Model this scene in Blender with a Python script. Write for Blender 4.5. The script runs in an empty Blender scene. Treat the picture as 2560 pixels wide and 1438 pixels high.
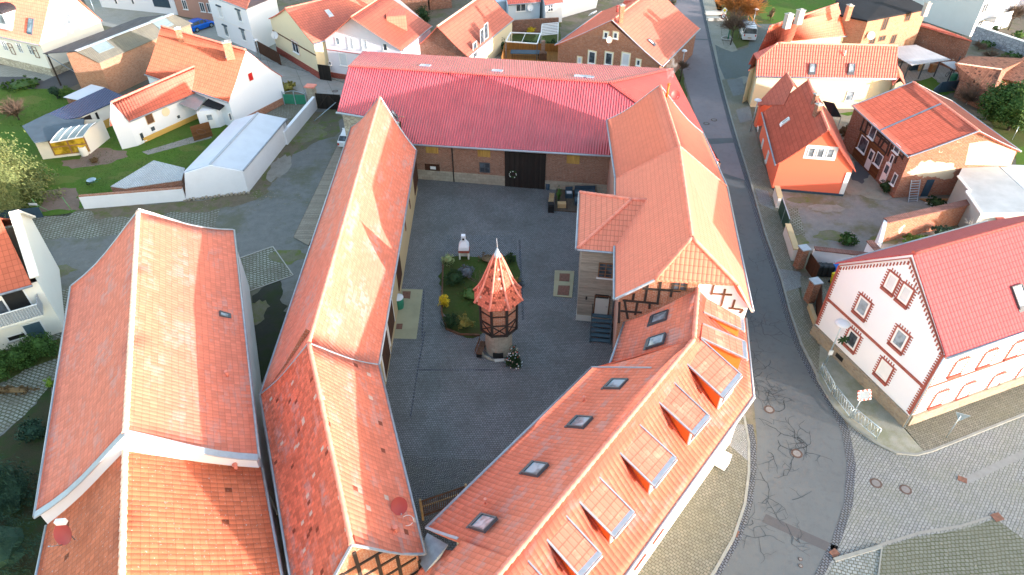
import bpy, bmesh, math, random
from mathutils import Vector as V, Matrix
SC = bpy.context.scene
COL = SC.collection
R = math.radians
# ---------------------------------------------------------------- camera
CH = 36.0; CF = 1700.0; CP = R(40.0)
cam = bpy.data.cameras.new('camera'); camo = bpy.data.objects.new('camera', cam); COL.objects.link(camo)
camo.location = (0, 0, CH); camo.rotation_euler = (R(90) - CP, 0, 0)
cam.sensor_width = 36; cam.lens = CF / 2560 * 36; cam.clip_start = .5; cam.clip_end = 2000
SC.camera = camo
SC.render.resolution_x = 1024; SC.render.resolution_y = 575
# ---------------------------------------------------------------- light
SUN_EL = R(9.0); SUN_AZ = R(-29)          # direction towards the sun, math angle from +x
w = bpy.data.worlds.new('World'); SC.world = w; w.use_nodes = True
nt = w.node_tree; bg = nt.nodes['Background']
sk = nt.nodes.new('ShaderNodeTexSky'); sk.sky_type = 'NISHITA'; sk.sun_disc = False
sk.sun_elevation = SUN_EL; sk.sun_rotation = R(90) - SUN_AZ
sk.air_density = 1.0; sk.dust_density = 1.0; sk.ozone_density = 1.6
tm_ = nt.nodes.new('ShaderNodeMix'); tm_.data_type = 'RGBA'; tm_.blend_type = 'MULTIPLY'; tm_.inputs[0].default_value = 1; tm_.inputs[7].default_value = (1.16, 1.0, .85, 1)
nt.links.new(sk.outputs[0], tm_.inputs[6]); nt.links.new(tm_.outputs[2], bg.inputs[0]); bg.inputs[1].default_value = 0.15
sl = bpy.data.lights.new('sun', 'SUN'); sl.energy = 1.65; sl.angle = R(.6); sl.color = (1, .90, .91)
so = bpy.data.objects.new('sun', sl); COL.objects.link(so)
so.rotation_euler = (R(90) - SUN_EL, 0, SUN_AZ + R(90))
SC.view_settings.view_transform = 'Standard'; SC.view_settings.look = 'None'
SC.view_settings.exposure = 2.74; SC.view_settings.gamma = 1
# ---------------------------------------------------------------- picture -> place
_c, _s = math.cos(CP), math.sin(CP)
def ray(x, y):
    a = (x - 1280) / CF; b = -(y - 719) / CF
    return V((a, _c + b * _s, -_s + b * _c))
def G(x, y, z=0.0):
    r = ray(x, y); return V((0, 0, CH)) + r * ((z - CH) / r.z)
def P3(pts): return [G(*p) for p in pts]
def PG(pts, z=0.0): return [G(p[0], p[1], z) for p in pts]
def onplane(x, y, p0, n):
    r = ray(x, y); o = V((0, 0, CH)); return o + r * ((p0 - o).dot(n) / r.dot(n))
# ---------------------------------------------------------------- mesh builder
def autouv(pts, n):
    if abs(n.z) > .97: return [(p.x, p.y) for p in pts]
    u = V((0, 0, 1)).cross(n).normalized(); v = n.cross(u)
    return [(p.dot(u), p.dot(v)) for p in pts]
def newell(p):
    n = V((0, 0, 0))
    for i in range(len(p)):
        a, b = p[i - 1], p[i]; n += V(((a.y - b.y) * (a.z + b.z), (a.z - b.z) * (a.x + b.x), (a.x - b.x) * (a.y + b.y)))
    return n.normalized() if n.length > 1e-12 else V((0, 0, 1))
class MB:
    def __init__(s): s.v = []; s.f = []; s.uv = []; s.m = []; s.sm = []
    def poly(s, pts, uv=None, m=0, smooth=False):
        pts = [V(p) for p in pts]; i = len(s.v); s.v += pts; s.f.append(list(range(i, i + len(pts))))
        s.uv.append(uv or autouv(pts, newell(pts))); s.m.append(m); s.sm.append(smooth); return s
    def prism(s, pts, d, m=0):          # polygon pts extruded by vector d
        pts = [V(p) for p in pts]; d = V(d)
        if newell(pts).dot(d) > 0: pts = pts[::-1]
        q = [p + d for p in pts]; s.poly(pts, m=m); s.poly(q[::-1], m=m)
        for i in range(len(pts)):
            a, b = pts[i - 1], pts[i]; s.poly([b, a, a + d, b + d], m=m)
        return s
    def box(s, c, u, v, w, m=0):        # centre, half axis vectors
        c, u, v, w = V(c), V(u), V(v), V(w)
        return s.prism([c - u - v - w, c + u - v - w, c + u + v - w, c - u + v - w], w * 2, m)
    def rbox(s, x, y, z0, dx, dy, dz, a=0, m=0):
        u = V((math.cos(a), math.sin(a), 0)); t = V((-u.y, u.x, 0))
        return s.box(V((x, y, z0 + dz / 2)), u * dx / 2, t * dy / 2, V((0, 0, dz / 2)), m)
    def beam(s, p, q, w, h, up=V((0, 0, 1)), m=0):
        p, q = V(p), V(q); d = (q - p); L = d.length
        if L < 1e-6: return s
        d /= L; u = up.cross(d)
        if u.length < 1e-4: u = V((1, 0, 0)).cross(d)
        u.normalize(); t = d.cross(u)
        return s.box((p + q) / 2, u * w / 2, t * h / 2, d * L / 2, m)
    def tube(s, pts, r, n=8, m=0, cap=True, smooth=True):
        pts = [V(p) for p in pts]; rs = r if isinstance(r, (list, tuple)) else [r] * len(pts); rings = []
        for i, p in enumerate(pts):
            d = (pts[min(i + 1, len(pts) - 1)] - pts[max(i - 1, 0)]).normalized()
            u = d.cross(V((0, 0, 1)));
            if u.length < .05: u = d.cross(V((0, 1, 0)))
            u.normalize(); t = u.cross(d)
            rings.append([p + u * math.cos(a) * rs[i] + t * math.sin(a) * rs[i] for a in [2 * math.pi * k / n for k in range(n)]])
        L = 0
        for i in range(len(pts) - 1):
            L2 = L + (pts[i + 1] - pts[i]).length
            for k in range(n):
                a, b = k, (k + 1) % n
                s.poly([rings[i][a], rings[i][b], rings[i + 1][b], rings[i + 1][a]], uv=[(k / n, L), ((k + 1) / n, L), ((k + 1) / n, L2), (k / n, L2)], m=m, smooth=smooth)
            L = L2
        if cap: s.poly(rings[0][::-1], m=m); s.poly(rings[-1], m=m)
        return s
    def lathe(s, c, prof, n=16, m=0, smooth=True, a0=0.0, mfun=None):
        c = V(c); rings = [[c + V((r * math.cos(a0 + 2 * math.pi * k / n), r * math.sin(a0 + 2 * math.pi * k / n), z)) for k in range(n)] for r, z in prof]
        for i in range(len(prof) - 1):
            for k in range(n):
                b = (k + 1) % n; q = [rings[i][k], rings[i][b], rings[i + 1][b], rings[i + 1][k]]
                r0, r1 = prof[i][0], prof[i + 1][0]; w0, w1 = r0 * math.sin(math.pi / n), r1 * math.sin(math.pi / n)
                vv = math.hypot(r1 - r0, prof[i + 1][1] - prof[i][1]); base = sum(math.hypot(prof[j + 1][0] - prof[j][0], prof[j + 1][1] - prof[j][1]) for j in range(i))
                uc = k * 3.1 if not smooth else k * 2 * max(w0, w1)
                if smooth: uv = [(uc, base), (uc + 2 * w0, base), (uc + 2 * w1, base + vv), (uc, base + vv)]
                else: uv = [(uc - w0, base), (uc + w0, base), (uc + w1, base + vv), (uc - w1, base + vv)]
                if r0 < 1e-6: q = q[1:] if False else [q[0], q[2], q[3]]; uv = [uv[0], uv[2], uv[3]]
                elif r1 < 1e-6: q = q[:3]; uv = uv[:3]
                s.poly(q, uv=uv, m=m, smooth=smooth)
        return s
    def build(s, name, mats, parent=None):
        if not isinstance(mats, (list, tuple)): mats = [mats]
        o0 = V((0, 0, 0)); p = parent
        while p is not None: o0 += p.location; p = p.parent
        me = bpy.data.meshes.new(name)
        if parent is None and s.v:
            lo = V((min(v.x for v in s.v), min(v.y for v in s.v), min(v.z for v in s.v))); hi = V((max(v.x for v in s.v), max(v.y for v in s.v), 0))
            o0 = V(((lo.x + hi.x) / 2, (lo.y + hi.y) / 2, lo.z))
        me.from_pydata([v - o0 for v in s.v], [], s.f)
        uvl = me.uv_layers.new(name='UVMap'); k = 0
        flat = []
        for u in s.uv:
            for a in u: flat += [a[0], a[1]]
        uvl.data.foreach_set('uv', flat)
        for mt in mats: me.materials.append(mt)
        me.polygons.foreach_set('material_index', s.m); me.polygons.foreach_set('use_smooth', s.sm)
        me.update()
        if any(s.sm):
            bm = bmesh.new(); bm.from_mesh(me); bmesh.ops.remove_doubles(bm, verts=bm.verts, dist=.0005); bm.to_mesh(me); bm.free()
        o = bpy.data.objects.new(name, me); COL.objects.link(o)
        if parent is None: o.location = o0
        else: o.parent = parent
        return o
def tag(o, label=None, cat=None, group=None, kind=None):
    if label: o['label'] = label
    if cat: o['category'] = cat
    if group: o['group'] = group
    if kind: o['kind'] = kind
    return o
def thing(name, label, cat, loc, group=None):
    o = bpy.data.objects.new(name, None); COL.objects.link(o); o.location = V(loc); o.empty_display_size = .3
    return tag(o, label, cat, group)
def copytree(o, parent=None):
    c = o.copy(); COL.objects.link(c); c.parent = parent
    for ch in list(o.children): copytree(ch, c)
    return c
def struct(name, mb, mat): return tag(mb.build(name, mat), kind='structure')
# ---------------------------------------------------------------- materials
class N:
    def __init__(s, name, rough=.8, spec=.3, metal=0):
        s.mat = bpy.data.materials.new(name); s.mat.use_nodes = True; s.t = s.mat.node_tree
        s.b = s.t.nodes['Principled BSDF']; s.b.inputs['Roughness'].default_value = rough
        s.b.inputs['Specular IOR Level'].default_value = spec; s.b.inputs['Metallic'].default_value = metal
    def n(s, ty, ins=None, **kw):
        nd = s.t.nodes.new(ty)
        for k, v in kw.items(): setattr(nd, k, v)
        for k, v in (ins or {}).items():
            if isinstance(v, bpy.types.NodeSocket): s.t.links.new(v, nd.inputs[k])
            else: nd.inputs[k].default_value = v
        return nd
    def l(s, a, b): s.t.links.new(a, b)
    def uv(s): return s.n('ShaderNodeUVMap').outputs[0]
    def pos(s): return s.n('ShaderNodeNewGeometry').outputs['Position']
    def math(s, op, a, b=0.0, c=None):
        nd = s.n('ShaderNodeMath', {0: a, 1: b}, operation=op)
        if c is not None:
            if isinstance(c, bpy.types.NodeSocket): s.l(c, nd.inputs[2])
            else: nd.inputs[2].default_value = c
        return nd.outputs[0]
    def noise(s, vec, scale, detail=3, rough=.6, dist=0): return s.n('ShaderNodeTexNoise', {'Vector': vec, 'Scale': scale, 'Detail': detail, 'Roughness': rough, 'Distortion': dist}).outputs[0]
    def mapr(s, x, a, b, c=0.0, d=1.0, sm=False):
        nd = s.n('ShaderNodeMapRange', {0: x, 1: a, 2: b, 3: c, 4: d})
        if sm: nd.interpolation_type = 'SMOOTHSTEP'
        return nd.outputs[0]
    def mix(s, f, a, b, mode='MIX'):
        nd = s.n('ShaderNodeMix', data_type='RGBA', blend_type=mode)
        for i, x in ((0, f), (6, a), (7, b)):
            if isinstance(x, bpy.types.NodeSocket): s.l(x, nd.inputs[i])
            else: nd.inputs[i].default_value = x if i == 0 else (*x[:3], 1)
        return nd.outputs[2]
    def xy(s, v):
        nd = s.n('ShaderNodeSeparateXYZ', {0: v}); return nd.outputs[0], nd.outputs[1]
    def comb(s, x, y, z=0.0): return s.n('ShaderNodeCombineXYZ', {0: x, 1: y, 2: z}).outputs[0]
    def col(s, c):
        if isinstance(c, bpy.types.NodeSocket): s.l(c, s.b.inputs[0])
        else: s.b.inputs[0].default_value = (*c, 1)
    def bump(s, h, dist=.02, st=1.0):
        nd = s.n('ShaderNodeBump', {'Strength': st, 'Distance': dist, 'Height': h}); s.l(nd.outputs[0], s.b.inputs['Normal'])
def cm(c, k): return tuple(min(1, x * k) for x in c)
def m_plain(name, c, rough=.6, metal=0, spec=.4, var=.12, sc=3.0, bump=0):
    s = N(name, rough, spec, metal); p = s.pos(); n = s.noise(p, sc, 4)
    s.col(s.mix(s.mapr(n, .3, .7), cm(c, 1 - var), cm(c, 1 + var)))
    if bump: s.bump(s.noise(p, 30, 3), bump)
    return s.mat
def m_tile(name, c, tw=.24, th=.34, var=.18, gray=.0, dark=.0, light=0., bump=.03, rough=.75, stag=0.0, moss=None, patch=.2, spec=.3, grayc=(.42, .37, .36), lip=.35, coarse=0.):
    s = N(name, rough, spec * .5); u, v = s.xy(s.uv())
    tu = s.math('DIVIDE', u, tw); tv = s.math('DIVIDE', v, th)
    fv = s.math('FLOOR', tv)
    if stag: tu = s.math('ADD', tu, s.math('MULTIPLY', fv, stag))
    fu = s.math('FLOOR', tu); ru = s.math('SUBTRACT', tu, fu); rv = s.math('SUBTRACT', tv, fv)
    idv = s.comb(fu, fv); wn = s.n('ShaderNodeTexWhiteNoise', {'Vector': idv}, noise_dimensions='2D')
    wn2 = s.n('ShaderNodeTexWhiteNoise', {'Vector': s.comb(s.math('ADD', fu, 77.7), fv)}, noise_dimensions='2D')
    rnd, rnd2 = wn.outputs[0], wn2.outputs[0]
    low = s.noise(s.comb(u, v), .35, 4, .6)
    cc = s.mix(rnd, cm(c, 1 - var), cm(c, 1 + var))
    cc = s.mix(s.mapr(low, .3, .7), cc, cm(c, 1 - patch), 'MIX') if False else s.mix(s.math('MULTIPLY', s.mapr(low, .35, .7), patch), cc, cm(c, .55))
    fine = s.noise(s.comb(u, v), 18, 3)
    cc = s.mix(s.mapr(fine, .3, .7, 0, .22), cc, cm(c, 1.5))
    # course lips and joints
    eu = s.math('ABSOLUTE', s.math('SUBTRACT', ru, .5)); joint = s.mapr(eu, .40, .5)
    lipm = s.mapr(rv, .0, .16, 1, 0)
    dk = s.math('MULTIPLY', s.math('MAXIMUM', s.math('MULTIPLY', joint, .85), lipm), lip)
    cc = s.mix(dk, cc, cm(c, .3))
    if gray:
        g = s.math('MULTIPLY', s.mapr(s.noise(s.n('ShaderNodeMapping', {0: s.comb(u, v), 3: (.35, 1.1, 1)}).outputs[0], .8, 5, .7), .5, .62), s.math('GREATER_THAN', s.math('ADD', rnd2, s.mapr(fine, .2, .8, -.3, .3)), .35))
        cc = s.mix(s.math('MULTIPLY', g, gray), cc, grayc)
    if light: cc = s.mix(s.math('GREATER_THAN', rnd2, 1 - light), cc, (.62, .42, .33))
    if dark: cc = s.mix(s.math('GREATER_THAN', rnd, 1 - dark), cc, cm(c, .33))
    if moss: cc = s.mix(s.mapr(s.noise(s.comb(u, v), 7, 4, .75), .66 - moss, .74 - moss), cc, (.55, .52, .5))
    s.col(cc)
    h = s.math('ADD', s.math('SUBTRACT', 1.0, rv), s.math('MULTIPLY', s.math('SINE', s.math('MULTIPLY', ru, math.pi)), 1.0))
    h = s.math('ADD', h, s.math('MULTIPLY', rnd, .25)); s.bump(h, bump)
    return s.mat
def m_brick(name, c1, c2, mortar=(.42, .36, .3), sc=1.0, plaster=None, pl=(.62, .55, .42), stain=.3, bw=.3, rh=.11):
    s = N(name, .9, .2); uv = s.uv()
    b = s.n('ShaderNodeTexBrick', {'Vector': uv, 'Color1': (*c1, 1), 'Color2': (*c2, 1), 'Mortar': (*mortar, 1), 'Scale': sc, 'Mortar Size': .009, 'Brick Width': bw, 'Row Height': rh, 'Bias': 0.0})
    n = s.noise(uv, .7, 6, .7); c = s.mix(s.mapr(n, .35, .75, 0, stain), b.outputs[0], cm(c1, .35))
    c = s.mix(s.mapr(s.noise(uv, 5, 5, .8), .5, .72, 0, .75), c, mortar); c = s.mix(s.mapr(s.noise(uv, 2.6, 5, .8), .5, .7, 0, .5), c, cm(c2, .6))
    if plaster: c = s.mix(s.mapr(s.noise(uv, .55, 6, .65), plaster, plaster + .03), c, pl)
    s.col(c); s.bump(b.outputs[1], -.012); return s.mat
def m_plaster(name, c, dirt=.15, rough=.9):
    s = N(name, rough, .2); p = s.pos()
    n = s.noise(p, .6, 5, .65); c2 = s.mix(s.mapr(n, .45, .8, 0, dirt), c, cm(c, .6))
    c2 = s.mix(s.mapr(s.noise(p, 14, 4), .35, .7, 0, .12), c2, cm(c, .8)); s.col(c2); s.bump(s.noise(p, 60, 3), .004); return s.mat
def m_stone(name, c1=(.42, .34, .22), c2=(.25, .2, .15), sc=2.2, mortar=(.3, .27, .22), flat=1.0):
    s = N(name, .95, .1); uv = s.n('ShaderNodeMapping', {0: s.uv(), 3: (1, 1.6 * flat, 1)}).outputs[0]
    v = s.n('ShaderNodeTexVoronoi', {'Vector': uv, 'Scale': sc, 'Randomness': .85}); e = s.n('ShaderNodeTexVoronoi', {'Vector': uv, 'Scale': sc, 'Randomness': .85}, feature='DISTANCE_TO_EDGE')
    r = s.n('ShaderNodeSeparateColor', {0: v.outputs['Color']}).outputs[0]
    c = s.mix(r, c1, c2); c = s.mix(s.mapr(s.noise(uv, 5, 4), .3, .75, 0, .5), c, cm(c1, 1.5)); ed = s.mapr(e.outputs[0], .0, .09)
    s.col(s.mix(ed, mortar, c)); s.bump(ed, .03); return s.mat
def m_pave(name, c, c2, joint, bw=.2, rh=.2, off=.5, rot=0, jw=.02, dirt=(.1, .1, .05), dd=.3, dsc=.35, wav=.04, bump=.012, rough=.85, spec=.3, wet=None):
    s = N(name, rough, spec); p = s.pos(); nz = s.n('ShaderNodeTexNoise', {'Vector': p, 'Scale': 1.2, 'Detail': 2}).outputs[1]
    pv = s.n('ShaderNodeVectorMath', {0: p, 1: s.n('ShaderNodeVectorMath', {0: nz, 3: wav * 4}, operation='SCALE').outputs[0]}, operation='ADD').outputs[0]
    mp = s.n('ShaderNodeMapping', {0: pv, 2: (0, 0, rot)}).outputs[0]
    b = s.n('ShaderNodeTexBrick', {'Vector': mp, 'Color1': (*c, 1), 'Color2': (*c2, 1), 'Mortar': (*joint, 1), 'Scale': 1, 'Mortar Size': jw, 'Brick Width': bw, 'Row Height': rh, 'Mortar Smooth': .3}, offset=off)
    cc = s.mix(s.mapr(s.noise(p, dsc, 6, .65), .42, .72, 0, dd), b.outputs[0], dirt)
    cc = s.mix(s.mapr(s.noise(p, 4, 4, .7), .35, .75, 0, .3), cc, cm(c2, 1.25)); s.col(cc); s.bump(b.outputs[1], -bump)
    return s.mat
def m_asphalt(name, c, c2, crack=0.0):
    s = N(name, .85, .3); p = s.pos(); n = s.noise(p, .35, 5, .6); cc = s.mix(s.mapr(n, .3, .7), c, c2)
    cc = s.mix(s.mapr(s.noise(p, 45, 3, .8), .3, .75, 0, .3), cc, cm(c2, 1.6)); cc = s.mix(s.mapr(s.noise(p, 1.7, 4, .7), .5, .75, 0, .3), cc, cm(c, .6))
    if crack:
        d = s.n('ShaderNodeTexNoise', {'Vector': p, 'Scale': 2.5, 'Detail': 4}).outputs[1]
        pv = s.n('ShaderNodeVectorMath', {0: p, 1: s.n('ShaderNodeVectorMath', {0: d, 3: .5}, operation='SCALE').outputs[0]}, operation='ADD').outputs[0]
        e = s.n('ShaderNodeTexVoronoi', {'Vector': pv, 'Scale': 1.1}, feature='DISTANCE_TO_EDGE').outputs[0]
        m = s.math('MULTIPLY', s.mapr(e, .012, .03, 1, 0), s.mapr(s.noise(p, .22, 3), .46, .56)); cc = s.mix(s.math('MULTIPLY', m, crack), cc, (.012, .014, .018))
    s.col(cc); s.bump(s.noise(p, 60, 3), .004); return s.mat
def m_grass(name, c=(.055, .11, .018), c2=(.1, .15, .03), brown=(.13, .1, .05), br=.3):
    s = N(name, .95, .1); p = s.pos(); cc = s.mix(s.mapr(s.noise(p, 3, 5, .7), .3, .7), c, c2)
    cc = s.mix(s.mapr(s.noise(p, .25, 5, .65), .45, .7, 0, br), cc, brown); cc = s.mix(s.mapr(s.noise(p, 30, 3, .8), .35, .7, 0, .55), cc, cm(c, .45)); s.col(cc); s.bump(s.noise(p, 25, 4, .8), .05); return s.mat
def m_dirt(name, c=(.12, .1, .075), c2=(.2, .18, .15), green=(.07, .1, .02), gr=.4, gsc=.3):
    s = N(name, .95, .15); p = s.pos(); cc = s.mix(s.mapr(s.noise(p, 1.3, 6, .7), .3, .7), c, c2)
    cc = s.mix(s.mapr(s.noise(p, 22, 4, .8), .4, .75, 0, .6), cc, cm(c2, 1.5)); cc = s.mix(s.mapr(s.noise(p, gsc, 6, .7), .48, .62, 0, gr), cc, green)
    s.col(cc); s.bump(s.noise(p, 14, 5, .8), .03); return s.mat
def m_corr(name, c, pitch=.2, bump=.04, rough=.45, metal=.0, spec=.5, var=.15, horiz=False, course=0, stain=(.5, .45, .45), st=.2):
    s = N(name, rough, spec, metal); u, v = s.xy(s.uv()); a = v if horiz else u
    w = s.math('SINE', s.math('MULTIPLY', a, 2 * math.pi / pitch)); uv = s.comb(u, v)
    cc = s.mix(s.mapr(s.noise(uv, .5, 5, .6), .3, .7), cm(c, 1 - var), cm(c, 1 + var)); cc = s.mix(s.mapr(w, -1, 0, .45, 0), cc, cm(c, .45))
    st_ = s.mapr(s.noise(s.n('ShaderNodeMapping', {0: uv, 3: (3, .3, 1)}).outputs[0], 1.2, 5, .7), .5, .75, 0, st); cc = s.mix(st_, cc, stain)
    if course:
        fr = s.math('FRACT', s.math('DIVIDE', v, course)); cc = s.mix(s.mapr(fr, 0, .04, .5, 0), cc, cm(c, .4))
    s.col(cc); s.bump(w, bump); return s.mat
def m_planks(name, c, c2, w=.15, horiz=True, rough=.8, gap=.12):
    s = N(name, rough, .2); u, v = s.xy(s.uv()); a, b = (v, u) if horiz else (u, v)
    t = s.math('DIVIDE', a, w); f = s.math('FLOOR', t); r = s.math('SUBTRACT', t, f)
    wn = s.n('ShaderNodeTexWhiteNoise', {'W': f}, noise_dimensions='1D').outputs[0]
    cc = s.mix(wn, c, c2); g = s.noise(s.comb(s.math('MULTIPLY', a, 12), s.math('MULTIPLY', b, .8)), 1.5, 5, .7)
    cc = s.mix(s.mapr(g, .42, .7, 0, .6), cc, cm(c2, .45)); cc = s.mix(s.mapr(r, 0, gap, .85, 0), cc, cm(c, .2)); s.col(cc); s.bump(s.mapr(r, 0, gap), .015); return s.mat
def m_leaf(name, c, c2, rough=.7):
    s = N(name, rough, .25); i = s.n('ShaderNodeNewGeometry').outputs['Random Per Island']; p = s.pos()
    cc = s.mix(i, c, c2); cc = s.mix(s.mapr(s.noise(p, 1.3, 3), .35, .7, 0, .4), cc, cm(c, .5)); s.col(cc)
    s.b.inputs['Subsurface Weight'].default_value = 0; s.mat.use_backface_culling = False; return s.mat
def m_glass(name, c=(.04, .05, .06), rough=.08):
    s = N(name, rough, .6); p = s.pos(); s.col(s.mix(s.mapr(s.noise(p, 1.4, 2), .4, .6), c, cm(c, 2.4))); return s.mat
TC = (.50, .125, .055)
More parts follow.
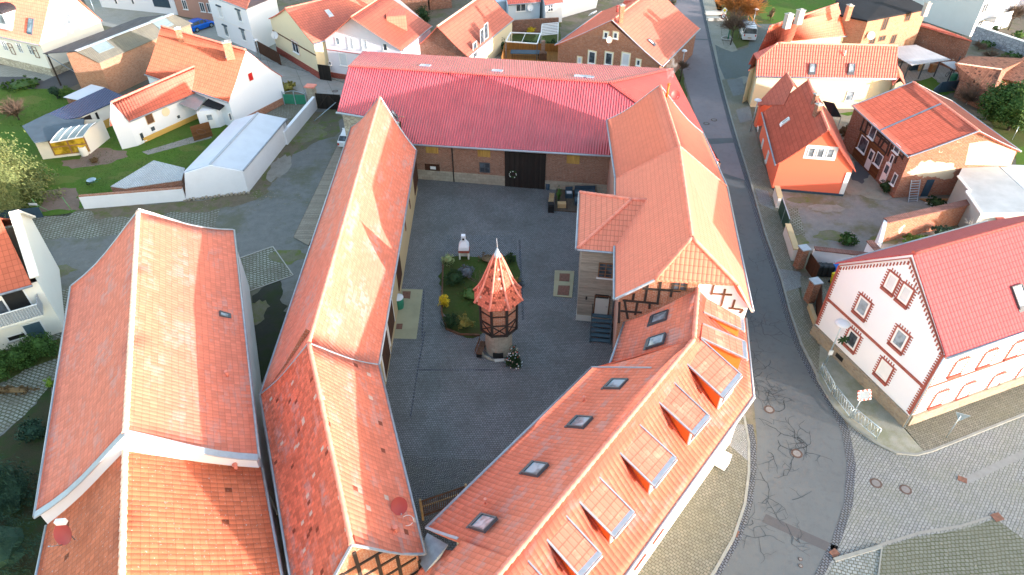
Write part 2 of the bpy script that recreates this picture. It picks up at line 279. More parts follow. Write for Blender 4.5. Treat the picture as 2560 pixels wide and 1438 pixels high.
M = dict(
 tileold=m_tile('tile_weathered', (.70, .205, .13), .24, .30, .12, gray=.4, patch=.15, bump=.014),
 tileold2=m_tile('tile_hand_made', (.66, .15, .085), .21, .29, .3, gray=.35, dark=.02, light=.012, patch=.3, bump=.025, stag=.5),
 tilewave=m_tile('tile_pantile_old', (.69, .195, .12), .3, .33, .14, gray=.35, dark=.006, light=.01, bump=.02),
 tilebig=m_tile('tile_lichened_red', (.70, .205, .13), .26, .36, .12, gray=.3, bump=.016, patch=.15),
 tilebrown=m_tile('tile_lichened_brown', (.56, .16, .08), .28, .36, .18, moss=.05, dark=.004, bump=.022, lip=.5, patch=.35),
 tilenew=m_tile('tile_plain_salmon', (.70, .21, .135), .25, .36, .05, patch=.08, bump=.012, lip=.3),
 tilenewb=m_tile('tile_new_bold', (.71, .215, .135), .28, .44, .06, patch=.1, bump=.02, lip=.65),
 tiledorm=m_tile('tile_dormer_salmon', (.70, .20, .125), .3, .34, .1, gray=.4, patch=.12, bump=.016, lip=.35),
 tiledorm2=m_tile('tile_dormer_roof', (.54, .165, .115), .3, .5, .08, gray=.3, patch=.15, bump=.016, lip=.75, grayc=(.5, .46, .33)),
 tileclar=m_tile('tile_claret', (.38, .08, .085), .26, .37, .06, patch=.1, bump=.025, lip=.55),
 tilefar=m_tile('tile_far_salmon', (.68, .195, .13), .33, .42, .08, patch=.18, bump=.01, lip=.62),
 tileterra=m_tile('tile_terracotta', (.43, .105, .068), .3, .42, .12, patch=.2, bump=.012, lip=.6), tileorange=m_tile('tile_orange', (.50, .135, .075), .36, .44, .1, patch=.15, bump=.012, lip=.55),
 tiletower=m_tile('tile_tower_beaver', (.58, .15, .09), .17, .17, .3, dark=.2, light=.03, bump=.02, stag=.5, lip=.6),
 tileblue=m_tile('tile_blue_black', (.04, .07, .14), .28, .36, .1, patch=.1, bump=.03, rough=.4, lip=.5),
 tiledark=m_tile('tile_slate', (.05, .05, .055), .25, .2, .2, bump=.02, lip=.5),
 ridge=m_plain('ridge_clay', (.72, .24, .17), .75, var=.2, sc=2), ridgelich=m_plain('ridge_lichen', (.62, .42, .32), .85, var=.35, sc=6),
 ridgeclar=m_plain('ridge_claret', (.40, .09, .075), .7, var=.1), 
 metalred=m_corr('sheet_crimson', (.54, .085, .105), .25, .05, .42, spec=.45, course=0, stain=(.5, .25, .25), st=.25),
 metalred2=m_corr('sheet_red', (.66, .10, .085), .22, .06, .5, spec=.4, stain=(.6, .3, .25), st=.1, course=.8),
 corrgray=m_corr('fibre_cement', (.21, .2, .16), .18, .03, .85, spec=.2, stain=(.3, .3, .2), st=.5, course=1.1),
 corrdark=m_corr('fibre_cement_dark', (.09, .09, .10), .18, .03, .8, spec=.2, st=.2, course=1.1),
 corrwhite=m_corr('sheet_pale', (.52, .55, .58), .17, .05, .45, spec=.4, stain=(.3, .3, .3), st=.3),
 sheetlight=m_plain('sheet_light_grey', (.55, .59, .64), .5, var=.06, sc=.7),
 felt=m_plain('roof_felt', (.40, .42, .42), .9, var=.12, sc=.6), feltdark=m_plain('bitumen_felt', (.008, .011, .015), .95, var=.3, sc=.5),
 zinc=m_plain('zinc', (.30, .34, .38), .4, metal=.5, var=.15), zincl=m_plain('zinc_light', (.36, .40, .44), .5, metal=.2, var=.1),
 brick=m_brick('brick_red', (.30, .115, .06), (.22, .08, .045)), brickor=m_brick('brick_orange', (.45, .17, .085), (.34, .12, .06), mortar=(.5, .42, .34), stain=.15),
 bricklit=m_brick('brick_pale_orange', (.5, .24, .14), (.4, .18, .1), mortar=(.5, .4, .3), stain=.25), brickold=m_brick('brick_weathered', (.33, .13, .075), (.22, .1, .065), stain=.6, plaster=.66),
 brickyard=m_brick('brick_yard', (.36, .19, .125), (.27, .14, .095), mortar=(.40, .33, .26), stain=.35), brickplas=m_brick('brick_patched_plaster', (.46, .16, .08), (.33, .11, .06), stain=.3, plaster=.62),
 bricktrim=m_brick('brick_trim', (.40, .075, .05), (.32, .06, .04), mortar=(.38, .2, .16), stain=.05, bw=.24, rh=.075),
 white=m_plaster('plaster_white', (.78, .80, .83), .06), whitew=m_plaster('plaster_cream_white', (.82, .79, .70), .08), whitewall=m_plaster('plaster_white_wall', (.80, .82, .85), .22),
 cream=m_plaster('plaster_cream', (.78, .68, .46), .1), greyp=m_plaster('plaster_grey', (.38, .38, .36), .3), greylight=m_plaster('plaster_pale_grey', (.60, .61, .60), .15), sand=m_plaster('plaster_sandstone', (.46, .36, .21), .4),
 orange=m_plaster('plaster_coral', (.82, .18, .10), .04), pinkp=m_plaster('plaster_rose', (.45, .26, .2), .2), lilac=m_plaster('plaster_pale_lilac', (.76, .72, .76), .06), blueish=m_plaster('plaster_pale_blue', (.55, .63, .70), .1),
 stone=m_stone('rubble_stone', (.3, .25, .18), (.2, .16, .12)), stonep=m_stone('rubble_pale', (.5, .46, .36), (.3, .26, .2), 1.6), stoneg=m_stone('rubble_grey', (.36, .37, .4), (.22, .23, .26), 1.8, (.2, .2, .22)), ashlar=m_brick('ashlar', (.46, .41, .32), (.36, .32, .25), mortar=(.26, .23, .18), bw=.55, rh=.3, stain=.4),
 timber=m_plain('timber_dark', (.03, .022, .018), .8, var=.3), timberb=m_plain('timber_brown', (.13, .06, .03), .8, var=.3), wood=m_plain('wood_mid', (.3, .16, .07), .7, var=.2), woodl=m_plain('wood_pale', (.48, .32, .16), .7, var=.15),
 plankgrey=m_planks('boards_weathered', (.44, .38, .30), (.30, .25, .2), .13), plankbrown=m_planks('boards_brown', (.20, .09, .035), (.14, .06, .025), .14), plankdark=m_planks('boards_dark', (.035, .028, .024), (.02, .017, .015), .16, horiz=False),
 gatebrown=m_planks('boards_gate_brown', (.09, .04, .022), (.06, .028, .016), .14, horiz=False), deck=m_planks('deck_boards', (.13, .1, .075), (.09, .07, .055), .14, horiz=False), deckor=m_planks('boards_orange', (.42, .19, .05), (.3, .13, .035), .12, horiz=False),
 dormcheek=m_plain('slate_orange_paint', (.72, .14, .02), .6, var=.08, sc=5), frame=m_plain('frame_white', (.78, .78, .76), .5, var=.03), framedk=m_plain('frame_anthracite', (.07, .08, .09), .45, var=.1), framebr=m_plain('frame_brown', (.2, .09, .04), .6),
 glass=m_glass('glass_dark'), glassl=m_glass('glass_sky', (.14, .17, .19), .15), blind=m_plain('blind_pale', (.62, .64, .66), .6, var=.06, sc=1.5), black=m_plain('black', (.012, .012, .012), .6), dkgreen=m_plain('gate_green', (.01, .05, .035), .5), green=m_plain('paint_green', (.03, .2, .12), .45), fencegr=m_plain('steel_green', (.12, .3, .1), .5),
 galv=m_plain('galvanised', (.38, .47, .52), .35, metal=.6, var=.1), whitem=m_plain('enamel_white', (.8, .8, .8), .35, var=.03), redp=m_plain('dish_red', (.35, .05, .045), .5, var=.05), concrete=m_plaster('concrete', (.42, .40, .36), .3), concl=m_plaster('concrete_pale', (.55, .53, .47), .2), concs=m_plaster('concrete_mossy', (.33, .31, .2), .6),
 navy=m_plain('paint_navy', (.03, .06, .09), .6, var=.15), steelb=m_plain('steel_blue_grey', (.06, .11, .14), .5, var=.15), yellow=m_plain('plastic_yellow', (.75, .6, .02), .5, var=.04), blue=m_plain('plastic_blue', (.01, .13, .5), .5, var=.05), blackp=m_plain('plastic_black', (.02, .024, .026), .5), carblue=m_plain('car_paint_blue', (.005, .13, .62), .25, metal=.3, spec=.6, var=.03), carwhite=m_plain('car_paint_white', (.78, .79, .8), .25, spec=.6, var=.02),
 tyre=m_plain('tyre', (.015, .015, .015), .9), redl=m_plain('lamp_red', (.5, .02, .02), .3), rust=m_plain('rust', (.16, .075, .05), .8, var=.3, sc=6), solar=m_plain('solar_tubes', (.02, .025, .03), .2), ochre=m_plaster('plaster_ochre', (.62, .38, .1), .2), bamboo=m_planks('reed_screen', (.55, .36, .1), (.42, .26, .07), .12, horiz=False), amber=m_glass('glass_amber', (.3, .2, .02), .15), polyc=m_plain('polycarbonate', (.2, .26, .27), .3, var=.1), bark=m_plain('bark', (.07, .055, .04), .9, var=.3, sc=8), twig=m_plain('twigs', (.14, .095, .065), .9, var=.3), twigor=m_plain('twigs_orange', (.5, .2, .05), .9, var=.3), birch=m_plain('bark_pale', (.5, .48, .44), .8, var=.2),
 yel=m_leaf('blossom_yellow', (.75, .5, .01), (.85, .65, .05)), leafdk=m_leaf('leaf_dark', (.015, .04, .012), (.03, .07, .018)), leafyew=m_leaf('leaf_conifer', (.015, .045, .028), (.035, .08, .045)), leafcon=m_leaf('leaf_yellow_conifer', (.11, .15, .045), (.26, .28, .10)), leafmid=m_leaf('leaf_mid', (.05, .11, .02), (.09, .16, .03)), leafpale=m_leaf('leaf_pale', (.22, .3, .12), (.4, .45, .2)), leaflav=m_leaf('leaf_lavender', (.10, .12, .13), (.17, .18, .2)), leafhedge=m_leaf('leaf_hedge', (.03, .075, .012), (.06, .13, .025)), leafbrown=m_leaf('leaf_dry', (.12, .08, .04), (.2, .13, .06)), leafyg=m_leaf('leaf_yellow_green', (.1, .2, .02), (.25, .35, .04)), leafor=m_leaf('leaf_olive', (.16, .15, .03), (.3, .26, .06)),
)
# ---------------------------------------------------------------- ground
JAGGED = {'yard_grass', 'wall_foot_moss', 'garden_bed', 'bare_soil', 'turf_pavers', 'right_yard', 'gravel_path', 'asphalt_patch', 'left_yard', 'narrow_gap', 'hedge_border', 'left_shrubbery', 'garden_plot', 'walled_garden', 'far_right_field', 'rear_garden', 'park_lawn', 'small_lawn', 'verge_grass', 'yard_patch', 'lawn_patch', 'worn_patch'}
def sheet(name, pts, lvl, mat, raw=False, kind='structure'):
    mb = MB(); q = [V((p[0], p[1], lvl)) if raw else G(p[0], p[1], lvl) for p in pts]
    if newell(q).z < 0: q = q[::-1]
    if name in JAGGED:      # worn, irregular outline of soil, grass and gravel
        rj = random.Random(len(q) * 7 + int(q[0].x * 10)); Q = []
        for i in range(len(q)):
            a, b = q[i], q[(i + 1) % len(q)]; L = (b - a).length; k = max(1, min(60, int(L / .5))); t = (b - a) / max(L, .01); s = V((-t.y, t.x, 0))
            for j in range(k): w_ = math.sin(math.pi * j / k); Q.append(a.lerp(b, j / k) + s * w_ * (rj.gauss(0, .13) + .28 * math.sin(j * .55 + i * 2)))
        q = Q
    mb.poly(q); o = mb.build(name, mat); o['kind'] = kind; return o
def raised(name, pts, h, mat, z0=0.0, kind='structure'):
    mb = MB(); q = [G(p[0], p[1], h) for p in pts]
    if newell(q).z < 0: q = q[::-1]
    mb.prism([V((p.x, p.y, z0)) for p in q], V((0, 0, h - z0))); o = mb.build(name, mat); o['kind'] = kind; return o
# ---------------------------------------------------------------- roofs and buildings
def drop(t, sag): return sag * math.sin(math.pi * max(0, min(1, t)) ** 1.35)
def slope(mb, r1, r2, e2, e1, sag=.15, thick=.12, m=0, wav=.0, seed=0, soff=0.0):
    r1, r2, e1, e2 = V(r1), V(r2), V(e1), V(e2); L = max((e2 - e1).length, .5); nu = max(1, min(24, int(L / 1.2))) if wav else 1
    ts = [0, .2, .4, .55, .7, .8, .9, 1] if sag or wav else [0, 1]
    eh = (e2 - e1).normalized(); n = (e2 - e1).cross(r1 - e1) if (r1 - e1).length > .01 else (e2 - e1).cross(r2 - e1)
    if n.z < 0: n = -n
    n.normalize(); run = ((r1 + r2) / 2 - (e1 + e2) / 2).length
    rnd = random.Random(seed); ph = [rnd.random() * 6.3 for _ in range(4)]
    def pt(i, t):
        f = i / nu; a = r1.lerp(r2, f); b = e1.lerp(e2, f); p = a.lerp(b, t); z = -drop(t, sag)
        if wav: z += wav * math.sin(math.pi * min(t, .999)) ** .5 * (math.sin(f * L * .55 + ph[0] + 2 * t) + .6 * math.sin(f * L * 1.3 + ph[1] - 3 * t))
        return p + V((0, 0, z))
    g = [[pt(i, t) for t in ts] for i in range(nu + 1)]
    def uv(p, t): return (p.dot(eh) + soff, -t * run)
    flip = newell([g[0][0], g[0][1], g[1][1], g[1][0]]).dot(n) < 0
    for i in range(nu):
        for k in range(len(ts) - 1):
            q = [g[i][k], g[i][k + 1], g[i + 1][k + 1], g[i + 1][k]]; tt = [ts[k], ts[k + 1], ts[k + 1], ts[k]]
            if (q[0] - q[3]).length < 1e-5: q, tt = q[:3], tt[:3]
            if flip: q, tt = q[::-1], tt[::-1]
            mb.poly(q, uv=[uv(a, b) for a, b in zip(q, tt)], m=m, smooth=bool(sag or wav))
            dn = V((0, 0, -thick)); mb.poly([x + dn for x in q[::-1]], m=m)
    dn = V((0, 0, -thick))
    for i in range(nu): mb.poly([g[i][-1], g[i + 1][-1], g[i + 1][-1] + dn, g[i][-1] + dn], m=m)
    for row in (g[0], g[-1]):
        for k in range(len(ts) - 1): mb.poly([row[k], row[k + 1], row[k + 1] + dn, row[k] + dn], m=m)
    return (V(r1), n, g)
def ridgecap(parent, a, b, mat, r=.13, step=.42):
    mb = MB(); a, b = V(a), V(b); L = (b - a).length; k = max(1, int(L / step)); pts = []; rs = []
    for i in range(k):
        pts += [a.lerp(b, i / k), a.lerp(b, (i + .93) / k)]; rs += [r * .82, r * 1.08]
    mb.tube(pts, rs, 8); return mb.build('ridge_cap', mat, parent)
def gutter(parent, a, b, r=.085, mat=None):
    mb = MB(); a, b = V(a), V(b); mb.tube([a, b], r, 8); return mb.build('gutter', mat or M['zinc'], parent)
def flash(parent, pts, w=.16, h=.05, mat=None, name='verge_flashing', dz=.03):
    mb = MB()
    for a, b in zip(pts[:-1], pts[1:]): mb.beam(V(a) + V((0, 0, dz)), V(b) + V((0, 0, dz)), w, h)
    return mb.build(name, mat or M['zincl'], parent)
def rakepts(k, e, sag, n=6): return [V(k).lerp(V(e), i / n) - V((0, 0, drop(i / n, sag))) for i in range(n + 1)]
def section(t, L1, L2, R1, R2, K1, K2, rm, wm=None, base=0.0, oh=.3, og=.15, sag=.12, ends='NF', wav=0.0, ridge='ridge', gut='LR', fl='', thick=.12, walls='LRNF', rr=.13, roofname='roof'):
    L1, L2, R1, R2, K1, K2 = map(V, (L1, L2, R1, R2, K1, K2)); mb = MB()
    sl_ = slope(mb, K1, K2, L2, L1, sag, thick, wav=wav, seed=1); sr_ = slope(mb, K1, K2, R2, R1, sag, thick, wav=wav, seed=2)
    rm = rm if isinstance(rm, (list, tuple)) else [M[rm]]
    roof = mb.build(roofname, rm, t)
    if ridge: ridgecap(roof, K1 + V((0, 0, .0)), K2 + V((0, 0, .0)), M[ridge], rr)
    if 'L' in gut: gutter(roof, L1 + (L1 - R1).normalized() * .06 - V((0, 0, .05)), L2 + (L2 - R2).normalized() * .06 - V((0, 0, .05)))
    if 'R' in gut: gutter(roof, R1 + (R1 - L1).normalized() * .06 - V((0, 0, .05)), R2 + (R2 - L2).normalized() * .06 - V((0, 0, .05)))
    for e in fl:
        k, a, b = (K2, L2, R2) if e in 'Nn' else (K1, L1, R1)
        for q in (a, b): flash(roof, rakepts(k, q, sag), .14, .05)
    W = {}; info = dict(roof=roof, L=sl_, R=sr_, W=W)
    if wm is None: return info
    dL, dR, dK = (L2 - L1).normalized(), (R2 - R1).normalized(), (K2 - K1).normalized(); ms = wm if isinstance(wm, (list, tuple)) else [wm] * 4
    def end(Lp, Rp, Kp, s):
        gN = og if (s < 0 and 'N' in ends) or (s > 0 and 'F' in ends) else 0
        Li, Ri, Ki = Lp + dL * gN * s, Rp + dR * gN * s, Kp + dK * gN * s
        gp = V((-(Ri - Li).y, (Ri - Li).x, 0)); den = dK.dot(gp)
        if abs(den) > 1e-6: Ki = Ki + dK * ((Li - Ki).dot(gp) / den)
        hl, hr = (Li - Ki).to_2d().length, (Ri - Ki).to_2d().length; prof = []
        for e, h in ((Li, hl), (Ri, hr)):
            T = 1 - oh / h; prof.append([Ki.lerp(e, T * i / 6) - V((0, 0, drop(T * i / 6, sag) + thick * .8)) for i in range(7)])
        return prof
    far = end(L1, R1, K1, 1); near = end(L2, R2, K2, -1); mb = MB()
    def fl0(p): return V((p.x, p.y, base))
    fL, fR, nL, nR = far[0][-1], far[1][-1], near[0][-1], near[1][-1]
    if 'N' in walls: mb.poly([fl0(nL), fl0(nR)] + near[1][::-1] + near[0][1:], m=0)
    if 'F' in walls: mb.poly([fl0(fR), fl0(fL)] + far[0][::-1] + far[1][1:], m=1)
    if 'L' in walls: mb.poly([fl0(fL), fl0(nL), nL, fL], m=2)
    if 'R' in walls: mb.poly([fl0(nR), fl0(fR), fR, nR], m=3)
    info['wall'] = mb.build('wall', [M[x] for x in ms], t)
    W['N'] = (fl0(nL), fl0(nR)); W['F'] = (fl0(fR), fl0(fL)); W['L'] = (fl0(fL), fl0(nL)); W['R'] = (fl0(nR), fl0(fR))
    return info
def wallframe(W, x, y):
    A, B = V(W[0]), V(W[1]); u = (B - A).normalized(); n = V((u.y, -u.x, 0))
    p = onplane(x, y, A, n)
    if n.dot(V((0, 0, CH)) - p) < 0: n = -n
    return p, u, n
def window(parent, W, x, y, w, h, frame='frame', glass='glass', sill='frame', mull=1, rows=0, fw=.07, surround=None, arch=False, name='window', sw=.14, out=.0):
    p, u, n = wallframe(W, x, y); Z = V((0, 0, 1)); p = p + n * out
    mb = MB(); hw, hh = w / 2, h / 2
    for s in (-1, 1): mb.box(p + u * s * (hw - fw / 2) + n * .02, u * fw / 2, Z * hh, n * .035)
    for s in (-1, 1): mb.box(p + Z * s * (hh - fw / 2) + n * .0215, u * (hw - fw), Z * fw / 2, n * .033)
    for k in range(mull): mb.box(p + u * (-hw + w * (k + 1) / (mull + 1)) + n * .02, u * fw * .45, Z * (hh - fw), n * .03)
    for k in range(rows): mb.box(p + Z * (-hh + h * (k + 1) / (rows + 1)) + n * .018, u * (hw - fw), Z * fw * .3, n * .025)
    f = mb.build(name, M[frame], parent)
    g = MB(); g.box(p + n * .006, u * (hw - fw * .6), Z * (hh - fw * .6), n * .012); g.build('pane', M[glass], f)
    if sill: g = MB(); g.box(p - Z * (hh + .03) + n * .08, u * (hw + .08), Z * .03, n * .09); g.build('sill', M[sill], f)
    if surround:
        g = MB()
        for s in (-1, 1): g.box(p + u * s * (hw + sw / 2) + n * .01, u * sw / 2, Z * (hh + sw), n * .02)
        for s in (-1, 1): g.box(p + Z * s * (hh + sw / 2) + n * .011, u * hw, Z * sw / 2, n * .018)
        g.build('surround', M[surround], f)
    return f
def door(parent, W, x, y, w, h, mat, frame=None, pane=None, name='door', handle=True):
    p, u, n = wallframe(W, x, y); Z = V((0, 0, 1)); mb = MB(); mb.box(p + n * .02, u * w / 2, Z * h / 2, n * .03); d = mb.build(name, M[mat], parent)
    if frame:
        g = MB()
        for s in (-1, 1): g.box(p + u * s * (w / 2 + .05) + n * .02, u * .05, Z * (h / 2 + .1), n * .045)
        g.box(p + Z * (h / 2 + .05) + n * .021, u * w / 2, Z * .05, n * .043); g.build('door_frame', M[frame], d)
    if pane: g = MB(); g.box(p + Z * h * .22 + n * .055, u * w * .3, Z * h * .2, n * .008); g.build('pane', M[pane], d)
    if handle: g = MB(); g.box(p + u * w * .38 + n * .07, u * .07, Z * .02, n * .02); g.build('handle', M['zinc'], d)
    return d
def skylight(roof, sl_, x, y, w=.8, h=1.2, glass='glassl', frame='framedk', dz=None, sag=.1):
    p0, n, g = sl_; p = onplane(x, y, p0, n); Z = V((0, 0, 1)); u = Z.cross(n).normalized(); v = n.cross(u)
    p = onplane(x, y, p0 - V((0, 0, sag if dz is None else dz)), n); mb = MB(); f = .08
    for s in (-1, 1): mb.box(p + u * s * (w / 2 - f / 2) + n * .03, u * f / 2, v * h / 2, n * .09)
    mb.box(p + v * (h / 2 - f / 2) + n * .03, u * (w / 2 - f), v * f / 2, n * .088); mb.box(p - v * (h / 2 - f) + n * .03, u * (w / 2 - f), v * f, n * .095)
    mb.box(p - v * (h / 2 + .09) + n * .0, u * (w / 2 + .05), v * .09, n * .03)
    mb.box(p + n * .05, u * (w / 2 - f * .8), v * (h / 2 - f * .8), n * .02, m=1)
    return mb.build('skylight', [M[frame], M[glass]], roof)
def vent(roof, sl_, x, y, r=.07, h=.35, mat='ridge'):
    p0, n, g = sl_; p = onplane(x, y, p0 - V((0, 0, .1)), n); mb = MB(); mb.tube([p - V((0, 0, .1)), p + V((0, 0, h))], r, 8); mb.tube([p + V((0, 0, h * .8)), p + V((0, 0, h * 1.02))], r * 1.4, 8)
    mb.build('vent_pipe', M[mat], roof)
def chimney(roof, x, y, z, w=.5, d=.5, h=1.0, mat='brick', cap='concrete', a=0, up=.0):
    p = G(x, y, z); mb = MB(); mb.rbox(p.x, p.y, z - h, w, d, h, a); c = mb.build('chimney', M[mat], roof)
    g = MB(); g.rbox(p.x, p.y, z, w + .12, d + .12, .08, a); g.rbox(p.x, p.y, z + .08, w * .4, d * .4, .12, a); g.build('chimney_cap', M[cap], c)
    return c
def dish(parent, p, d, r=.4, mat='whitem', arm='zinc'):
    # satellite dish facing direction d, parent may be None
    p, d = V(p), V(d).normalized(); u = d.cross(V((0, 0, 1))).normalized(); v = u.cross(d); mb = MB(); n = 20; rings = []
    for rr, dd in ((0, -.12), (.5, -.09), (1, 0)):
        rings.append([p + (u * math.cos(2 * math.pi * k / n) * .92 + v * math.sin(2 * math.pi * k / n)) * r * rr + d * dd * r * 2 for k in range(n)])
    for s in (0, .015):
        for i in range(2):
            for k in range(n):
                q = [rings[i][k], rings[i][(k + 1) % n], rings[i + 1][(k + 1) % n], rings[i + 1][k]]; q = [x + d * s for x in q]
                if i == 0: q = q[1:]
                mb.poly(q if s else q[::-1], smooth=True)
    o = mb.build('reflector', M[mat], parent)
    g = MB(); g.tube([p - v * r, p - v * r * .55 + d * r * 1.3], .018, 6); g.tube([p - v * r * .55 + d * r * 1.25, p - v * r * .45 + d * r * 1.5], .035, 6); g.build('feed_arm', M[arm], parent)
    g = MB(); g.tube([p - d * .15, p - d * .3 - V((0, 0, .1)), p - d * .3 - V((0, 0, .75))], .025, 6); g.build('mast', M[arm], parent)
    return o
def mir(e, k): return V((2 * k.x - e.x, 2 * k.y - e.y, e.z))
def beams(parent, W, segs, mat='timber', w=.16, d=.02, out=.03):
    mb = MB()
    for i, (a, b) in enumerate(segs):
        pa, u, n = wallframe(W, *a); pb, _, _ = wallframe(W, *b); mb.beam(pa + n * (out - .0011 * (i % 9)), pb + n * (out - .0011 * (i % 9)), w, .05, up=n)
    return mb.build('timber_frame', M[mat], parent)

# ================================================================= main farm complex
# --- left big building (two roof parts)
A = thing('farm_building', 'large tiled building beside the narrow gap, ridge running to the photo bottom left', 'building', G(400, 900, 0))
A['label'] = 'building with big faded red tile roof and tiny skylight, left of the long barn'
L1, L2, R1, R2 = G(178, 715, 5.6), G(88, 1290, 5.6), G(583, 575, 5.6), G(645, 1145, 5.6); K1, K2 = G(345, 528, 9.9), G(313, 1084, 9.7)
ia = section(A, L1, L2, R1, R2, K1, K2, 'tilebig', 'whitewall', sag=.35, oh=.15, wav=.03, ridge='ridgelich', og=.1, rr=.16)
flash(ia['roof'], rakepts(K1, L1, .35), .12, .06); flash(ia['roof'], rakepts(K1, R1, .35), .12, .06)
flash(ia['roof'], rakepts(K2, L2, .35), .42, .06, M['zincl'], 'wide_flashing', .05); flash(ia['roof'], rakepts(K2, R2, .35), .42, .06, M['zincl'], 'wide_flashing', .052)
skylight(ia['roof'], ia['R'], 562, 789, .5, .75, dz=.28); vent(ia['roof'], ia['R'], 568, 937, .08, .3); 
B = thing('brown_roofed_building', 'building with brown lichen-spotted pantile roof carrying a red satellite dish, photo bottom left corner', 'building', G(400, 1300, 0))
L1, L2, R1, R2 = G(118, 1312, 4.6), G(72, 1540, 4.6), G(652, 1168, 4.6), G(716, 1520, 4.6); K1, K2 = G(313, 1108, 8.55), G(302, 1530, 8.55)
ib = section(B, L1, L2, R1, R2, K1, K2, 'tilebrown', 'whitewall', sag=.2, oh=.15, wav=.03, ridge='ridgelich', rr=.16)
vent(ib['roof'], ib['R'], 590, 1170, .1, .3)
dd = thing('satellite_dish', 'dark red satellite dish with white feed box on the brown lichen-spotted roof at bottom left', 'satellite dish', onplane(182, 1372, ib['L'][0], ib['L'][1]))
pp = onplane(182, 1372, ib['L'][0], ib['L'][1]) + V((-.3, .3, .75)); dish(dd, pp, (-.15, -.75, .55), .52, 'redp'); g = MB(); g.box(pp + V((.05, .25, .62)), V((.24, 0, .04)), V((0, .1, 0)), V((-.02, 0, .12))); g.build('feed_box', M['whitem'], dd)
# --- left wing
C_ = thing('long_barn', 'long narrow salmon-tiled barn forming the left side of the cobbled courtyard', 'barn', G(880, 600, 0))
L1, L2, R1, R2 = G(878, 318, 4.4), G(652, 985, 4.4), G(1040, 375, 4.4), G(945, 912, 4.4); K1, K2 = G(950, 242, 8.7), G(772, 858, 8.8)
ic = section(C_, L1, L2, R1, R2, K1, K2, 'tileold', 'sand', sag=.3, oh=.3, wav=.05, ridge='ridge', fl='F', ends='F', walls='LRF', og=.1)
skylight(ic['roof'], ic['R'], 985, 287, .5, .75, dz=.2)
D_ = thing('patched_barn', 'barn with patchy orange hand-made tiles, half-timbered gable and red satellite dish at the photo bottom', 'barn', G(850, 1150, 0))
K3 = G(879, 1363, 8.5); R3 = G(1060, 1386, 4.4); L3 = mir(R3, K3)
idn = section(D_, L2, L3, R2, R3, K2, K3, [M['tileold2']], 'brickor', sag=.25, oh=.3, wav=.06, ridge='ridge', fl='N', ends='N', gut='LR')
# right slope uses a wavier tile: separate material slot
me = idn['roof'].data; me.materials.append(M['tilewave'])
for p in me.polygons:
    c = p.center + D_.location
    if (c - K2).to_2d().dot(V((-(K3 - K2).y, (K3 - K2).x)).normalized()) > 0: p.material_index = 1
flash(idn['roof'], rakepts(K2, L2, .28), .1, .06); flash(idn['roof'], rakepts(K2, R2, .28), .1, .06)
W = idn['W']['N']; A_, B_ = W
segs = []
u = (B_ - A_).normalized(); wid = (B_ - A_).length
mb = MB(); nn = V((u.y, -u.x, 0))
for i, s in enumerate([0, .2, .36, .5, .66, .82, 1]):
    top = 3.9 + (8.0 - 4.2) * (1 - abs(s - .5) * 2); q = A_ + u * wid * s + nn * .03; mb.beam(V((q.x, q.y, 0)), V((q.x, q.y, top)), .17, .05, up=nn)
for i, z in enumerate((1.6, 3.0, 4.3, 5.4, 6.5)):
    f = 0 if z < 4.3 else (z - 4.2) / 4.2; a, b = A_ + u * wid * (f * .5 + .01), B_ - u * wid * (f * .5 + .01); mb.beam(V((a.x, a.y, z)) + nn * .028, V((b.x, b.y, z)) + nn * .028, .15, .05, up=nn)
mb.build('timber_frame', M['timber'], D_)
vent(idn['roof'], idn['R'], 990, 1330, .09, .45)
dd = thing('satellite_dish', 'dark red satellite dish with a looped white cable on the patched tile roof', 'satellite dish', onplane(1005, 1285, idn['R'][0], idn['R'][1]))
pp = onplane(1005, 1285, idn['R'][0], idn['R'][1]) + V((-.1, .1, .55)); dish(dd, pp, (.25, -.7, .65), .46, 'redp')
g = MB(); q = onplane(1020, 1300, idn['R'][0], idn['R'][1]) + V((0, 0, .05)); g.tube([q + V((.3 * math.cos(a), -.12 + .3 * math.sin(a), .1)) for a in [i * .45 for i in range(14)]], .015, 5); g.build('cable', M['frame'], dd)
# courtyard doors of the long barn
for (x, y, w, h) in ((1037, 430, 3.2, 3.3), (997, 680, 2.2, 2.2), (975, 795, 2.6, 2.9), (963, 880, 2.6, 2.9)):
    door(C_, ic['W']['R'], x, y, w, h, 'gatebrown', 'frame' if y > 700 else None, name='barn_door', handle=False)
for (x, y) in ((1024, 510), (1013, 565)): window(C_, ic['W']['R'], x, y, .35, .9, 'rust', 'black', None, 0)
g = MB(); q = G(992, 735, 0); g.tube([V((q.x - .75, q.y + .2, 4.2)), V((q.x - .6, q.y + .1, 3.2)), V((q.x, q.y, 1.3))], .05, 8); g.build('downpipe', M['zinc'], C_)
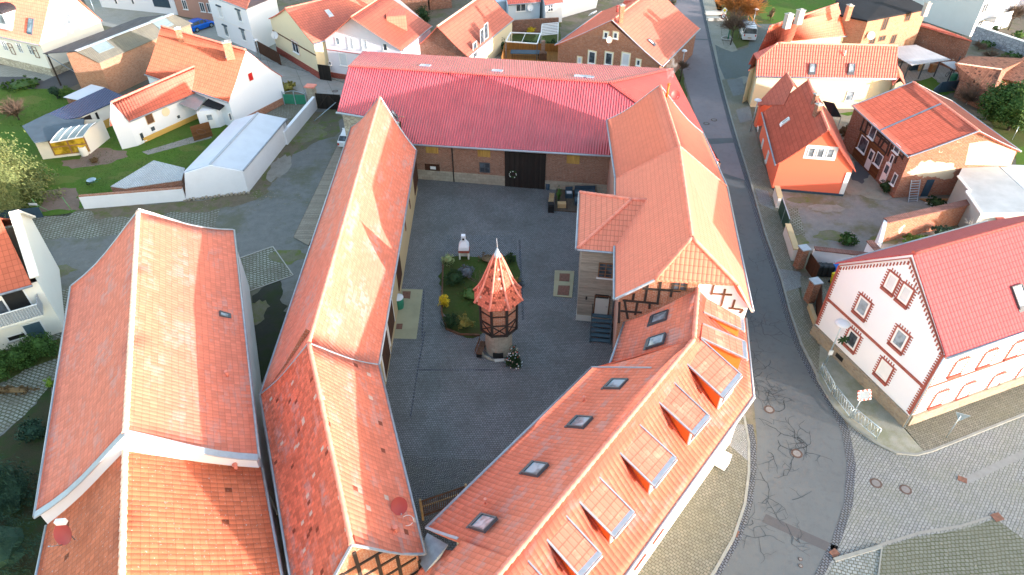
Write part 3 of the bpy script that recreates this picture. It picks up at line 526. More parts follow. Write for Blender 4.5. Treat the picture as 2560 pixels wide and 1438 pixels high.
# --- metal roofed barn
E_ = thing('metal_roofed_barn', 'large brick barn with crimson corrugated metal roof closing the far side of the courtyard', 'barn', G(1250, 400, 0))
rl, rr_ = G(871, 165, 8.5), G(1524, 207, 8.5); fl_, fr = G(1003, 357, 4.3), G(1795, 403, 4.3); bl, br = G(907, 128, 6.6), G(1680, 172, 6.6)
nl = G(843, 278, 5.7); nrm = (rr_ - rl).cross(fl_ - rl).normalized(); nrm = -nrm if nrm.z < 0 else nrm
fr = onplane(1795, 403, rl, nrm); fl_ = onplane(1003, 357, rl, nrm); nl = onplane(843, 278, rl, nrm); nl2 = onplane(1003, 304, rl, nrm); fe = onplane(1515, 388, rl, nrm)
mb = MB()
def slab(mb, pts, th=.1, m=0):
    n = newell(pts); pts = pts if n.z > 0 else pts[::-1]; mb.poly(pts, m=m); mb.poly([p - V((0, 0, th)) for p in pts[::-1]], m=m)
    for i in range(len(pts)):
        a, b = pts[i - 1], pts[i]; mb.poly([b, a, a - V((0, 0, th)), b - V((0, 0, th))], m=m)
slab(mb, [rl, nl, nl2, fl_, fr, rr_]); slab(mb, [rl, rr_, br, bl]); slab(mb, [rr_, fr, br], m=1)
er = mb.build('roof', [M['metalred'], M['metalred2']], E_)
for a, b in ((rl, rr_), (rr_, br), (rr_, fr)): flash(er, [a, b], .36, .05, M['metalred2'], 'ridge_sheet', .03)
gutter(er, fl_ - V((0, .1, .1)), fr - V((0, .1, .1)), .1, M['zincl']); gutter(er, nl - V((.1, .12, .1)), nl2 - V((.2, .12, .1)), .11, M['zincl'])
print('barn z', fr.z, fl_.z, nl.z)
ew = fe.z
bA, bB = G(1020, 445, 0), G(1780, 505, 0); ub = (bB - bA).normalized()
mb = MB(); topz = fl_.z - .05
lB = nl + V((.35, .4, 0)); rB = fr + V((-.5, .5, 0)); bk1 = bl + V((.35, -.4, 0)); bk2 = br + V((-.5, -.5, 0))
def g0(p, z=0): return V((p.x, p.y, z))
mb.poly([g0(bA), g0(bB), g0(bB, topz), g0(bA, topz)])
st = g0(lB); st2 = g0(nl2 + V((.3, .4, 0)))
mb.poly([st, st2, g0(st2, nl.z), g0(st, nl.z)], m=1); mb.poly([g0(bk1), st, g0(lB, nl.z - .1), g0(rl + V((.35, 0, 0)), 8.35), g0(bk1, 6.5)], m=0)
mb.poly([g0(bk2), g0(bk1), g0(bk1, 6.5), g0(bk2, 6.5)]); mb.poly([g0(bB), g0(bk2), g0(bk2, 6.5), g0(bB, topz)]); mb.build('wall', [M['brickyard'], M['stonep']], E_)
WB = (bA, bB); nB = V((ub.y, -ub.x, 0))
mb = MB(); q = bA + nB * .02; mb.box(q + ub * 6.2 + V((0, 0, .55)), ub * 6.2, nB * .04, V((0, 0, .55))); q2 = onplane(1436, 478, bA, nB); mb.box(V((q2.x, q2.y, .5)) + ub * .4 + nB * .02, ub * 4.0, nB * .04, V((0, 0, .5))); mb.build('stone_plinth', M['ashlar'], E_)
p, u, n = wallframe(WB, 1313, 425); d = MB(); d.box(V((p.x, p.y, 1.95)) + n * .1, u * 2.0, V((0, 0, 1.95)), n * .05); gd = d.build('barn_gate', M['plankdark'], E_)
wr = thing('gate_wreath', 'small dark wreath with pale ribbons hanging on the tall black barn gate', 'wreath', wallframe(WB, 1283, 433)[0]); p, u, n = wallframe(WB, 1283, 433); g = MB(); g.tube([p + n * .2 + (u * math.cos(a) + V((0, 0, 1)) * math.sin(a)) * .35 for a in [i * .42 for i in range(16)]], .09, 6); g.build('ring', M['leafdk'], wr)
g = MB(); rnd = random.Random(3)
for i in range(12): a = rnd.random() * 6.3; c = p + n * .3 + (u * math.cos(a) + V((0, 0, 1)) * math.sin(a)) * .35; g.box(c, u * .03, n * .03, V((0, 0, .035)))
g.build('bauble', M['frame'], wr)
dr = door(E_, WB, 1082, 430, 1.5, 1.8, 'gatebrown', None, name='small_door')
p, u, n = wallframe(WB, 1083, 419); g = MB(); g.box(p + n * .07, u * .28, V((0, 0, .16)), n * .01); g.build('notice', M['frame'], dr)
window(E_, WB, 1212, 419, 1.05, 1.1, 'framedk', 'glass', None, 1, 1); window(E_, WB, 1212, 446, 1.0, .7, 'concrete', 'blind', None, 0)
for x, y in ((1080, 372), (1210, 381), (1433, 398)): door(E_, WB, x, y, 1.25, .95, 'bamboo', None, name='shutter', handle=False)
g = MB(); p, u, n = wallframe(WB, 1133, 410); g.tube([V((p.x, p.y, 4.1)) + n * .12, V((p.x, p.y, 0)) + n * .12], .05, 8); g.build('downpipe', M['black'], E_)
for x in (1243, 1461, 1478): pass
for (x, y, wv, hv) in ((1243, 178, 1.1, .8), (1063, 165, 1.1, .8), (1455, 192, 1.6, .8), (1475, 194, .8, .7)):
    nb = (rr_ - rl).cross(bl - rl).normalized(); nb = -nb if nb.z < 0 else nb; skylight(er, (rl, nb, None), x, y, wv, hv, 'blind', 'zincl', dz=0)
# --- right wing, upper house
F_ = thing('courtyard_house', 'two-storey house with salmon tiled half-hipped roof and half-timbered gable between courtyard and street', 'house', G(1680, 550, 0))
Z7 = 7.3
a1, a2, a3 = G(1518, 300, Z7), G(1540, 446, Z7), G(1538, 748, Z7); b1, b2, b3 = G(1757, 333, Z7), G(1816, 466, Z7), G(1880, 778, Z7)
k1, k2, k3 = G(1650, 213, 11.3), G(1698, 365, 11.3), G(1730, 593, 11.3)
i1 = section(F_, a1, a2, b1, b2, k1, k2, 'tilenew', 'pinkp', sag=.3, oh=.5, ends='F', walls='LRF', fl='F', gut='LR', ridge='ridge', og=.2)
gw = (b3 - a3).normalized(); gn = V((gw.y, -gw.x, 0)).normalized()
HL, HR = onplane(1637, 700, a3, gn), onplane(1845, 712, a3, gn)
mb = MB()
def slopepoly(mb, pts, m=0, th=.12): slab(mb, pts, th, m)
slopepoly(mb, [k2, k3, HL, a3, a2]); slopepoly(mb, [k3, k2, b2, b3, HR]); f2 = mb.build('roof', M['tilenew'], F_)
mb = MB(); slopepoly(mb, [k3, HL, HR]); hip = mb.build('half_hip', M['tilenewb'], F_)
for a, b in ((k2, k3), (k3, HL), (k3, HR)): ridgecap(f2, a, b, M['ridge'], .13)
ridgecap(f2, k2, a2.lerp(k2, .05), M['ridge'], .05); ridgecap(f2, k2, b2, M['ridge'], .09)
gutter(f2, a2 - V((.08, 0, .05)), a3 - V((.08, 0, .05))); gutter(f2, b2 + V((.08, 0, -.05)), b3 + V((.08, 0, -.05)))
flash(f2, [HL, a3], .12, .12, M['zincl'], dz=-.02); flash(f2, [HR, b3], .16, .1, M['ridgelich'], dz=-.02)
gi = -gn * .45 if gn.dot(V((0, -1, 0))) > 0 else gn * .45
gA, gB = a3 + gi + gw * .5, b3 + gi - gw * .5
def rz(p): # roof height over plan point along gable
    s = (p - a3).dot(gw) / (b3 - a3).length; return s
kz = 11.3
mb = MB(); hl, hr = HL + gi - V((0, 0, .13)), HR + gi - V((0, 0, .13)); mid = hl.lerp(hr, .56); midb = gA.lerp(gB, .56)
tA, tB = a3.lerp(HL, .12) + gi - V((0, 0, .1)), b3.lerp(HR, .12) + gi - V((0, 0, .1))
mb.poly([g0(gA), g0(midb), g0(mid, hl.z), hl, tA]); mb.poly([g0(midb), g0(gB), tB, hr, g0(mid, hr.z)], m=1); mb.poly([g0(a2 + gw * .5), g0(gA), tA, g0(a2 + gw * .5, tA.z)], m=2); mb.poly([g0(gB), g0(b2 - gw * .5), g0(b2 - gw * .5, tB.z), tB], m=2)
mb.build('wall', [M['brickor'], M['white'], M['pinkp']], F_)
WG = (g0(gA), g0(gB))
z0 = lambda X, Y: (1540 + X / 7.11, 680 + Y / 7.11)
S = [((60, 530), (50, 900)), ((120, 500), (760, 560)), ((150, 500), (210, 830)), ((380, 540), (340, 760)), ((600, 550), (590, 650)), ((80, 690), (460, 720)), ((320, 380), (295, 510)), ((565, 220), (510, 520)), ((800, 160), (735, 560)), ((1030, 170), (970, 440)), ((470, 290), (1150, 340)), ((1260, 180), (1220, 300)), ((1740, 225), (1690, 400)), ((1940, 300), (1870, 600)), ((2110, 490), (2060, 660)), ((1690, 380), (2060, 405)), ((2000, 640), (2260, 670)), ((2260, 670), (2200, 730))]
beams(F_, WG, [(z0(*a), z0(*b)) for a, b in S if a[0] < 1500], 'timber', .15); beams(F_, WG, [(z0(*a), z0(*b)) for a, b in S if a[0] > 1500], 'timberb', .13)
window(F_, WG, *z0(1135, 245), 1.0, .8, 'framebr', 'glass', None, 1, 1)
# timber wall towards yard
S = [((1532, 405), (1548, 470)), ((1524, 398), (1530, 470))]
# --- annex
H_ = thing('wooden_annex', 'grey board-clad annex with hipped salmon tile roof and outside steps in the courtyard', 'annex', G(1500, 760, 0))
q1, q2 = G(1450, 480, 7.1), G(1443, 622, 7.1); kk = G(1580, 498, 9.1); k4 = G(1659, 503, 9.1); e4 = G(1583, 634, 7.1)
mb = MB(); slopepoly(mb, [q1, q2, kk]); slopepoly(mb, [q2, e4, k4, kk]); bq = q1 + (e4 - q2); slopepoly(mb, [kk, k4, bq, q1]); hr_ = mb.build('roof', M['tilenewb'], H_)
ridgecap(hr_, kk, k4, M['ridge'], .12); ridgecap(hr_, kk, q2, M['ridge'], .13); ridgecap(hr_, kk, q1, M['ridge'], .12)
gutter(hr_, q1 + V((-.08, 0, -.05)), q2 + V((-.08, 0, -.05))); gutter(hr_, q2 + V((0, -.08, -.05)), e4 + V((0, -.08, -.05)))
flash(hr_, [e4, k4], .2, .05, M['zinc'], dz=.06)
ux = (e4 - q2).normalized(); uy = (q1 - q2).normalized(); wA = q2 + ux * .35 + uy * .3; wB = e4 + uy * .3; wD = q1 + ux * .35 - uy * .3
mb = MB(); mb.poly([g0(wA, .55), g0(wB, .55), g0(wB, 7.1), g0(wA, 7.1)]); mb.poly([g0(wD, .55), g0(wA, .55), g0(wA, 7.1), g0(wD, 7.1)]); mb.poly([g0(wD + ux * 4), g0(wD), g0(wD, 7.1), g0(wD + ux * 4, 7.1)]); mb.build('wall', M['plankgrey'], H_)
mb = MB(); o = (-uy - ux) * .04; mb.prism([g0(wA + o), g0(wB - uy * .04), g0(wB + uy * 3), g0(wD + ux * .2)], V((0, 0, .56))); mb.build('plinth', M['concl'], H_)
WA = (g0(wA), g0(wB))
window(H_, WA, 1514, 676, 1.05, 1.35, 'framebr', 'glass', 'frame', 1, 3)
door(H_, WA, 1504, 765, 1.0, 1.9, 'concl', 'timberb'); p, u, n = wallframe(WA, 1505, 741); g = MB(); g.box(p + n * .02, u * .5, V((0, 0, .17)), n * .03); g.build('transom', M['black'], H_)
g = MB(); p, u, n = wallframe(WA, 1466, 744); g.box(p + n * .08, u * .06, V((0, 0, .1)), n * .07); g.build('wall_lamp', M['black'], H_)
g = MB(); p, u, n = wallframe(WA, 1504, 790); zt = 1.0; nb_ = 6
for i in range(nb_): c = V((p.x, p.y, zt - (i) * zt / nb_ - .06)) + n * (.3 + i * .36) + u * .0; g.box(c, u * .72, n * .17, V((0, 0, .025)))
for s in (-1, 1): g.beam(V((p.x, p.y, zt)) + n * .05 + u * s * .76, V((p.x, p.y, .05)) + n * (nb_ * .38 + .1) + u * s * .76, .05, .26)
g.build('steps', M['steelb'], H_)
for s in (-1,): 
    g = MB(); a = V((p.x, p.y, zt)) + n * .1 + u * s * .76; b = V((p.x, p.y, .05)) + n * (nb_ * .38) + u * s * .76; Zv = V((0, 0, .9)); g.tube([a, a + Zv, b + Zv, b], .02, 6); g.build('handrail', M['black'], H_)
g = MB(); p, u, n = wallframe(WA, 1536, 740); g.tube([V((p.x, p.y, 6.9)) + n * .15, V((p.x, p.y, 6.3)) + n * .3, V((p.x, p.y, .1)) + n * .3], .05, 8); g.build('downpipe', M['zinc'], H_)
# --- dormer building
J_ = thing('dormer_building', 'angled salmon-tiled building with a row of orange-cheeked dormers along the street corner', 'building', G(1600, 1050, 0))
ZE, ZR = 5.0, 8.35
al1, al2 = G(1565, 800, ZE), G(1525, 915, ZE); kr1, kr2, kr3 = G(1745, 715, ZR), G(1735, 848, ZR), G(1175, 1524, ZR); ar1, ar2 = G(1863, 795, ZE), G(1882, 992, ZE)
bl1, bl2 = G(1478, 920, ZE), G(1075, 1310, ZE); dK = (kr3 - kr2).normalized(); br2 = ar2 + dK * (kr3 - kr2).length; bl3 = bl1 + dK * (kr3 - kr2).length
ja = section(J_, al1, al2, ar1, ar2, kr1, kr2, 'tiledorm', None, sag=.22, wav=.0, gut='LR', ridge=None)
jb = section(J_, bl1, bl2 + (bl2 - bl1) * 0.0, ar2, G(1560, 1438, ZE), kr2, G(1245, 1438, ZR), 'tiledorm', None, sag=.22, gut='LR', ridge=None) if False else None
ext = 1.12
mb = MB(); kr3 = G(1245, 1438, ZR); bR = G(1560, 1438, ZE); E2 = lambda a, b, k: a + (b - a) * k
kN, rN, lN = E2(kr2, kr3, ext), E2(ar2, bR, 1.35), E2(bl1, bl2, 1.02)
# left slope stops at the low corner, right slope runs on
kM = kr2 + dK * ((lN - bl1).dot(dK) + (bl1 - kr2).dot(dK))
SL = slope(mb, kr2, kM, lN, bl1, .22); SR = slope(mb, kr2, kN, rN, ar2, .22); 
f3 = lN + (kM - lN) * .0
slope(mb, kM, kN, E2(lN, kM, .45) + dK * 4, E2(lN, kM, .45), .05)
# infill between the two left slopes
slab(mb, [kr2, al2 - V((0, 0, .02)), bl1 - V((0, 0, .02))], .1)
jr = mb.build('roof', M['tiledorm'], J_)
ridgecap(jr, kr1, kr2, M['ridge'], .15); ridgecap(jr, kr2, kN, M['ridge'], .15)
gutter(jr, bl1, lN); gutter(jr, ar2 + V((.08, 0, -.05)), rN + V((.06, -.06, -.05)), .11, M['zincl'])
flash(jr, rakepts(kr1, al1, .22), .1, .08); flash(jr, [bl1 + V((0, 0, .05)), onplane(1628, 920, SL[0], SL[1])], .08, .06)
flash(jr, rakepts(E2(lN, kM, .4), lN, .05, 3), .14, .05)
mb = MB(); un = (lN - bl1).normalized(); inn = (rN - lN); inn -= un * inn.dot(un); inn.normalize()
wl = [g0(al1 + V((.35, 0, 0))), g0(al2 + V((.35, 0, 0))), g0(bl1 + inn * .35), g0(lN - un * 1.6 + inn * .35)]; wr_ = [g0(ar1 - V((.35, 0, 0))), g0(ar2 - inn * .4 + V((.05, .1, 0))), g0(rN - inn * .4)]
for L_ in (wl, wr_):
    for a, b in zip(L_[:-1], L_[1:]): mb.poly([a, b, g0(b, ZE - .1), g0(a, ZE - .1)])
mb.poly([wl[0], wr_[0], g0(wr_[0], ZE), g0(kr1, ZR - .2), g0(wl[0], ZE)])
mb.build('wall', M['whitew'], J_)
for x, y in ((1702, 1232), (1645, 1330), (1599, 1395), (1770, 1150)): window(J_, (wr_[1], wr_[2]), x, y - 8, 1.0, 1.2, 'frame', 'glassl', 'bricktrim', 1)
for x, y, r in ((1648, 795, ja['L']), (1640, 853, ja['L']), (1540, 961, SL), (1450, 1056, SL), (1338, 1173, SL), (1208, 1308, SL)): skylight(jr, r, x, y, .95, 1.25, 'glassl', dz=.2)
for x, y in ((1459, 1000), (1213, 1256)): vent(jr, SL, x, y, .06, .3)
def vert_z(B, x, y):  # height on the pixel's ray nearest the vertical through B
    r = ray(x, y); t = (B.x * r.x + B.y * r.y) / (r.x ** 2 + r.y ** 2); return V((0, 0, CH)) + r * t
def dormer(plane, tl, tr, br, bl, c):
    p0, n, _ = plane; p0 = p0 - V((0, 0, .12)); TL, BL = onplane(*tl, p0, n), onplane(*bl, p0, n); Cp = onplane(*c, p0, n); BR = vert_z(Cp, *br); TR = G(*tr, BR.z)
    mb = MB(); slab(mb, [TL, TR, BR, BL], .1); d = mb.build('dormer', M['tiledorm2'], J_)
    sd = (TR - BR).normalized(); fw = (BR - BL).normalized(); W_ = (TR - BR).length
    for s in (0, 1):
        o = (sd * .18 if s == 0 else sd * (W_ - .18)); a = BL + o - V((0, 0, .1)); b = Cp + sd * (o.length - .02); t_ = V((b.x, b.y, BR.z - .11 + (b - BR).dot(fw) * 0)); bk = sd * .06 * (1 if s == 0 else -1)
        g = MB(); g.prism([a, b - V((0, 0, .3)), t_], bk); g.build('cheek', M['dormcheek'], d)
    a = Cp + sd * .16; b = Cp + sd * (W_ - .16); g = MB(); g.prism([V((a.x, a.y, a.z - .3)), V((b.x, b.y, b.z - .3)), V((b.x, b.y, BR.z - .12)), V((a.x, a.y, BR.z - .12))], -fw * .08); g.build('front_wall', M['whitew'], d)
    q = (a + b) / 2; hh = (BR.z - .12 - Cp.z); g = MB(); fh = V((fw.x, fw.y, 0)).normalized(); g.box(V((q.x, q.y, Cp.z + hh * .55)) + fh * .03, sd * W_ * .3, V((0, 0, hh * .3)), fh * .03); g.build('window', M['glass'], d)
    flash(d, [BL + V((0, 0, .02)), BR + V((0, 0, .02))], .1, .07, M['zinc'], 'side_flashing'); flash(d, [TL, TR], .08, .07, M['zinc'], 'side_flashing'); flash(d, [BR - fw * .1, TR - fw * .1], .24, .04, M['zincl'], 'front_flashing', .03); gutter(d, BR + fw * .06 - V((0, 0, .05)), TR + fw * .06 - V((0, 0, .05)), .06, M['zincl'])
    return d
PR = ja['R']
dormer(PR, (1765, 744), (1856, 788), (1859, 828), (1759, 782), (1844, 844))
dormer(PR, (1757, 810), (1862, 855), (1866, 899), (1752, 846), (1846, 925))
for t_ in (((1753, 849), (1853, 938), (1807, 995), (1716, 911), (1791, 1028)), ((1681, 954), (1774, 1042), (1735, 1088), (1642, 1003), (1716, 1118)), ((1587, 1052), (1690, 1146), (1635, 1217), (1539, 1124), (1618, 1242)), ((1481, 1177), (1585, 1282), (1534, 1343), (1430, 1238), (1520, 1366)), ((1395, 1269), (1503, 1386), (1450, 1445), (1345, 1326), (1436, 1470)), ((1296, 1377), (1408, 1500), (1352, 1562), (1242, 1440), (1338, 1590))): dormer(SR, *t_)
# --- tower
TX, TY = -.97, 35.85
T_ = thing('garden_tower', 'octagonal brick and timber tower with pointed tile roof on a round stone base', 'tower', (TX, TY, 0))
mb = MB(); mb.lathe((TX, TY, 0), [(1.0, 0), (.97, 2.5)], 24); mb.build('stone_base', M['ashlar'], T_)
mb = MB(); a0 = R(112.5 + 4); mb.lathe((TX, TY, 0), [(1.32, 2.45), (1.36, 5.15)], 8, smooth=False, a0=a0); mb.build('wall', M['brickor'], T_)
mb = MB()
def oc(k, r, z): a = a0 + k * math.pi / 4; return V((TX + r * math.cos(a), TY + r * math.sin(a), z))
for k in range(8):
    mb.beam(oc(k, 1.37, 2.4), oc(k, 1.4, 5.1), .17, .12, up=V((math.cos(a0 + k * math.pi / 4), math.sin(a0 + k * math.pi / 4), 0)))
    for i, z in enumerate((2.48, 3.45, 4.3)): mb.beam(oc(k, 1.37, z), oc(k + 1, 1.37, z), .06, .2 if z < 2.6 else .1)
    mb.beam(oc(k, 1.37, 2.55), oc(k + 1, 1.37, 3.4), .05, .07); mb.beam(oc(k, 1.372, 3.4), oc(k + 1, 1.372, 2.55), .05, .07)
mb.build('timber_frame', M['timber'], T_)
prof = [(1.78, 5.2), (1.45, 5.65), (1.12, 6.3), (.82, 7.1), (.5, 8.0), (.2, 8.75)]
mb = MB(); mb.lathe((TX, TY, 0), prof, 8, smooth=False, a0=a0); mb.poly([oc(k, 1.78, 5.2) for k in range(8)][::-1]); tr_ = mb.build('roof', M['tiletower'], T_)
for k in range(8):
    g = MB(); g.tube([oc(k, r + .02, z + .02) for r, z in prof], [.09, .085, .08, .075, .065, .05], 6); g.build('hip_cap', M['ridge'], tr_)
mb = MB(); mb.lathe((TX, TY, 0), [(.26, 8.65), (.0, 9.45)], 16); mb.tube([(TX, TY, 9.4), (TX - .03, TY, 10.1)], [.03, .012], 6); mb.build('metal_tip', M['zincl'], T_)
g = MB(); g.rbox(TX - .05, TY - .98, .05, .75, .1, .45); g.build('grate_opening', M['black'], T_)
# ================================================================= ground sheets
gm = MB(); S_ = 260; gm.poly([(-S_, -60, 0), (S_, -60, 0), (S_, 420, 0), (-S_, 420, 0)]); struct('ground', gm, m_dirt('ground_dirt', (.10, .09, .07), (.17, .15, .12), gr=.5))
M['cobble'] = m_pave('cobble_dark', (.23, .24, .245), (.16, .165, .17), (.065, .065, .062), .17, .15, .5, R(2), .022, dd=.75, dirt=(.075, .08, .07), dsc=.3, bump=.02)
M['cobsmall'] = m_pave('cobble_small', (.24, .24, .23), (.15, .155, .155), (.03, .03, .03), .12, .11, .5, R(12), .02, wav=.1)
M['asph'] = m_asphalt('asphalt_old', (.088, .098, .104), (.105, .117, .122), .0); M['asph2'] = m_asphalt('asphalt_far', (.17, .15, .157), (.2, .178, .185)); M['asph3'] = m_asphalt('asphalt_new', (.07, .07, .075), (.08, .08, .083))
M['band'] = m_pave('gutter_cobble', (.10, .12, .15), (.14, .15, .17), (.02, .02, .022), .2, .16, .5, R(60), .03)
M['paver'] = m_pave('paver_olive', (.19, .185, .15), (.135, .132, .105), (.05, .048, .03), .24, .18, .5, R(38), .018, dirt=(.12, .12, .07), dd=.4)
M['paver2'] = m_pave('paver_olive_b', (.24, .235, .195), (.17, .17, .14), (.06, .055, .035), .22, .18, .5, R(75), .018, dirt=(.12, .12, .06), dd=.5)
M['square'] = m_pave('paver_square', (.25, .265, .262), (.185, .197, .197), (.06, .062, .055), .24, .18, .5, R(-48), .02, dirt=(.15, .16, .1), dd=.5)
M['mosaic'] = m_pave('mosaic_pale', (.3, .32, .33), (.22, .24, .25), (.06, .06, .05), .11, .1, .5, R(20), .015, wav=.12)
M['moss'] = m_pave('paver_mossy', (.16, .17, .15), (.12, .13, .11), (.05, .06, .02), .24, .22, .5, R(-5), .03, dirt=(.11, .115, .08), dd=.45)
M['turf'] = m_pave('turf_stone', (.34, .34, .3), (.26, .26, .22), (.07, .075, .035), .36, .24, .5, R(20), .055, dirt=(.11, .09, .06), dd=1, dsc=.45)
M['gravel'] = m_dirt('gravel_dark', (.12, .122, .115), (.19, .188, .175), (.12, .12, .07), .7, .2); M['yardr'] = m_dirt('yard_mixed', (.16, .155, .15), (.24, .22, .2), (.14, .13, .06), .8, .22)
M['grass'] = m_grass('lawn', (.075, .16, .02), (.12, .21, .04), (.15, .15, .05), .6); M['grass2'] = m_grass('rough_grass', (.07, .10, .025), (.12, .14, .045), (.15, .12, .06), .6); M['bed'] = m_dirt('planting_bed', (.09, .065, .045), (.14, .105, .08), (.05, .06, .02), .5, .8)
M['mulch'] = m_dirt('mulch', (.16, .11, .08), (.22, .16, .13), (.1, .08, .05), .2, .8); M['kerb'] = m_plain('kerb_granite', (.22, .23, .21), .85, var=.15, sc=2)
M['slab'] = m_pave('slab_grey', (.3, .3, .27), (.26, .26, .24), (.12, .12, .1), .5, .5, 0, R(10), .015); M['slabroad'] = m_pave('street_slabs', (.3, .3, .29), (.26, .26, .25), (.12, .12, .11), 3.2, 6, 0, R(-22), .03, dsc=.6, dd=.35)
JAG = True
sheet('courtyard_paving', [(990, 425), (1570, 470), (1620, 900), (1530, 960), (1090, 1420), (1030, 1400), (900, 960)], .004, M['cobble'])
sheet('courtyard_cobbles', [(985, 1138), (1260, 1152), (1090, 1400), (1060, 1400)], .008, M['cobsmall'])
sheet('concrete_pad', [(1000, 722), (1057, 724), (1041, 848), (975, 846)], .012, M['concs'])
sheet('left_yard', [(-120, 500), (190, 530), (640, 480), (790, 265), (860, 265), (900, 300), (700, 1000), (560, 1500), (-120, 1500), (-300, 900)], .004, M['gravel'])
sheet('wall_foot_moss', [(215, 524), (465, 504), (622, 484), (700, 380), (788, 280), (810, 285), (730, 390), (690, 450), (640, 500), (520, 530), (240, 548)], .010, m_dirt('moss_strip', (.11, .09, .06), (.17, .14, .1), (.11, .13, .04), .9, .7))
sheet('yard_grass', [(745, 300), (850, 265), (850, 330), (820, 345), (690, 400), (660, 430)], .008, m_dirt('grassy_dirt', (.10, .09, .06), (.13, .12, .08), (.10, .15, .03), .85, .45))
sheet('turf_pavers', [(30, 608), (0, 545), (200, 530), (540, 505), (540, 575), (300, 587)], .008, M['turf'])
sheet('turf_paver_slab', [(600, 645), (682, 616), (733, 688), (622, 728)], .012, M['turf'])
sheet('turf_paver_bay', [(120, 735), (180, 720), (175, 870), (140, 860)], .012, M['turf'])
sheet('garden_lawn', [(-160, 222), (170, 222), (300, 250), (600, 250), (640, 300), (470, 480), (200, 520), (170, 540), (-200, 545)], .008, M['grass'])
sheet('garden_driveway', [(-160, 192), (60, 192), (110, 202), (190, 168), (215, 200), (170, 222), (-160, 222)], .012, M['asph3'])
sheet('terrace_paving', [(-160, 150), (150, 175), (190, 168), (110, 202), (60, 192), (-160, 192)], .010, M['slab'])
sheet('garden_bed', [(152, 402), (200, 398), (228, 370), (318, 378), (320, 392), (250, 412), (180, 422), (155, 415)], .014, M['mulch'])
sheet('bare_soil', [(95, 480), (190, 470), (200, 525), (100, 530)], .014, M['mulch'])
sheet('house_apron', [(355, 380), (520, 330), (530, 345), (370, 387)], .014, M['slab'])
sheet('gate_forecourt', [(600, 300), (700, 262), (780, 262), (720, 300), (640, 330)], .012, M['paver2'])
# streets
RL = [(1672, -30), (1690, 90), (1712, 200), (1750, 330), (1800, 430), (1840, 620), (1868, 800), (1884, 1000), (1893, 1100), (1890, 1200), (1872, 1290), (1832, 1380), (1770, 1480)]
RR = [(1742, -30), (1770, 100), (1792, 200), (1818, 300), (1838, 370), (1862, 450), (1897, 580), (1938, 700), (1958, 780), (1985, 860), (2025, 940), (2075, 1020), (2104, 1080), (2118, 1160), (2110, 1260), (2080, 1350), (2030, 1450), (2010, 1500)]
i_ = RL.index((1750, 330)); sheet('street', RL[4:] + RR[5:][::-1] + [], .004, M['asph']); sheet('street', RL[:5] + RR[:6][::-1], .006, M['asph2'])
BW = 15
sheet('gutter_band', RR + [(x + 9 + max(0, (y - 100) * .012), y) for x, y in RR[::-1]], .010, M['band'])
KB = [(x + 9 + max(0, (y - 100) * .012), y) for x, y in RR]
KB2 = [(1867, 1060), (1876, 1110), (1876, 1180), (1866, 1260), (1838, 1345), (1790, 1430), (1750, 1490)]
sheet('gutter_band', KB2 + [(x + 15, y + 2) for x, y in KB2[::-1]], .010, M['band'])
def kerb(pts, w=.16, h=.1, name='kerb'):
    mb = MB()
    for a, b in zip(pts[:-1], pts[1:]): mb.beam(G(*a, h / 2 + .006), G(*b, h / 2 + .006), w, h + .012)
    return struct(name, mb, M['kerb'])
SWi = [(1757, -30), (1784, 100), (1803, 190)]
KR = KB[:11]; kerb(KR + [(2043, 946), (2086, 1016), (2128, 1062), (2190, 1108), (2240, 1132), (2290, 1137), (2330, 1127), (2600, 1020)])
sheet('far_sidewalk', KB[:3] + [(1806, 205), (1830, 235), (1858, 215), (1880, 190), (1830, 100), (1790, -30)], .012, m_pave('pave_far', (.3, .3, .26), (.26, .26, .22), (.16, .16, .13), .25, .18, .5, R(10), .015))
sheet('side_lane', [(1788, 112), (1803, 120), (1830, 130), (1870, 118), (1890, 60), (1960, 60), (1900, 200), (1860, 190), (1815, 205), (1798, 165)], .016, m_pave('cobble_green_grey', (.17, .21, .21), (.13, .16, .17), (.06, .07, .06), .16, .14, .5, R(30), .03))
raised('sidewalk', KB[2:11] + [(2045, 948), (2050, 870), (2036, 845), (2010, 770), (1975, 650), (1935, 480), (1905, 400), (1880, 290), (1868, 215), (1835, 195)], .10, M['paver2'])
for q in ([(1817, 200), (1856, 195), (1862, 235), (1833, 240)], [(1840, 275), (1873, 265), (1882, 300), (1850, 307)], [(1887, 470), (1920, 478), (1935, 525), (1900, 510)], [(1945, 672), (2000, 680), (2012, 715), (1960, 730)]): sheet('sidewalk_mosaic', q, .104, M['mosaic'])
raised('corner_sidewalk', [(2045, 948), (2088, 1016), (2130, 1062), (2190, 1108), (2240, 1132), (2290, 1137), (2312, 1131), (2250, 1060), (2050, 860)], .10, m_dirt('rolled_gravel', (.19, .19, .15), (.26, .27, .23), (.16, .17, .08), .5, .6))
raised('corner_pavement', [(2312, 1131), (2600, 1020), (2640, 930), (2380, 1000), (2255, 1060)], .10, M['paver'])
raised('left_sidewalk', [(1845, 1020), (1862, 1060), (1871, 1110), (1871, 1180), (1861, 1260), (1833, 1343), (1786, 1425), (1745, 1490), (1540, 1490), (1600, 1380), (1800, 1080)], .10, M['paver'])
raised('left_sidewalk_mosaic', [(1838, 1060), (1861, 1062), (1869, 1110), (1869, 1152), (1818, 1108)], .104, M['mosaic'], .09)
kerb([(1860, 1040), (1872, 1110), (1872, 1182), (1862, 1261), (1834, 1345), (1787, 1427), (1746, 1491)])
sheet('square_paving', [(2119, 1060), (2134, 1160), (2126, 1262), (2096, 1352), (2048, 1452), (2030, 1500), (2760, 1500), (2760, 950), (2330, 1120), (2240, 1125)], .008, M['square'])
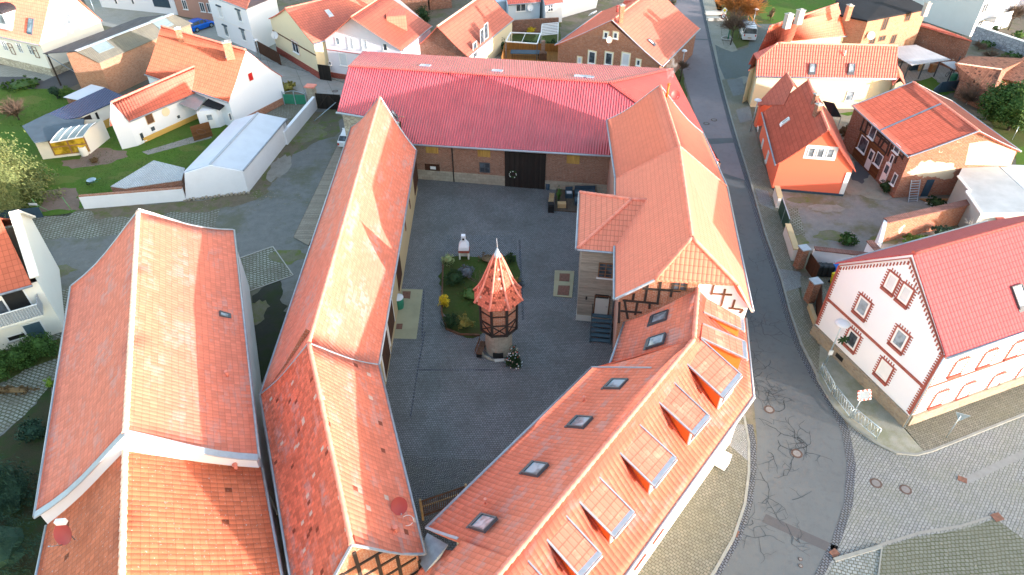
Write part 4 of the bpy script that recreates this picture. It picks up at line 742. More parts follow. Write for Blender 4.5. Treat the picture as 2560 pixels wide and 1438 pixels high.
sheet('mossy_paving', [(2208, 1368), (2290, 1342), (2360, 1332), (2430, 1318), (2488, 1296), (2600, 1378), (2680, 1500), (2180, 1500), (2196, 1438)], .012, M['moss'])
sheet('pale_cobbles', [(2088, 1402), (2204, 1366), (2192, 1438), (2176, 1500), (2040, 1500)], .012, m_pave('cobble_bright', (.27, .3, .3), (.18, .21, .21), (.08, .08, .06), .24, .2, .5, R(15), .03))
kerb([(2086, 1400), (2204, 1366)], .22, .06, 'kerb'); kerb([(2205, 1366), (2196, 1438), (2188, 1500)], .08, .03, 'kerb')
sheet('drain_strip', [(2405, 1196), (2600, 1105), (2600, 1125), (2420, 1210)], .012, m_plain('strip_concrete', (.19, .20, .195), .8, var=.12)); 
sheet('drain_channel', [(2092, 1396), (2205, 1357), (2300, 1328), (2400, 1312), (2478, 1288), (2480, 1294), (2400, 1319), (2300, 1336), (2205, 1365), (2094, 1402)], .016, m_plain('channel_concrete', (.22, .22, .2), .8, var=.1))
sheet('patched_asphalt', [(1915, 1285), (2098, 1368), (2088, 1388), (1905, 1305)], .010, M['asph3'])
sheet('patched_asphalt', [(1758, 347), (1830, 345), (1836, 357), (1762, 362)], .010, M['asph']); sheet('patched_asphalt', [(1700, 95), (1770, 98), (1772, 101), (1700, 98)], .010, M['asph'])
# right yards
sheet('right_yard', [(1945, 470), (2130, 480), (2190, 470), (2420, 500), (2470, 560), (2230, 700), (2000, 620)], .004, M['yardr'])
sheet('turf_paver_strip', [(1972, 520), (1995, 520), (2013, 589), (1985, 590)], .012, M['turf'])
sheet('gravel_path', [(2060, 250), (2140, 270), (2160, 300), (2130, 400), (2235, 490), (2200, 500), (2120, 485), (2060, 400)], .010, m_dirt('pale_gravel', (.2, .18, .14), (.28, .26, .21), (.12, .12, .08), .2, .5))
sheet('asphalt_patch', [(2135, 405), (2160, 405), (2170, 445), (2155, 460), (2130, 450)], .014, M['asph3'])
sheet('bin_court', [(2000, 690), (2120, 700), (2080, 800), (2040, 860), (2010, 790)], .105, M['paver'])
sheet('walled_garden', [(2180, 640), (2440, 560), (2480, 600), (2200, 720)], .010, M['bed'])
sheet('carport_floor', [(2235, 160), (2400, 150), (2430, 215), (2290, 200), (2240, 215)], .012, M['slab'])
sheet('small_lawn', [(2255, 215), (2330, 192), (2390, 230), (2340, 240), (2270, 225)], .014, M['grass']); sheet('small_lawn', [(2090, 285), (2180, 268), (2180, 285), (2120, 290)], .014, M['grass'])
sheet('far_right_field', [(2350, 180), (2700, 80), (3000, 400), (2560, 420), (2420, 240)], .008, M['grass2'])
sheet('far_right_lawn', [(2540, 370), (2760, 330), (2760, 440), (2540, 415)], .012, M['grass'])
sheet('verge_grass', [(1672, 80), (1688, 100), (1712, 215), (1735, 330), (1700, 330), (1650, 120), (1655, 20)], .008, M['grass2'])
sheet('park_grass', [(1775, -40), (1800, 50), (1805, 100), (1812, 122), (1840, 122), (1870, 112), (1880, 80), (2100, 40), (2200, -40)], .012, M['grass2'])
sheet('park_lawn', [(1900, -40), (1890, 30), (1930, 60), (2080, 60), (2140, -40)], .014, M['grass'])
sheet('front_court', [(1190, 145), (1350, 135), (1380, 160), (1200, 200)], .010, M['slab'])
sheet('rear_garden', [(1220, 40), (1400, 40), (1400, 110), (1225, 110)], .014, M['grass2'])
sheet('back_street', [(600, 120), (700, 140), (870, 190), (880, 280), (780, 245), (700, 205), (600, 170)], .010, M['slabroad'])
sheet('back_street', [(200, -20), (520, 60), (700, 60), (700, 140), (600, 170), (480, 110), (240, 60)], .008, m_dirt('street_pale', (.26, .26, .23), (.31, .31, .28), (.2, .2, .13), .3, .3))
sheet('back_sidewalk', [(640, 128), (870, 183), (870, 205), (700, 158), (640, 140)], .014, M['slab']); 
kerb([(640, 143), (700, 160), (868, 208)], .14, .1)
def fit(): pass
def kat(k, Ln, Rn):
    M_ = (Ln + Rn) / 2; d = (Rn - Ln).normalized(); return onplane(k[0], k[1], M_, d)
def house(name, label, cat, Ln, Rn, Kn, ze, far, rm, wm, zf=None, loc=None, **kw):
    """near gable corners and apex by picture position; far = picture position of the far end of the ridge (on the same height) or a length"""
    Ln = G(*Ln, ze); K = None
    Rn = G(*Rn, ze) if Rn else None
    if Rn is None: K = G(*Kn, kw.pop('kz')); Rn = mir(Ln, K)
    else: K = kat(Kn, Ln, Rn)
    if isinstance(far, tuple): d = G(*far, K.z) - K
    else:
        e = (Rn - Ln).normalized(); d = V((-e.y, e.x, 0)) * far
    t = thing(name, label, cat, V(((Ln.x + Rn.x + d.x) / 2, (Ln.y + Rn.y + d.y) / 2, 0)))
    i = section(t, Ln + d, Ln, Rn + d, Rn, K + d, K, rm, wm, **kw); i['t'] = t; i['K'] = (K + d, K); return i
# --- white house with brick trim
hw = house('brick_trimmed_house', 'white corner house with toothed red brick window surrounds and claret tile roof', 'house', (2089, 657), (2367, 893), (2283, 633), 6.8, (2700, 517), 'tileclar', 'white', sag=.0, oh=.22, og=.12, ridge='ridgeclar', rr=.15)
t = hw['t']; WN, WR = hw['W']['N'], hw['W']['R']
def toothed(f, W, x, y, w, h, sp=.21):
    p, u, n = wallframe(W, x, y); Z = V((0, 0, 1)); g = MB(); m = .12
    for s in (-1, 1): g.box(p + u * s * (w / 2 + m / 2) + n * .012, u * m / 2, Z * (h / 2 + m), n * .03)
    for s in (-1, 1): g.box(p + Z * s * (h / 2 + m / 2) + n * .013, u * w / 2, Z * m / 2, n * .028)
    k = int((h + .2) / sp)
    for i in range(k + 1):
        for s in (-1, 1): g.box(p + u * s * (w / 2 + m + .075) + Z * (-h / 2 - .05 + i * sp) + n * .01, u * .075, Z * .04, n * .024)
    k = int(w / sp)
    for i in range(k + 1): g.box(p + Z * (h / 2 + m + .1) + u * (-w / 2 + (i + .3) * w / (k + .6)) + n * .01, u * .035, Z * .1, n * .024)
    g.box(p - Z * (h / 2 + .16) + n * .05, u * (w / 2 + .14), Z * .09, n * .08); g.build('surround', M['bricktrim'], f)
for x, y, w, h, gl in ((2229, 706, .75, 1.2, 'blind'), (2264, 736, .75, 1.2, 'blind'), (2157, 767, .95, 1.35, 'glassl'), (2250, 848, .95, 1.35, 'glassl'), (2131, 849, .95, 1.35, 'glass'), (2211, 926, .95, 1.35, 'frame')):
    f = window(t, WN, x, y, w, h, 'frame', gl, None, 0, fw=.13); toothed(f, WN, x, y, w, h)
for x, y in ((2396, 917), (2468, 895), (2538, 873), (2346, 996), (2413, 976), (2488, 953), (2556, 933)):
    f = window(t, WR, x, y, .85, 1.25, 'frame', 'blind', None, 0, fw=.1); toothed(f, WR, x, y, .85, 1.25)
g = MB(); A_, B_ = WN; u = (B_ - A_).normalized(); n = V((u.y, -u.x, 0)); n = -n if n.dot(V((0, 0, 0)) - A_) < 0 else n; Lw = (B_ - A_).length
g.box(A_ + u * Lw / 2 + n * .02 + V((0, 0, 3.75)), u * Lw / 2, V((0, 0, .1)), n * .04)
A2, B2 = WR; u2 = (B2 - A2).normalized(); n2 = V((u2.y, -u2.x, 0)); n2 = -n2 if n2.dot(V((0, 0, 0)) - A2) < 0 else n2; L2_ = (B2 - A2).length
g.box(A2 + u2 * (L2_ / 2 + .07) + n2 * .018 + V((0, 0, 3.75)), u2 * L2_ / 2, V((0, 0, .08)), n2 * .04); g.build('string_course', M['bricktrim'], t)
g = MB()
for c, uu, nn, L_ in ((A_, u, n, 5.7), (B_, -u, n, 5.7), (A2, u2, n2, 5.7)):
    g.box(c + uu * .08 + nn * .02 + V((0, 0, 3.95)), uu * .09, V((0, 0, 2.75)), nn * .035)
    for i in range(26): g.box(c + uu * .24 + nn * .02 + V((0, 0, 1.3 + i * .21)), uu * .08, V((0, 0, .04)), nn * .03)
kz = hw['K'][1]
for s, e in ((1, A_), (-1, B_)):
    a = V((e.x, e.y, 6.75)); b = V((kz.x, kz.y, kz.z - .35)) + (e - A_) * 0; b = V(((A_ + B_).x / 2, (A_ + B_).y / 2, kz.z - .35)); g.beam(a + n * .03 + u * s * .1, b + n * .03, .05, .2, up=n)
    for i in range(22): q = a.lerp(b, (i + .8) / 22.5) + n * .03 - V((0, 0, .28)) + u * s * .12; g.box(q, u * .035, V((0, 0, .12)), n * .03)
g.build('brick_trim', M['bricktrim'], t)
g = MB(); g.box(A_ + u * Lw / 2 + n * .06 + V((0, 0, .5)), u * (Lw / 2 + .06), V((0, 0, .55)), n * .1); g.box(A2 + u2 * L2_ / 2 + n2 * .06 + V((0, 0, .499)), u2 * (L2_ / 2 - .2), V((0, 0, .55)), n2 * .1); g.build('stone_plinth', M['stone'], t)
g = MB(); q = B_ + n * .18 + n2 * .15; g.tube([V((q.x, q.y, 6.7)), V((q.x, q.y, .1))], .05, 8); g.build('downpipe', M['galv'], t)
g = MB(); p, uu, nn = wallframe(WN, 2103, 892); g.box(p + nn * .16, uu * .35, V((0, 0, .18)), nn * .02); g.build('cellar_window', M['black'], t)
skylight(hw['roof'], hw['R'], 2550, 742, .9, 1.5, 'blind', 'framedk', dz=0)
# --- coral house
hc = house('coral_house', 'bright coral-painted gabled house beside the street with triple white gable window', 'house', (1940, 412), (2140, 428), (2072, 325), 2.9, 11.5, 'tileclar', 'orange', sag=.12, oh=.3, og=.15, ridge='ridge', gut='L', walls='LRNF')
t = hc['t']; bpy.data.objects.remove(hc['roof'].children[0]) if False else None
ro = hc['roof']; ro.data.materials[0] = M['tileterra']
W = hc['W']['N']
for x in (2028, 2051, 2076): window(t, W, x, 381 + (x - 2028) * .05, .62, 1.0, 'frame', 'glassl', None, 0)
p, u, n = wallframe(W, 2052, 382); g = MB(); g.box(p - n * .0 , u * 1.45, V((0, 0, .72)), n * .012); g.build('window_panel', M['frame'], t)
g = MB(); B_ = W[1]; g.box(B_ - u * .22 + n * .02 + V((0, 0, 1.3)), u * .22, V((0, 0, 1.3)), n * .03); g.build('corner_board', M['frame'], t)
g = MB(); A_ = W[0]; g.box((A_ + B_) / 2 + n * .03 + V((0, 0, .1)), u * ((B_ - A_).length / 2), V((0, 0, .12)), n * .05); g.build('plinth', M['navy'], t)
for x, y in ((1919, 392), (1906, 362), (1893, 330)): window(t, hc['W']['L'], x, y, .7, 1.2, 'frame', 'blind', 'concrete', 0)
skylight(ro, hc['L'], 1964, 304, .55, .95, 'glassl', 'frame', dz=.1)
chimney(ro, 2048, 262, 7.6, .5, .5, 1.2, 'brick', a=.3); chimney(ro, 2042, 236, 7.6, .4, .4, 1.1, 'brick', a=.3)
# second gable peak beside the ridge
p0_, n_, _ = hc['L']; t2 = thing('rear_gable', 'second smaller roof peak rising behind the coral house beside its ridge', 'roof', G(1950, 235, 0)); pk = [onplane(x, y, p0_ + V((0, 0, .03)), n_) for x, y in ((1890, 262), (1967, 180), (1984, 214), (1960, 262))]; bx = (hc['K'][0] - hc['K'][1]).normalized(); rr0 = V((-bx.y, bx.x, 0)); rr0 = rr0 if rr0.x > 0 else -rr0
g = MB(); slab(g, pk, .1); q2 = pk[1] - bx * 1.2 + rr0 * .9 - V((0, 0, 1.3)); slab(g, [pk[1], pk[2], q2 + rr0 * .5, pk[1] + rr0 * 1.2 - V((0, 0, 1.5))], .08); rg = g.build('roof', M['tileterra'], t2); ridgecap(rg, pk[1], pk[2], M['ridge'], .11); g = MB(); a, b = pk[0], pk[1]; g.prism([g0(a + rr0 * .3), g0(b + rr0 * .3), b + rr0 * .3 - V((0, 0, .2)), a + rr0 * .3 - V((0, 0, .2))], rr0 * .2 - bx * .3); g.build('wall', M['orange'], t2)
# solar tube collector leaning at the house
sp = thing('solar_collector', 'dark tube solar collector tilted on a frame behind the coral house', 'solar collector', G(2085, 300, 0)); g = MB(); a, b, c, d = G(2058, 252, 2.6), G(2086, 258, 2.6), G(2103, 292, 1.2), G(2078, 290, 1.2); slab(g, [a, b, c, d], .08); g.build('collector_panel', M['solar'], sp); g = MB()
for p in (a, b, c, d): g.beam(V((p.x, p.y, 0)), p, .05, .05)
g.build('frame', M['zinc'], sp)
# --- half timbered brick house
ht = house('half_timbered_house', 'brick house with dark half-timbered upper wall and patched plaster gable, right of the coral house', 'house', (2273, 392), (2552, 378), (2448, 328), 4.6, 11.0, 'tileclar', ['brickplas', 'brick', 'brick', 'brick'], sag=.05, oh=.2, og=.12, ridge='ridge', fl='NF', gut='LR')
t = ht['t']; ht['roof'].data.materials[0] = M['tileterra']; WL = ht['W']['L']; WN = ht['W']['N']
K0, K1_ = ht['K']; mpos = .47
a = K0.lerp(K1_, mpos); l_ = G(2152, 283, 4.6); Ln = G(2273, 392, 4.6); Lf = Ln + (K0 - K1_); flash(ht['roof'], [a, Lf.lerp(Ln, mpos + .05)], .2, .05, M['zinc'])
z6 = lambda X, Y: (2100 + X / 5.53, 260 + Y / 5.53)
S = [((400, 220), (340, 420)), ((450, 280), (400, 480)), ((520, 330), (450, 500)), ((600, 400), (520, 590)), ((700, 490), (640, 680)), ((300, 370), (640, 690)), ((500, 410), (680, 560)), ((640, 460), (560, 600)), ((345, 180), (280, 370)), ((400, 280), (690, 520)), ((740, 520), (660, 720)), ((830, 610), (760, 820)), ((890, 690), (860, 770)), ((700, 580), (860, 740))]
beams(t, WL, [(z6(*a), z6(*b)) for a, b in S], 'timber', .2)
p, u, n = wallframe(WL, *z6(400, 650)); g = MB(); a, _, _ = wallframe(WL, *z6(210, 600)); b, _, _ = wallframe(WL, *z6(570, 830)); g.box(V(((a.x + b.x) / 2, (a.y + b.y) / 2, 1.55)) + n * .03, (b - a).to_2d().to_3d() / 2, V((0, 0, 1.45)), n * .04); g.build('board_cladding', M['plankbrown'], t)
for x, y, w, h in ((330, 560, 1.5, 1.5), (545, 770, 1.1, 1.3), (470, 380, 1.0, 1.5), (800, 620, .9, .8), (725, 765, .5, .9), (760, 1040, .6, 1.2)): window(t, WL, *z6(x, y), w, h, 'frame', 'glass', 'frame', 0, out=.06)
for x, y in ((420, 770), (635, 960)): door(t, WL, *z6(x, y), .9, 2.1, 'frame', None, 'glass').location += V(n * .05)
door(t, WN, 2316, 475, .75, 2.3, 'navy', None, handle=False)
M['plasterpatch'] = m_plaster('plaster_worn', (.56, .48, .35), .4)
def patch(parent, W, pts, mat, name='plaster_patch', out=.012, jit=.05, seed=1):
    rnd = random.Random(seed); g = MB(); P = [wallframe(W, x, y) for x, y in pts]; n = P[0][2]; Q = []
    for i in range(len(P)):
        a, b = P[i][0], P[(i + 1) % len(P)][0]
        for k in range(5): q = a.lerp(b, k / 5); Q.append(q + P[0][1] * rnd.uniform(-jit, jit) + V((0, 0, rnd.uniform(-jit, jit))))
    g.prism([q + n * .001 for q in Q], n * out); return g.build(name, M[mat], parent)
patch(t, WN, [(2292, 417), (2302, 402), (2345, 404), (2388, 407), (2386, 428), (2378, 449), (2352, 447), (2330, 440), (2300, 441), (2272, 437), (2278, 424)], 'plasterpatch', jit=.16); patch(t, WN, [(2424, 358), (2470, 352), (2540, 378), (2526, 415), (2412, 412)], 'plasterpatch', jit=.02, seed=4)
# flat roofed extension
ex = thing('flat_roof_extension', 'low grey building with pale felt flat roof below the half-timbered house', 'building', G(2470, 480, 0)); g = MB()
pts = P3([(2413, 406, 3), (2486, 407, 3), (2562, 476, 3), (2640, 530, 3), (2453, 533, 3), (2416, 480, 3), (2425, 478, 3), (2395, 441, 3)]); slab(g, pts, .15); rf = g.build('roof', M['felt'], ex)
g = MB(); q = [V((p.x, p.y, 0)) + (V((G(2480, 470, 0).x, G(2480, 470, 0).y, 0)) - V((p.x, p.y, 0))).normalized() * .25 for p in pts]
for i in range(8): a, b = q[i - 1], q[i]; g.poly([a, b, b + V((0, 0, 2.86)), a + V((0, 0, 2.86))])
g.build('wall', M['greyp'], ex); flash(rf, [pts[7], pts[6], pts[5], pts[4]], .22, .1, M['frame'], 'roof_edging')
ex = thing('white_flat_roof_shed', 'bright white flat roof of the shed at the right photo edge', 'shed', G(2540, 440, 0)); g = MB(); pts = P3([(2497, 414, 2.9), (2529, 412, 2.9), (2640, 416, 2.9), (2700, 500, 2.9), (2640, 520, 2.9), (2562, 474, 2.9)]); slab(g, pts, .12); g.build('roof', M['sheetlight'], ex); g = MB()
for i in range(6): a, b = g0(pts[i - 1]), g0(pts[i]); g.poly([a, b, b + V((0, 0, 2.75)), a + V((0, 0, 2.75))])
g.build('wall', M['greyp'], ex)
# --- cream house with wide tile roof
cz = 3.9
hh = thing('cream_house', 'cream rendered house with wide salmon ribbed tile roof and two skylights', 'house', G(2060, 240, 0)); e1, e2 = G(1890, 192, cz), G(2243, 198, cz); kz_ = 7.2; kk1, kk2 = G(1945, 107, kz_), G(2245, 114, kz_); h1 = G(1892, 149, 5.6); b1_, b2_ = mir(e1, (kk1 + (e1 - V((kk1.x, kk1.y, e1.z))) * 0)), mir(e2, kk2)
dE = (e2 - e1).normalized(); pr_ = V((-dE.y, dE.x, 0)); half = abs((kk1 - e1).dot(pr_)); b1_ = e1 + pr_ * half * 2; b2_ = e2 + pr_ * half * 2; kl = kk1; vl = e1.lerp(e1 + pr_ * half + V((0, 0, kz_ - cz)), .5); vr = b1_.lerp(b1_ - pr_ * half + V((0, 0, kz_ - cz)), .5)
g = MB(); slab(g, [e1, e2, kk2, kl, vl]); slab(g, [b2_, b1_, vr, kl, kk2]); slab(g, [vl, kl, vr]); M['tilerib'] = m_tile('tile_ribbed_salmon', (.72, .17, .125), .3, .42, .05, patch=.08, bump=.07, lip=.5); rf = g.build('roof', M['tilerib'], hh); ridgecap(rf, kl, kk2, M['ridge'], .12); ridgecap(rf, kl, vl, M['ridge'], .11); gutter(rf, e1 - pr_ * .06, e2 - pr_ * .06, .09, M['zincl'])
i_ = dE * .25 + pr_ * .3; q = [g0(e1 + i_), g0(e2 - dE * .25 + pr_ * .3), g0(b2_ - dE * .25 - pr_ * .3), g0(b1_ + dE * .25 - pr_ * .3)]; g = MB()
for i in range(4):
    a, b = q[i - 1], q[i]
    if i in (0, 2): mm = (a + b) / 2; g.poly([a, b, g0(b, cz - .1), g0(b.lerp(a, .25), cz + 1.4), g0(a.lerp(b, .25), cz + 1.4), g0(a, cz - .1)] if i == 0 else [a, b, g0(b, cz - .1), g0(mm, kz_ - .3), g0(a, cz - .1)])
    else: g.poly([a, b, g0(b, cz - .1), g0(a, cz - .1)])
g.build('wall', M['cream'], hh); nrm_ = (e2 - e1).cross(kk2 - e1).normalized()
for x in (2031, 2129): skylight(rf, (kk2, nrm_, None), x, 171, .75, 1.1, 'glassl', 'framedk', dz=0)
vent(rf, (kk2, nrm_, None), 2111, 138, .06, .5, 'frame'); window(hh, (q[0], q[1]), 2125, 240, .9, 1.2, 'frame', 'glassl', 'frame', 0); window(hh, (q[3], q[0]), 1876, 205, .7, 1.2, 'frame', 'blind', 'frame', 1)
hh2 = house('cream_house_extension', 'small cream side building with a red lean-to roof beside the carport', 'annex', (2232, 212), (2265, 216), (2250, 192), 3.6, 4.0, 'tilefar', 'cream', sag=0, ridge=None, gut='')
# --- pink house behind
g_ = thing('pink_roofed_house', 'house with bright pink tiled roof and dark slate gable behind the cream house', 'house', G(2020, 110, 0)); zr = 8.0; ze = 4.4
k1_, k2_ = G(1925, 66, zr), G(2095, 9, zr); e1, e2 = G(1940, 109, ze), G(2121, 89, ze); e1 = k1_ + (e1 - k1_); bb1, bb2 = mir(e1, k1_), mir(e2, k2_)
i3 = section(g_, e2, e1, bb2, bb1, k2_, k1_, 'tilefar', ['tiledark', 'cream', 'cream', 'cream'], sag=.1, ridge='ridge', gut='L')
for x, y in ((2012, 82), (2049, 66), (2083, 59)): skylight(i3['roof'], i3['L'], x, y, .45, 1.2, 'blind', 'frame', dz=.08)
chimney(i3['roof'], 1974, 36, 9.4, .8, .6, 1.6, 'greyp', 'concrete', .4); chimney(i3['roof'], 2003, 26, 9.6, .8, .6, 1.6, 'greyp', 'concrete', .4)
window(g_, i3['W']['N'], 1919, 104, .8, 1.5, 'frame', 'blind', None, 0)
# --- black felt roof building
bf = thing('black_roofed_brick_building', 'tall brick building with black felt roof and small chimney at top right', 'building', G(2210, 90, 0)); zb = 6.8
r_ = [G(2098, 37, zb), G(2168, 51, zb), G(2323, 21, zb), G(2235, -22, zb + 1.0), G(2090, 0, zb + .6)]; g = MB(); slab(g, r_, .2); rf = g.build('roof', M['feltdark'], bf); g = MB(); cen = V(((r_[0] + r_[2]) / 2).to_2d()).to_3d()
q = [g0(p) + (cen - g0(p)).normalized() * .3 for p in r_]; 
for i in range(5): a, b = q[i - 1], q[i]; g.poly([a, b, V((b.x, b.y, r_[i].z - .18)), V((a.x, a.y, r_[i - 1].z - .18))])
g.build('wall', M['bricklit'], bf); chimney(rf, 2126, 14, 8.6, .6, .6, 1.8, 'bricklit', a=.2); chimney(rf, 2321, 8, 8.2, .6, .6, 1.6, 'greyp', a=.2)
Wb = (q[1], q[2]); Wa = (q[0], q[1])
for x, y, w, h in ((2212, 60, .9, 1.6), (2270, 42, .9, 1.1), (2180, 103, 1.0, .8), (2205, 96, 1.2, .7), (2233, 98, .9, 1.2)): window(bf, Wb, x, y, w, h, 'framebr', 'black', None, 1)
dn_ = thing('satellite_dish', 'white satellite dish on the brick wall under the black felt roof', 'satellite dish', wallframe(Wb, 2171, 86)[0]); p, u, n = wallframe(Wb, 2171, 86); dish(dn_, p + n * .5, (-.1, -.9, .3), .5)
# --- brick block beside the carport
bk = thing('windowless_brick_building', 'long windowless brick building with sunlit end wall behind the grey carport', 'building', G(2330, 110, 0)); zb = 4.2
r_ = [G(2262, 52, zb), G(2398, 88, zb), G(2430, 102, zb), G(2320, 60, zb)]; q = [g0(p) for p in r_]; g = MB(); slab(g, [r_[0], r_[1], r_[2], r_[3]], .15); g.build('roof', M['tilefar'], bk); g = MB()
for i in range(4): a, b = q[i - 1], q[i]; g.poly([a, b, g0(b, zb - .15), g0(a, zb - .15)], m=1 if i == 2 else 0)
g.build('wall', [M['brickold'], M['bricklit']], bk)  # end wall's sunlight is put into its paler brick colour
# --- carports
def canopy(name, label, top, mat, posts, zp, rim='framedk', cat='carport'):
    t = thing(name, label, cat, sum((g0(p) for p in top), V((0, 0, 0))) / len(top)); g = MB(); slab(g, top, .07); rf = g.build('roof', M[mat], t)
    for p in posts: g = MB(); g.beam(V((p.x, p.y, 0)), V((p.x, p.y, zp)), .12, .12); g.build('post', M[rim], t)
    return t
top = P3([(2244, 116, 2.9), (2290, 112, 3.0), (2378, 149, 2.6), (2279, 163, 2.5), (2244, 143, 2.6)]); c_ = canopy('carport', 'carport with pale grey standing-seam roof on dark posts over a concrete floor', top, 'corrwhite', [G(2257, 205, 0), G(2295, 198, 0), G(2334, 192, 0), G(2247, 178, 0)], 2.45)
top = P3([(2354, 155, 2.6), (2386, 153, 2.7), (2408, 169, 2.4), (2387, 174, 2.3)]); canopy('bicycle_shelter', 'smaller grey roofed shelter with bicycles beneath, joined to the carport', top, 'corrwhite', [G(2368, 205, 0), G(2383, 183, 0), G(2397, 195, 0)], 2.25, cat='shelter')
rnd = random.Random(5)
def bicycle(name, label, p, a, col='steelb', s=1.0, group=None, cat='bicycle'):
    t = thing(name, label, cat, p, group); u = V((math.cos(a), math.sin(a), 0)); Z = V((0, 0, 1)); 
    for k in (-.52, .52):
        g = MB(); c = V(p) + u * k * s + Z * .34 * s; g.tube([c + (u * math.cos(w) + Z * math.sin(w)) * .31 * s for w in [i * .35 for i in range(19)]], .025, 5); wl_ = g.build('wheel', M['tyre'], t)
        g = MB(); [g.beam(c, c + (u * math.cos(w) + Z * math.sin(w)) * .3 * s, .008, .008) for w in [i * .785 for i in range(8)]]; g.build('spokes', M['zinc'], wl_)
    b = lambda k, z: V(p) + u * k * s + Z * z * s
    g = MB(); [g.tube([x, y], .022, 5) for x, y in ((b(-.52, .34), b(-.1, .3)), (b(-.1, .3), b(.4, .75)), (b(-.15, .8), b(.4, .78)), (b(-.15, .85), b(-.1, .3)), (b(-.52, .34), b(-.15, .8)), (b(.52, .34), b(.38, .95)))]; g.build('frame', M[col], t)
    g = MB(); n = V((-u.y, u.x, 0)); g.tube([b(.38, .95) - n * .28, b(.38, .98), b(.38, .95) + n * .28], .018, 5); g.build('handlebar', M['black'], t); g = MB(); g.box(b(-.17, .9), u * .12, n * .06, Z * .03); g.build('saddle', M['black'], t); return t
bicycle('bicycle', 'dark bicycle parked under the small grey shelter', G(2372, 190, 0), .5)
g = MB(); p = G(2381, 203, 0); g.lathe(p, [(.36, 0), (.42, .5), (.36, .95), (.3, 1.0), (0, 1.02)], 16); tag(g.build('water_barrel', M['green']), 'green plastic water barrel standing beside the bicycle shelter', 'barrel')
# --- brown roofed shed row far right
sh = thing('old_brick_shed', 'old brick shed with dark brown tile roof near the right edge, above the conifers', 'shed', G(2480, 190, 0)); rb = [G(2388, 158, 3.4), G(2505, 174, 3.4)]; 
M['tileoldbrown'] = m_tile('tile_old_brown', (.24, .10, .06), .25, .3, .35, moss=.02, dark=.05, bump=.04)
ff = [G(2402, 200, 2.2), G(2480, 235, 2.2)]; bb = [G(2420, 140, 2.6), G(2570, 146, 2.6)]; g = MB(); slab(g, [rb[0], rb[1], ff[1], ff[0]]); slab(g, [rb[0], rb[1], bb[1], bb[0]]); rf = g.build('roof', M['tileoldbrown'], sh); ridgecap(rf, rb[0], rb[1], M['ridgelich'], .1); g = MB()
q = [ff[1], rb[1], bb[1]]; g.poly([g0(ff[1]), g0(bb[1]), bb[1], rb[1], ff[1]]); g.poly([g0(ff[0]), g0(ff[1]), ff[1], ff[0]]); g.poly([g0(bb[0]), g0(bb[1]), bb[1], bb[0]]); g.poly([g0(ff[0]), g0(bb[0]), bb[0], rb[0], ff[0]]); g.build('wall', M['brickold'], sh)
sm = thing('low_brick_outbuilding', 'low lit brick outbuilding at the right edge beside the brown tiled shed', 'shed', G(2550, 200, 0)); g = MB(); g.prism([g0(G(2505, 225, 0)), g0(G(2640, 260, 0)), g0(G(2660, 170, 0)), g0(G(2570, 160, 0))], V((0, 0, 2.2))); g.build('wall', M['brickold'], sm); g = MB(); slab(g, P3([(2500, 196, 2.4), (2650, 228, 2.4), (2670, 140, 2.8), (2565, 136, 2.8)]), .1); g.build('roof', M['tileoldbrown'], sm)
# --- pale building, top right
pb = thing('pale_apartment_block', 'big pale grey rendered building with white balcony end at the top right', 'building', G(2400, 40, 0)); c0, c1, c2 = G(2423, 92, 0), G(2520, 70, 0), G(2200, 15, 0)
uu = (c0 - c2).normalized(); vv = V((-uu.y, uu.x, 0)); vv = -vv if vv.y < 0 else vv; q = [c2, c0, c0 + vv * 9, c2 + vv * 9]; g = MB()
for i in range(4): a, b = q[i - 1], q[i]; g.poly([a, b, g0(b, 7.5), g0(a, 7.5)], m=1 if i == 2 else 0)
g.build('wall', [M['greylight'], M['white']], pb); g = MB(); slab(g, [g0(p, 7.6) for p in q], .15); g.build('roof', M['felt'], pb)
for x, y in ((2462, 20), (2448, 62)): window(pb, (q[1], q[2]), x, y, 1.2, 1.3, 'frame', 'glass', None, 1)
p, u, n = wallframe((q[1], q[2]), 2485, 32); g = MB(); g.box(p + n * .8 - V((0, 0, .7)), u * 1.8, n * .8, V((0, 0, .08))); bal = g.build('balcony', M['concrete'], pb); g = MB(); g.box(p + n * 1.6 - V((0, 0, .1)), u * 1.8, n * .03, V((0, 0, .55))); g.build('railing', M['greylight'], bal)
tp = thing('pale_house', 'pale house wall at the very top right corner of the photo', 'house', G(2530, 10, 0)); g = MB(); a, b = G(2490, 15, 0), G(2620, 55, 0); dvec = V((6, 8, 0)); g.prism([a, b, b + dvec, a + dvec], V((0, 0, 6))); g.build('wall', M['lilac'], tp); g = MB(); g.prism([a + V((-.2, -.3, 6)), b + V((.3, -.3, 6)), b + dvec + V((0, 0, 6)), a + dvec + V((0, 0, 6))], V((0, 0, .3))); g.build('roof', M['tilefar'], tp)
# --- walls and gates
def wall(name, label, pts, h, mat, cope=None, th=.3, cw=.5, cat='wall', copeh=.1, gable=False):
    g = MB(); q = [V((p.x, p.y, 0)) for p in pts]
    for a, b in zip(q[:-1], q[1:]): g.beam(a + V((0, 0, h / 2)), b + V((0, 0, h / 2)), th, h)
    if not cope: return tag(g.build(name, mat), label, cat)
    t = thing(name, label, cat, sum(q, V((0, 0, 0))) / len(q)); g.build('wall', mat, t); g = MB()
    for a, b in zip(q[:-1], q[1:]): g.beam(a + V((0, 0, h + copeh / 2)), b + V((0, 0, h + copeh / 2)), cw, copeh)
    g.build('coping', cope, t); return t
M['tilecope'] = m_tile('tile_coping_brown', (.22, .11, .09), .16, .9, .15, bump=.04, lip=.6)
wall('garden_wall', 'long brick garden wall with dark brown tile coping in front of the half-timbered house', [G(2193, 606, 0), G(2425, 552, 0)], 2.3, M['brickplas'], M['tilecope'], .35, .75)
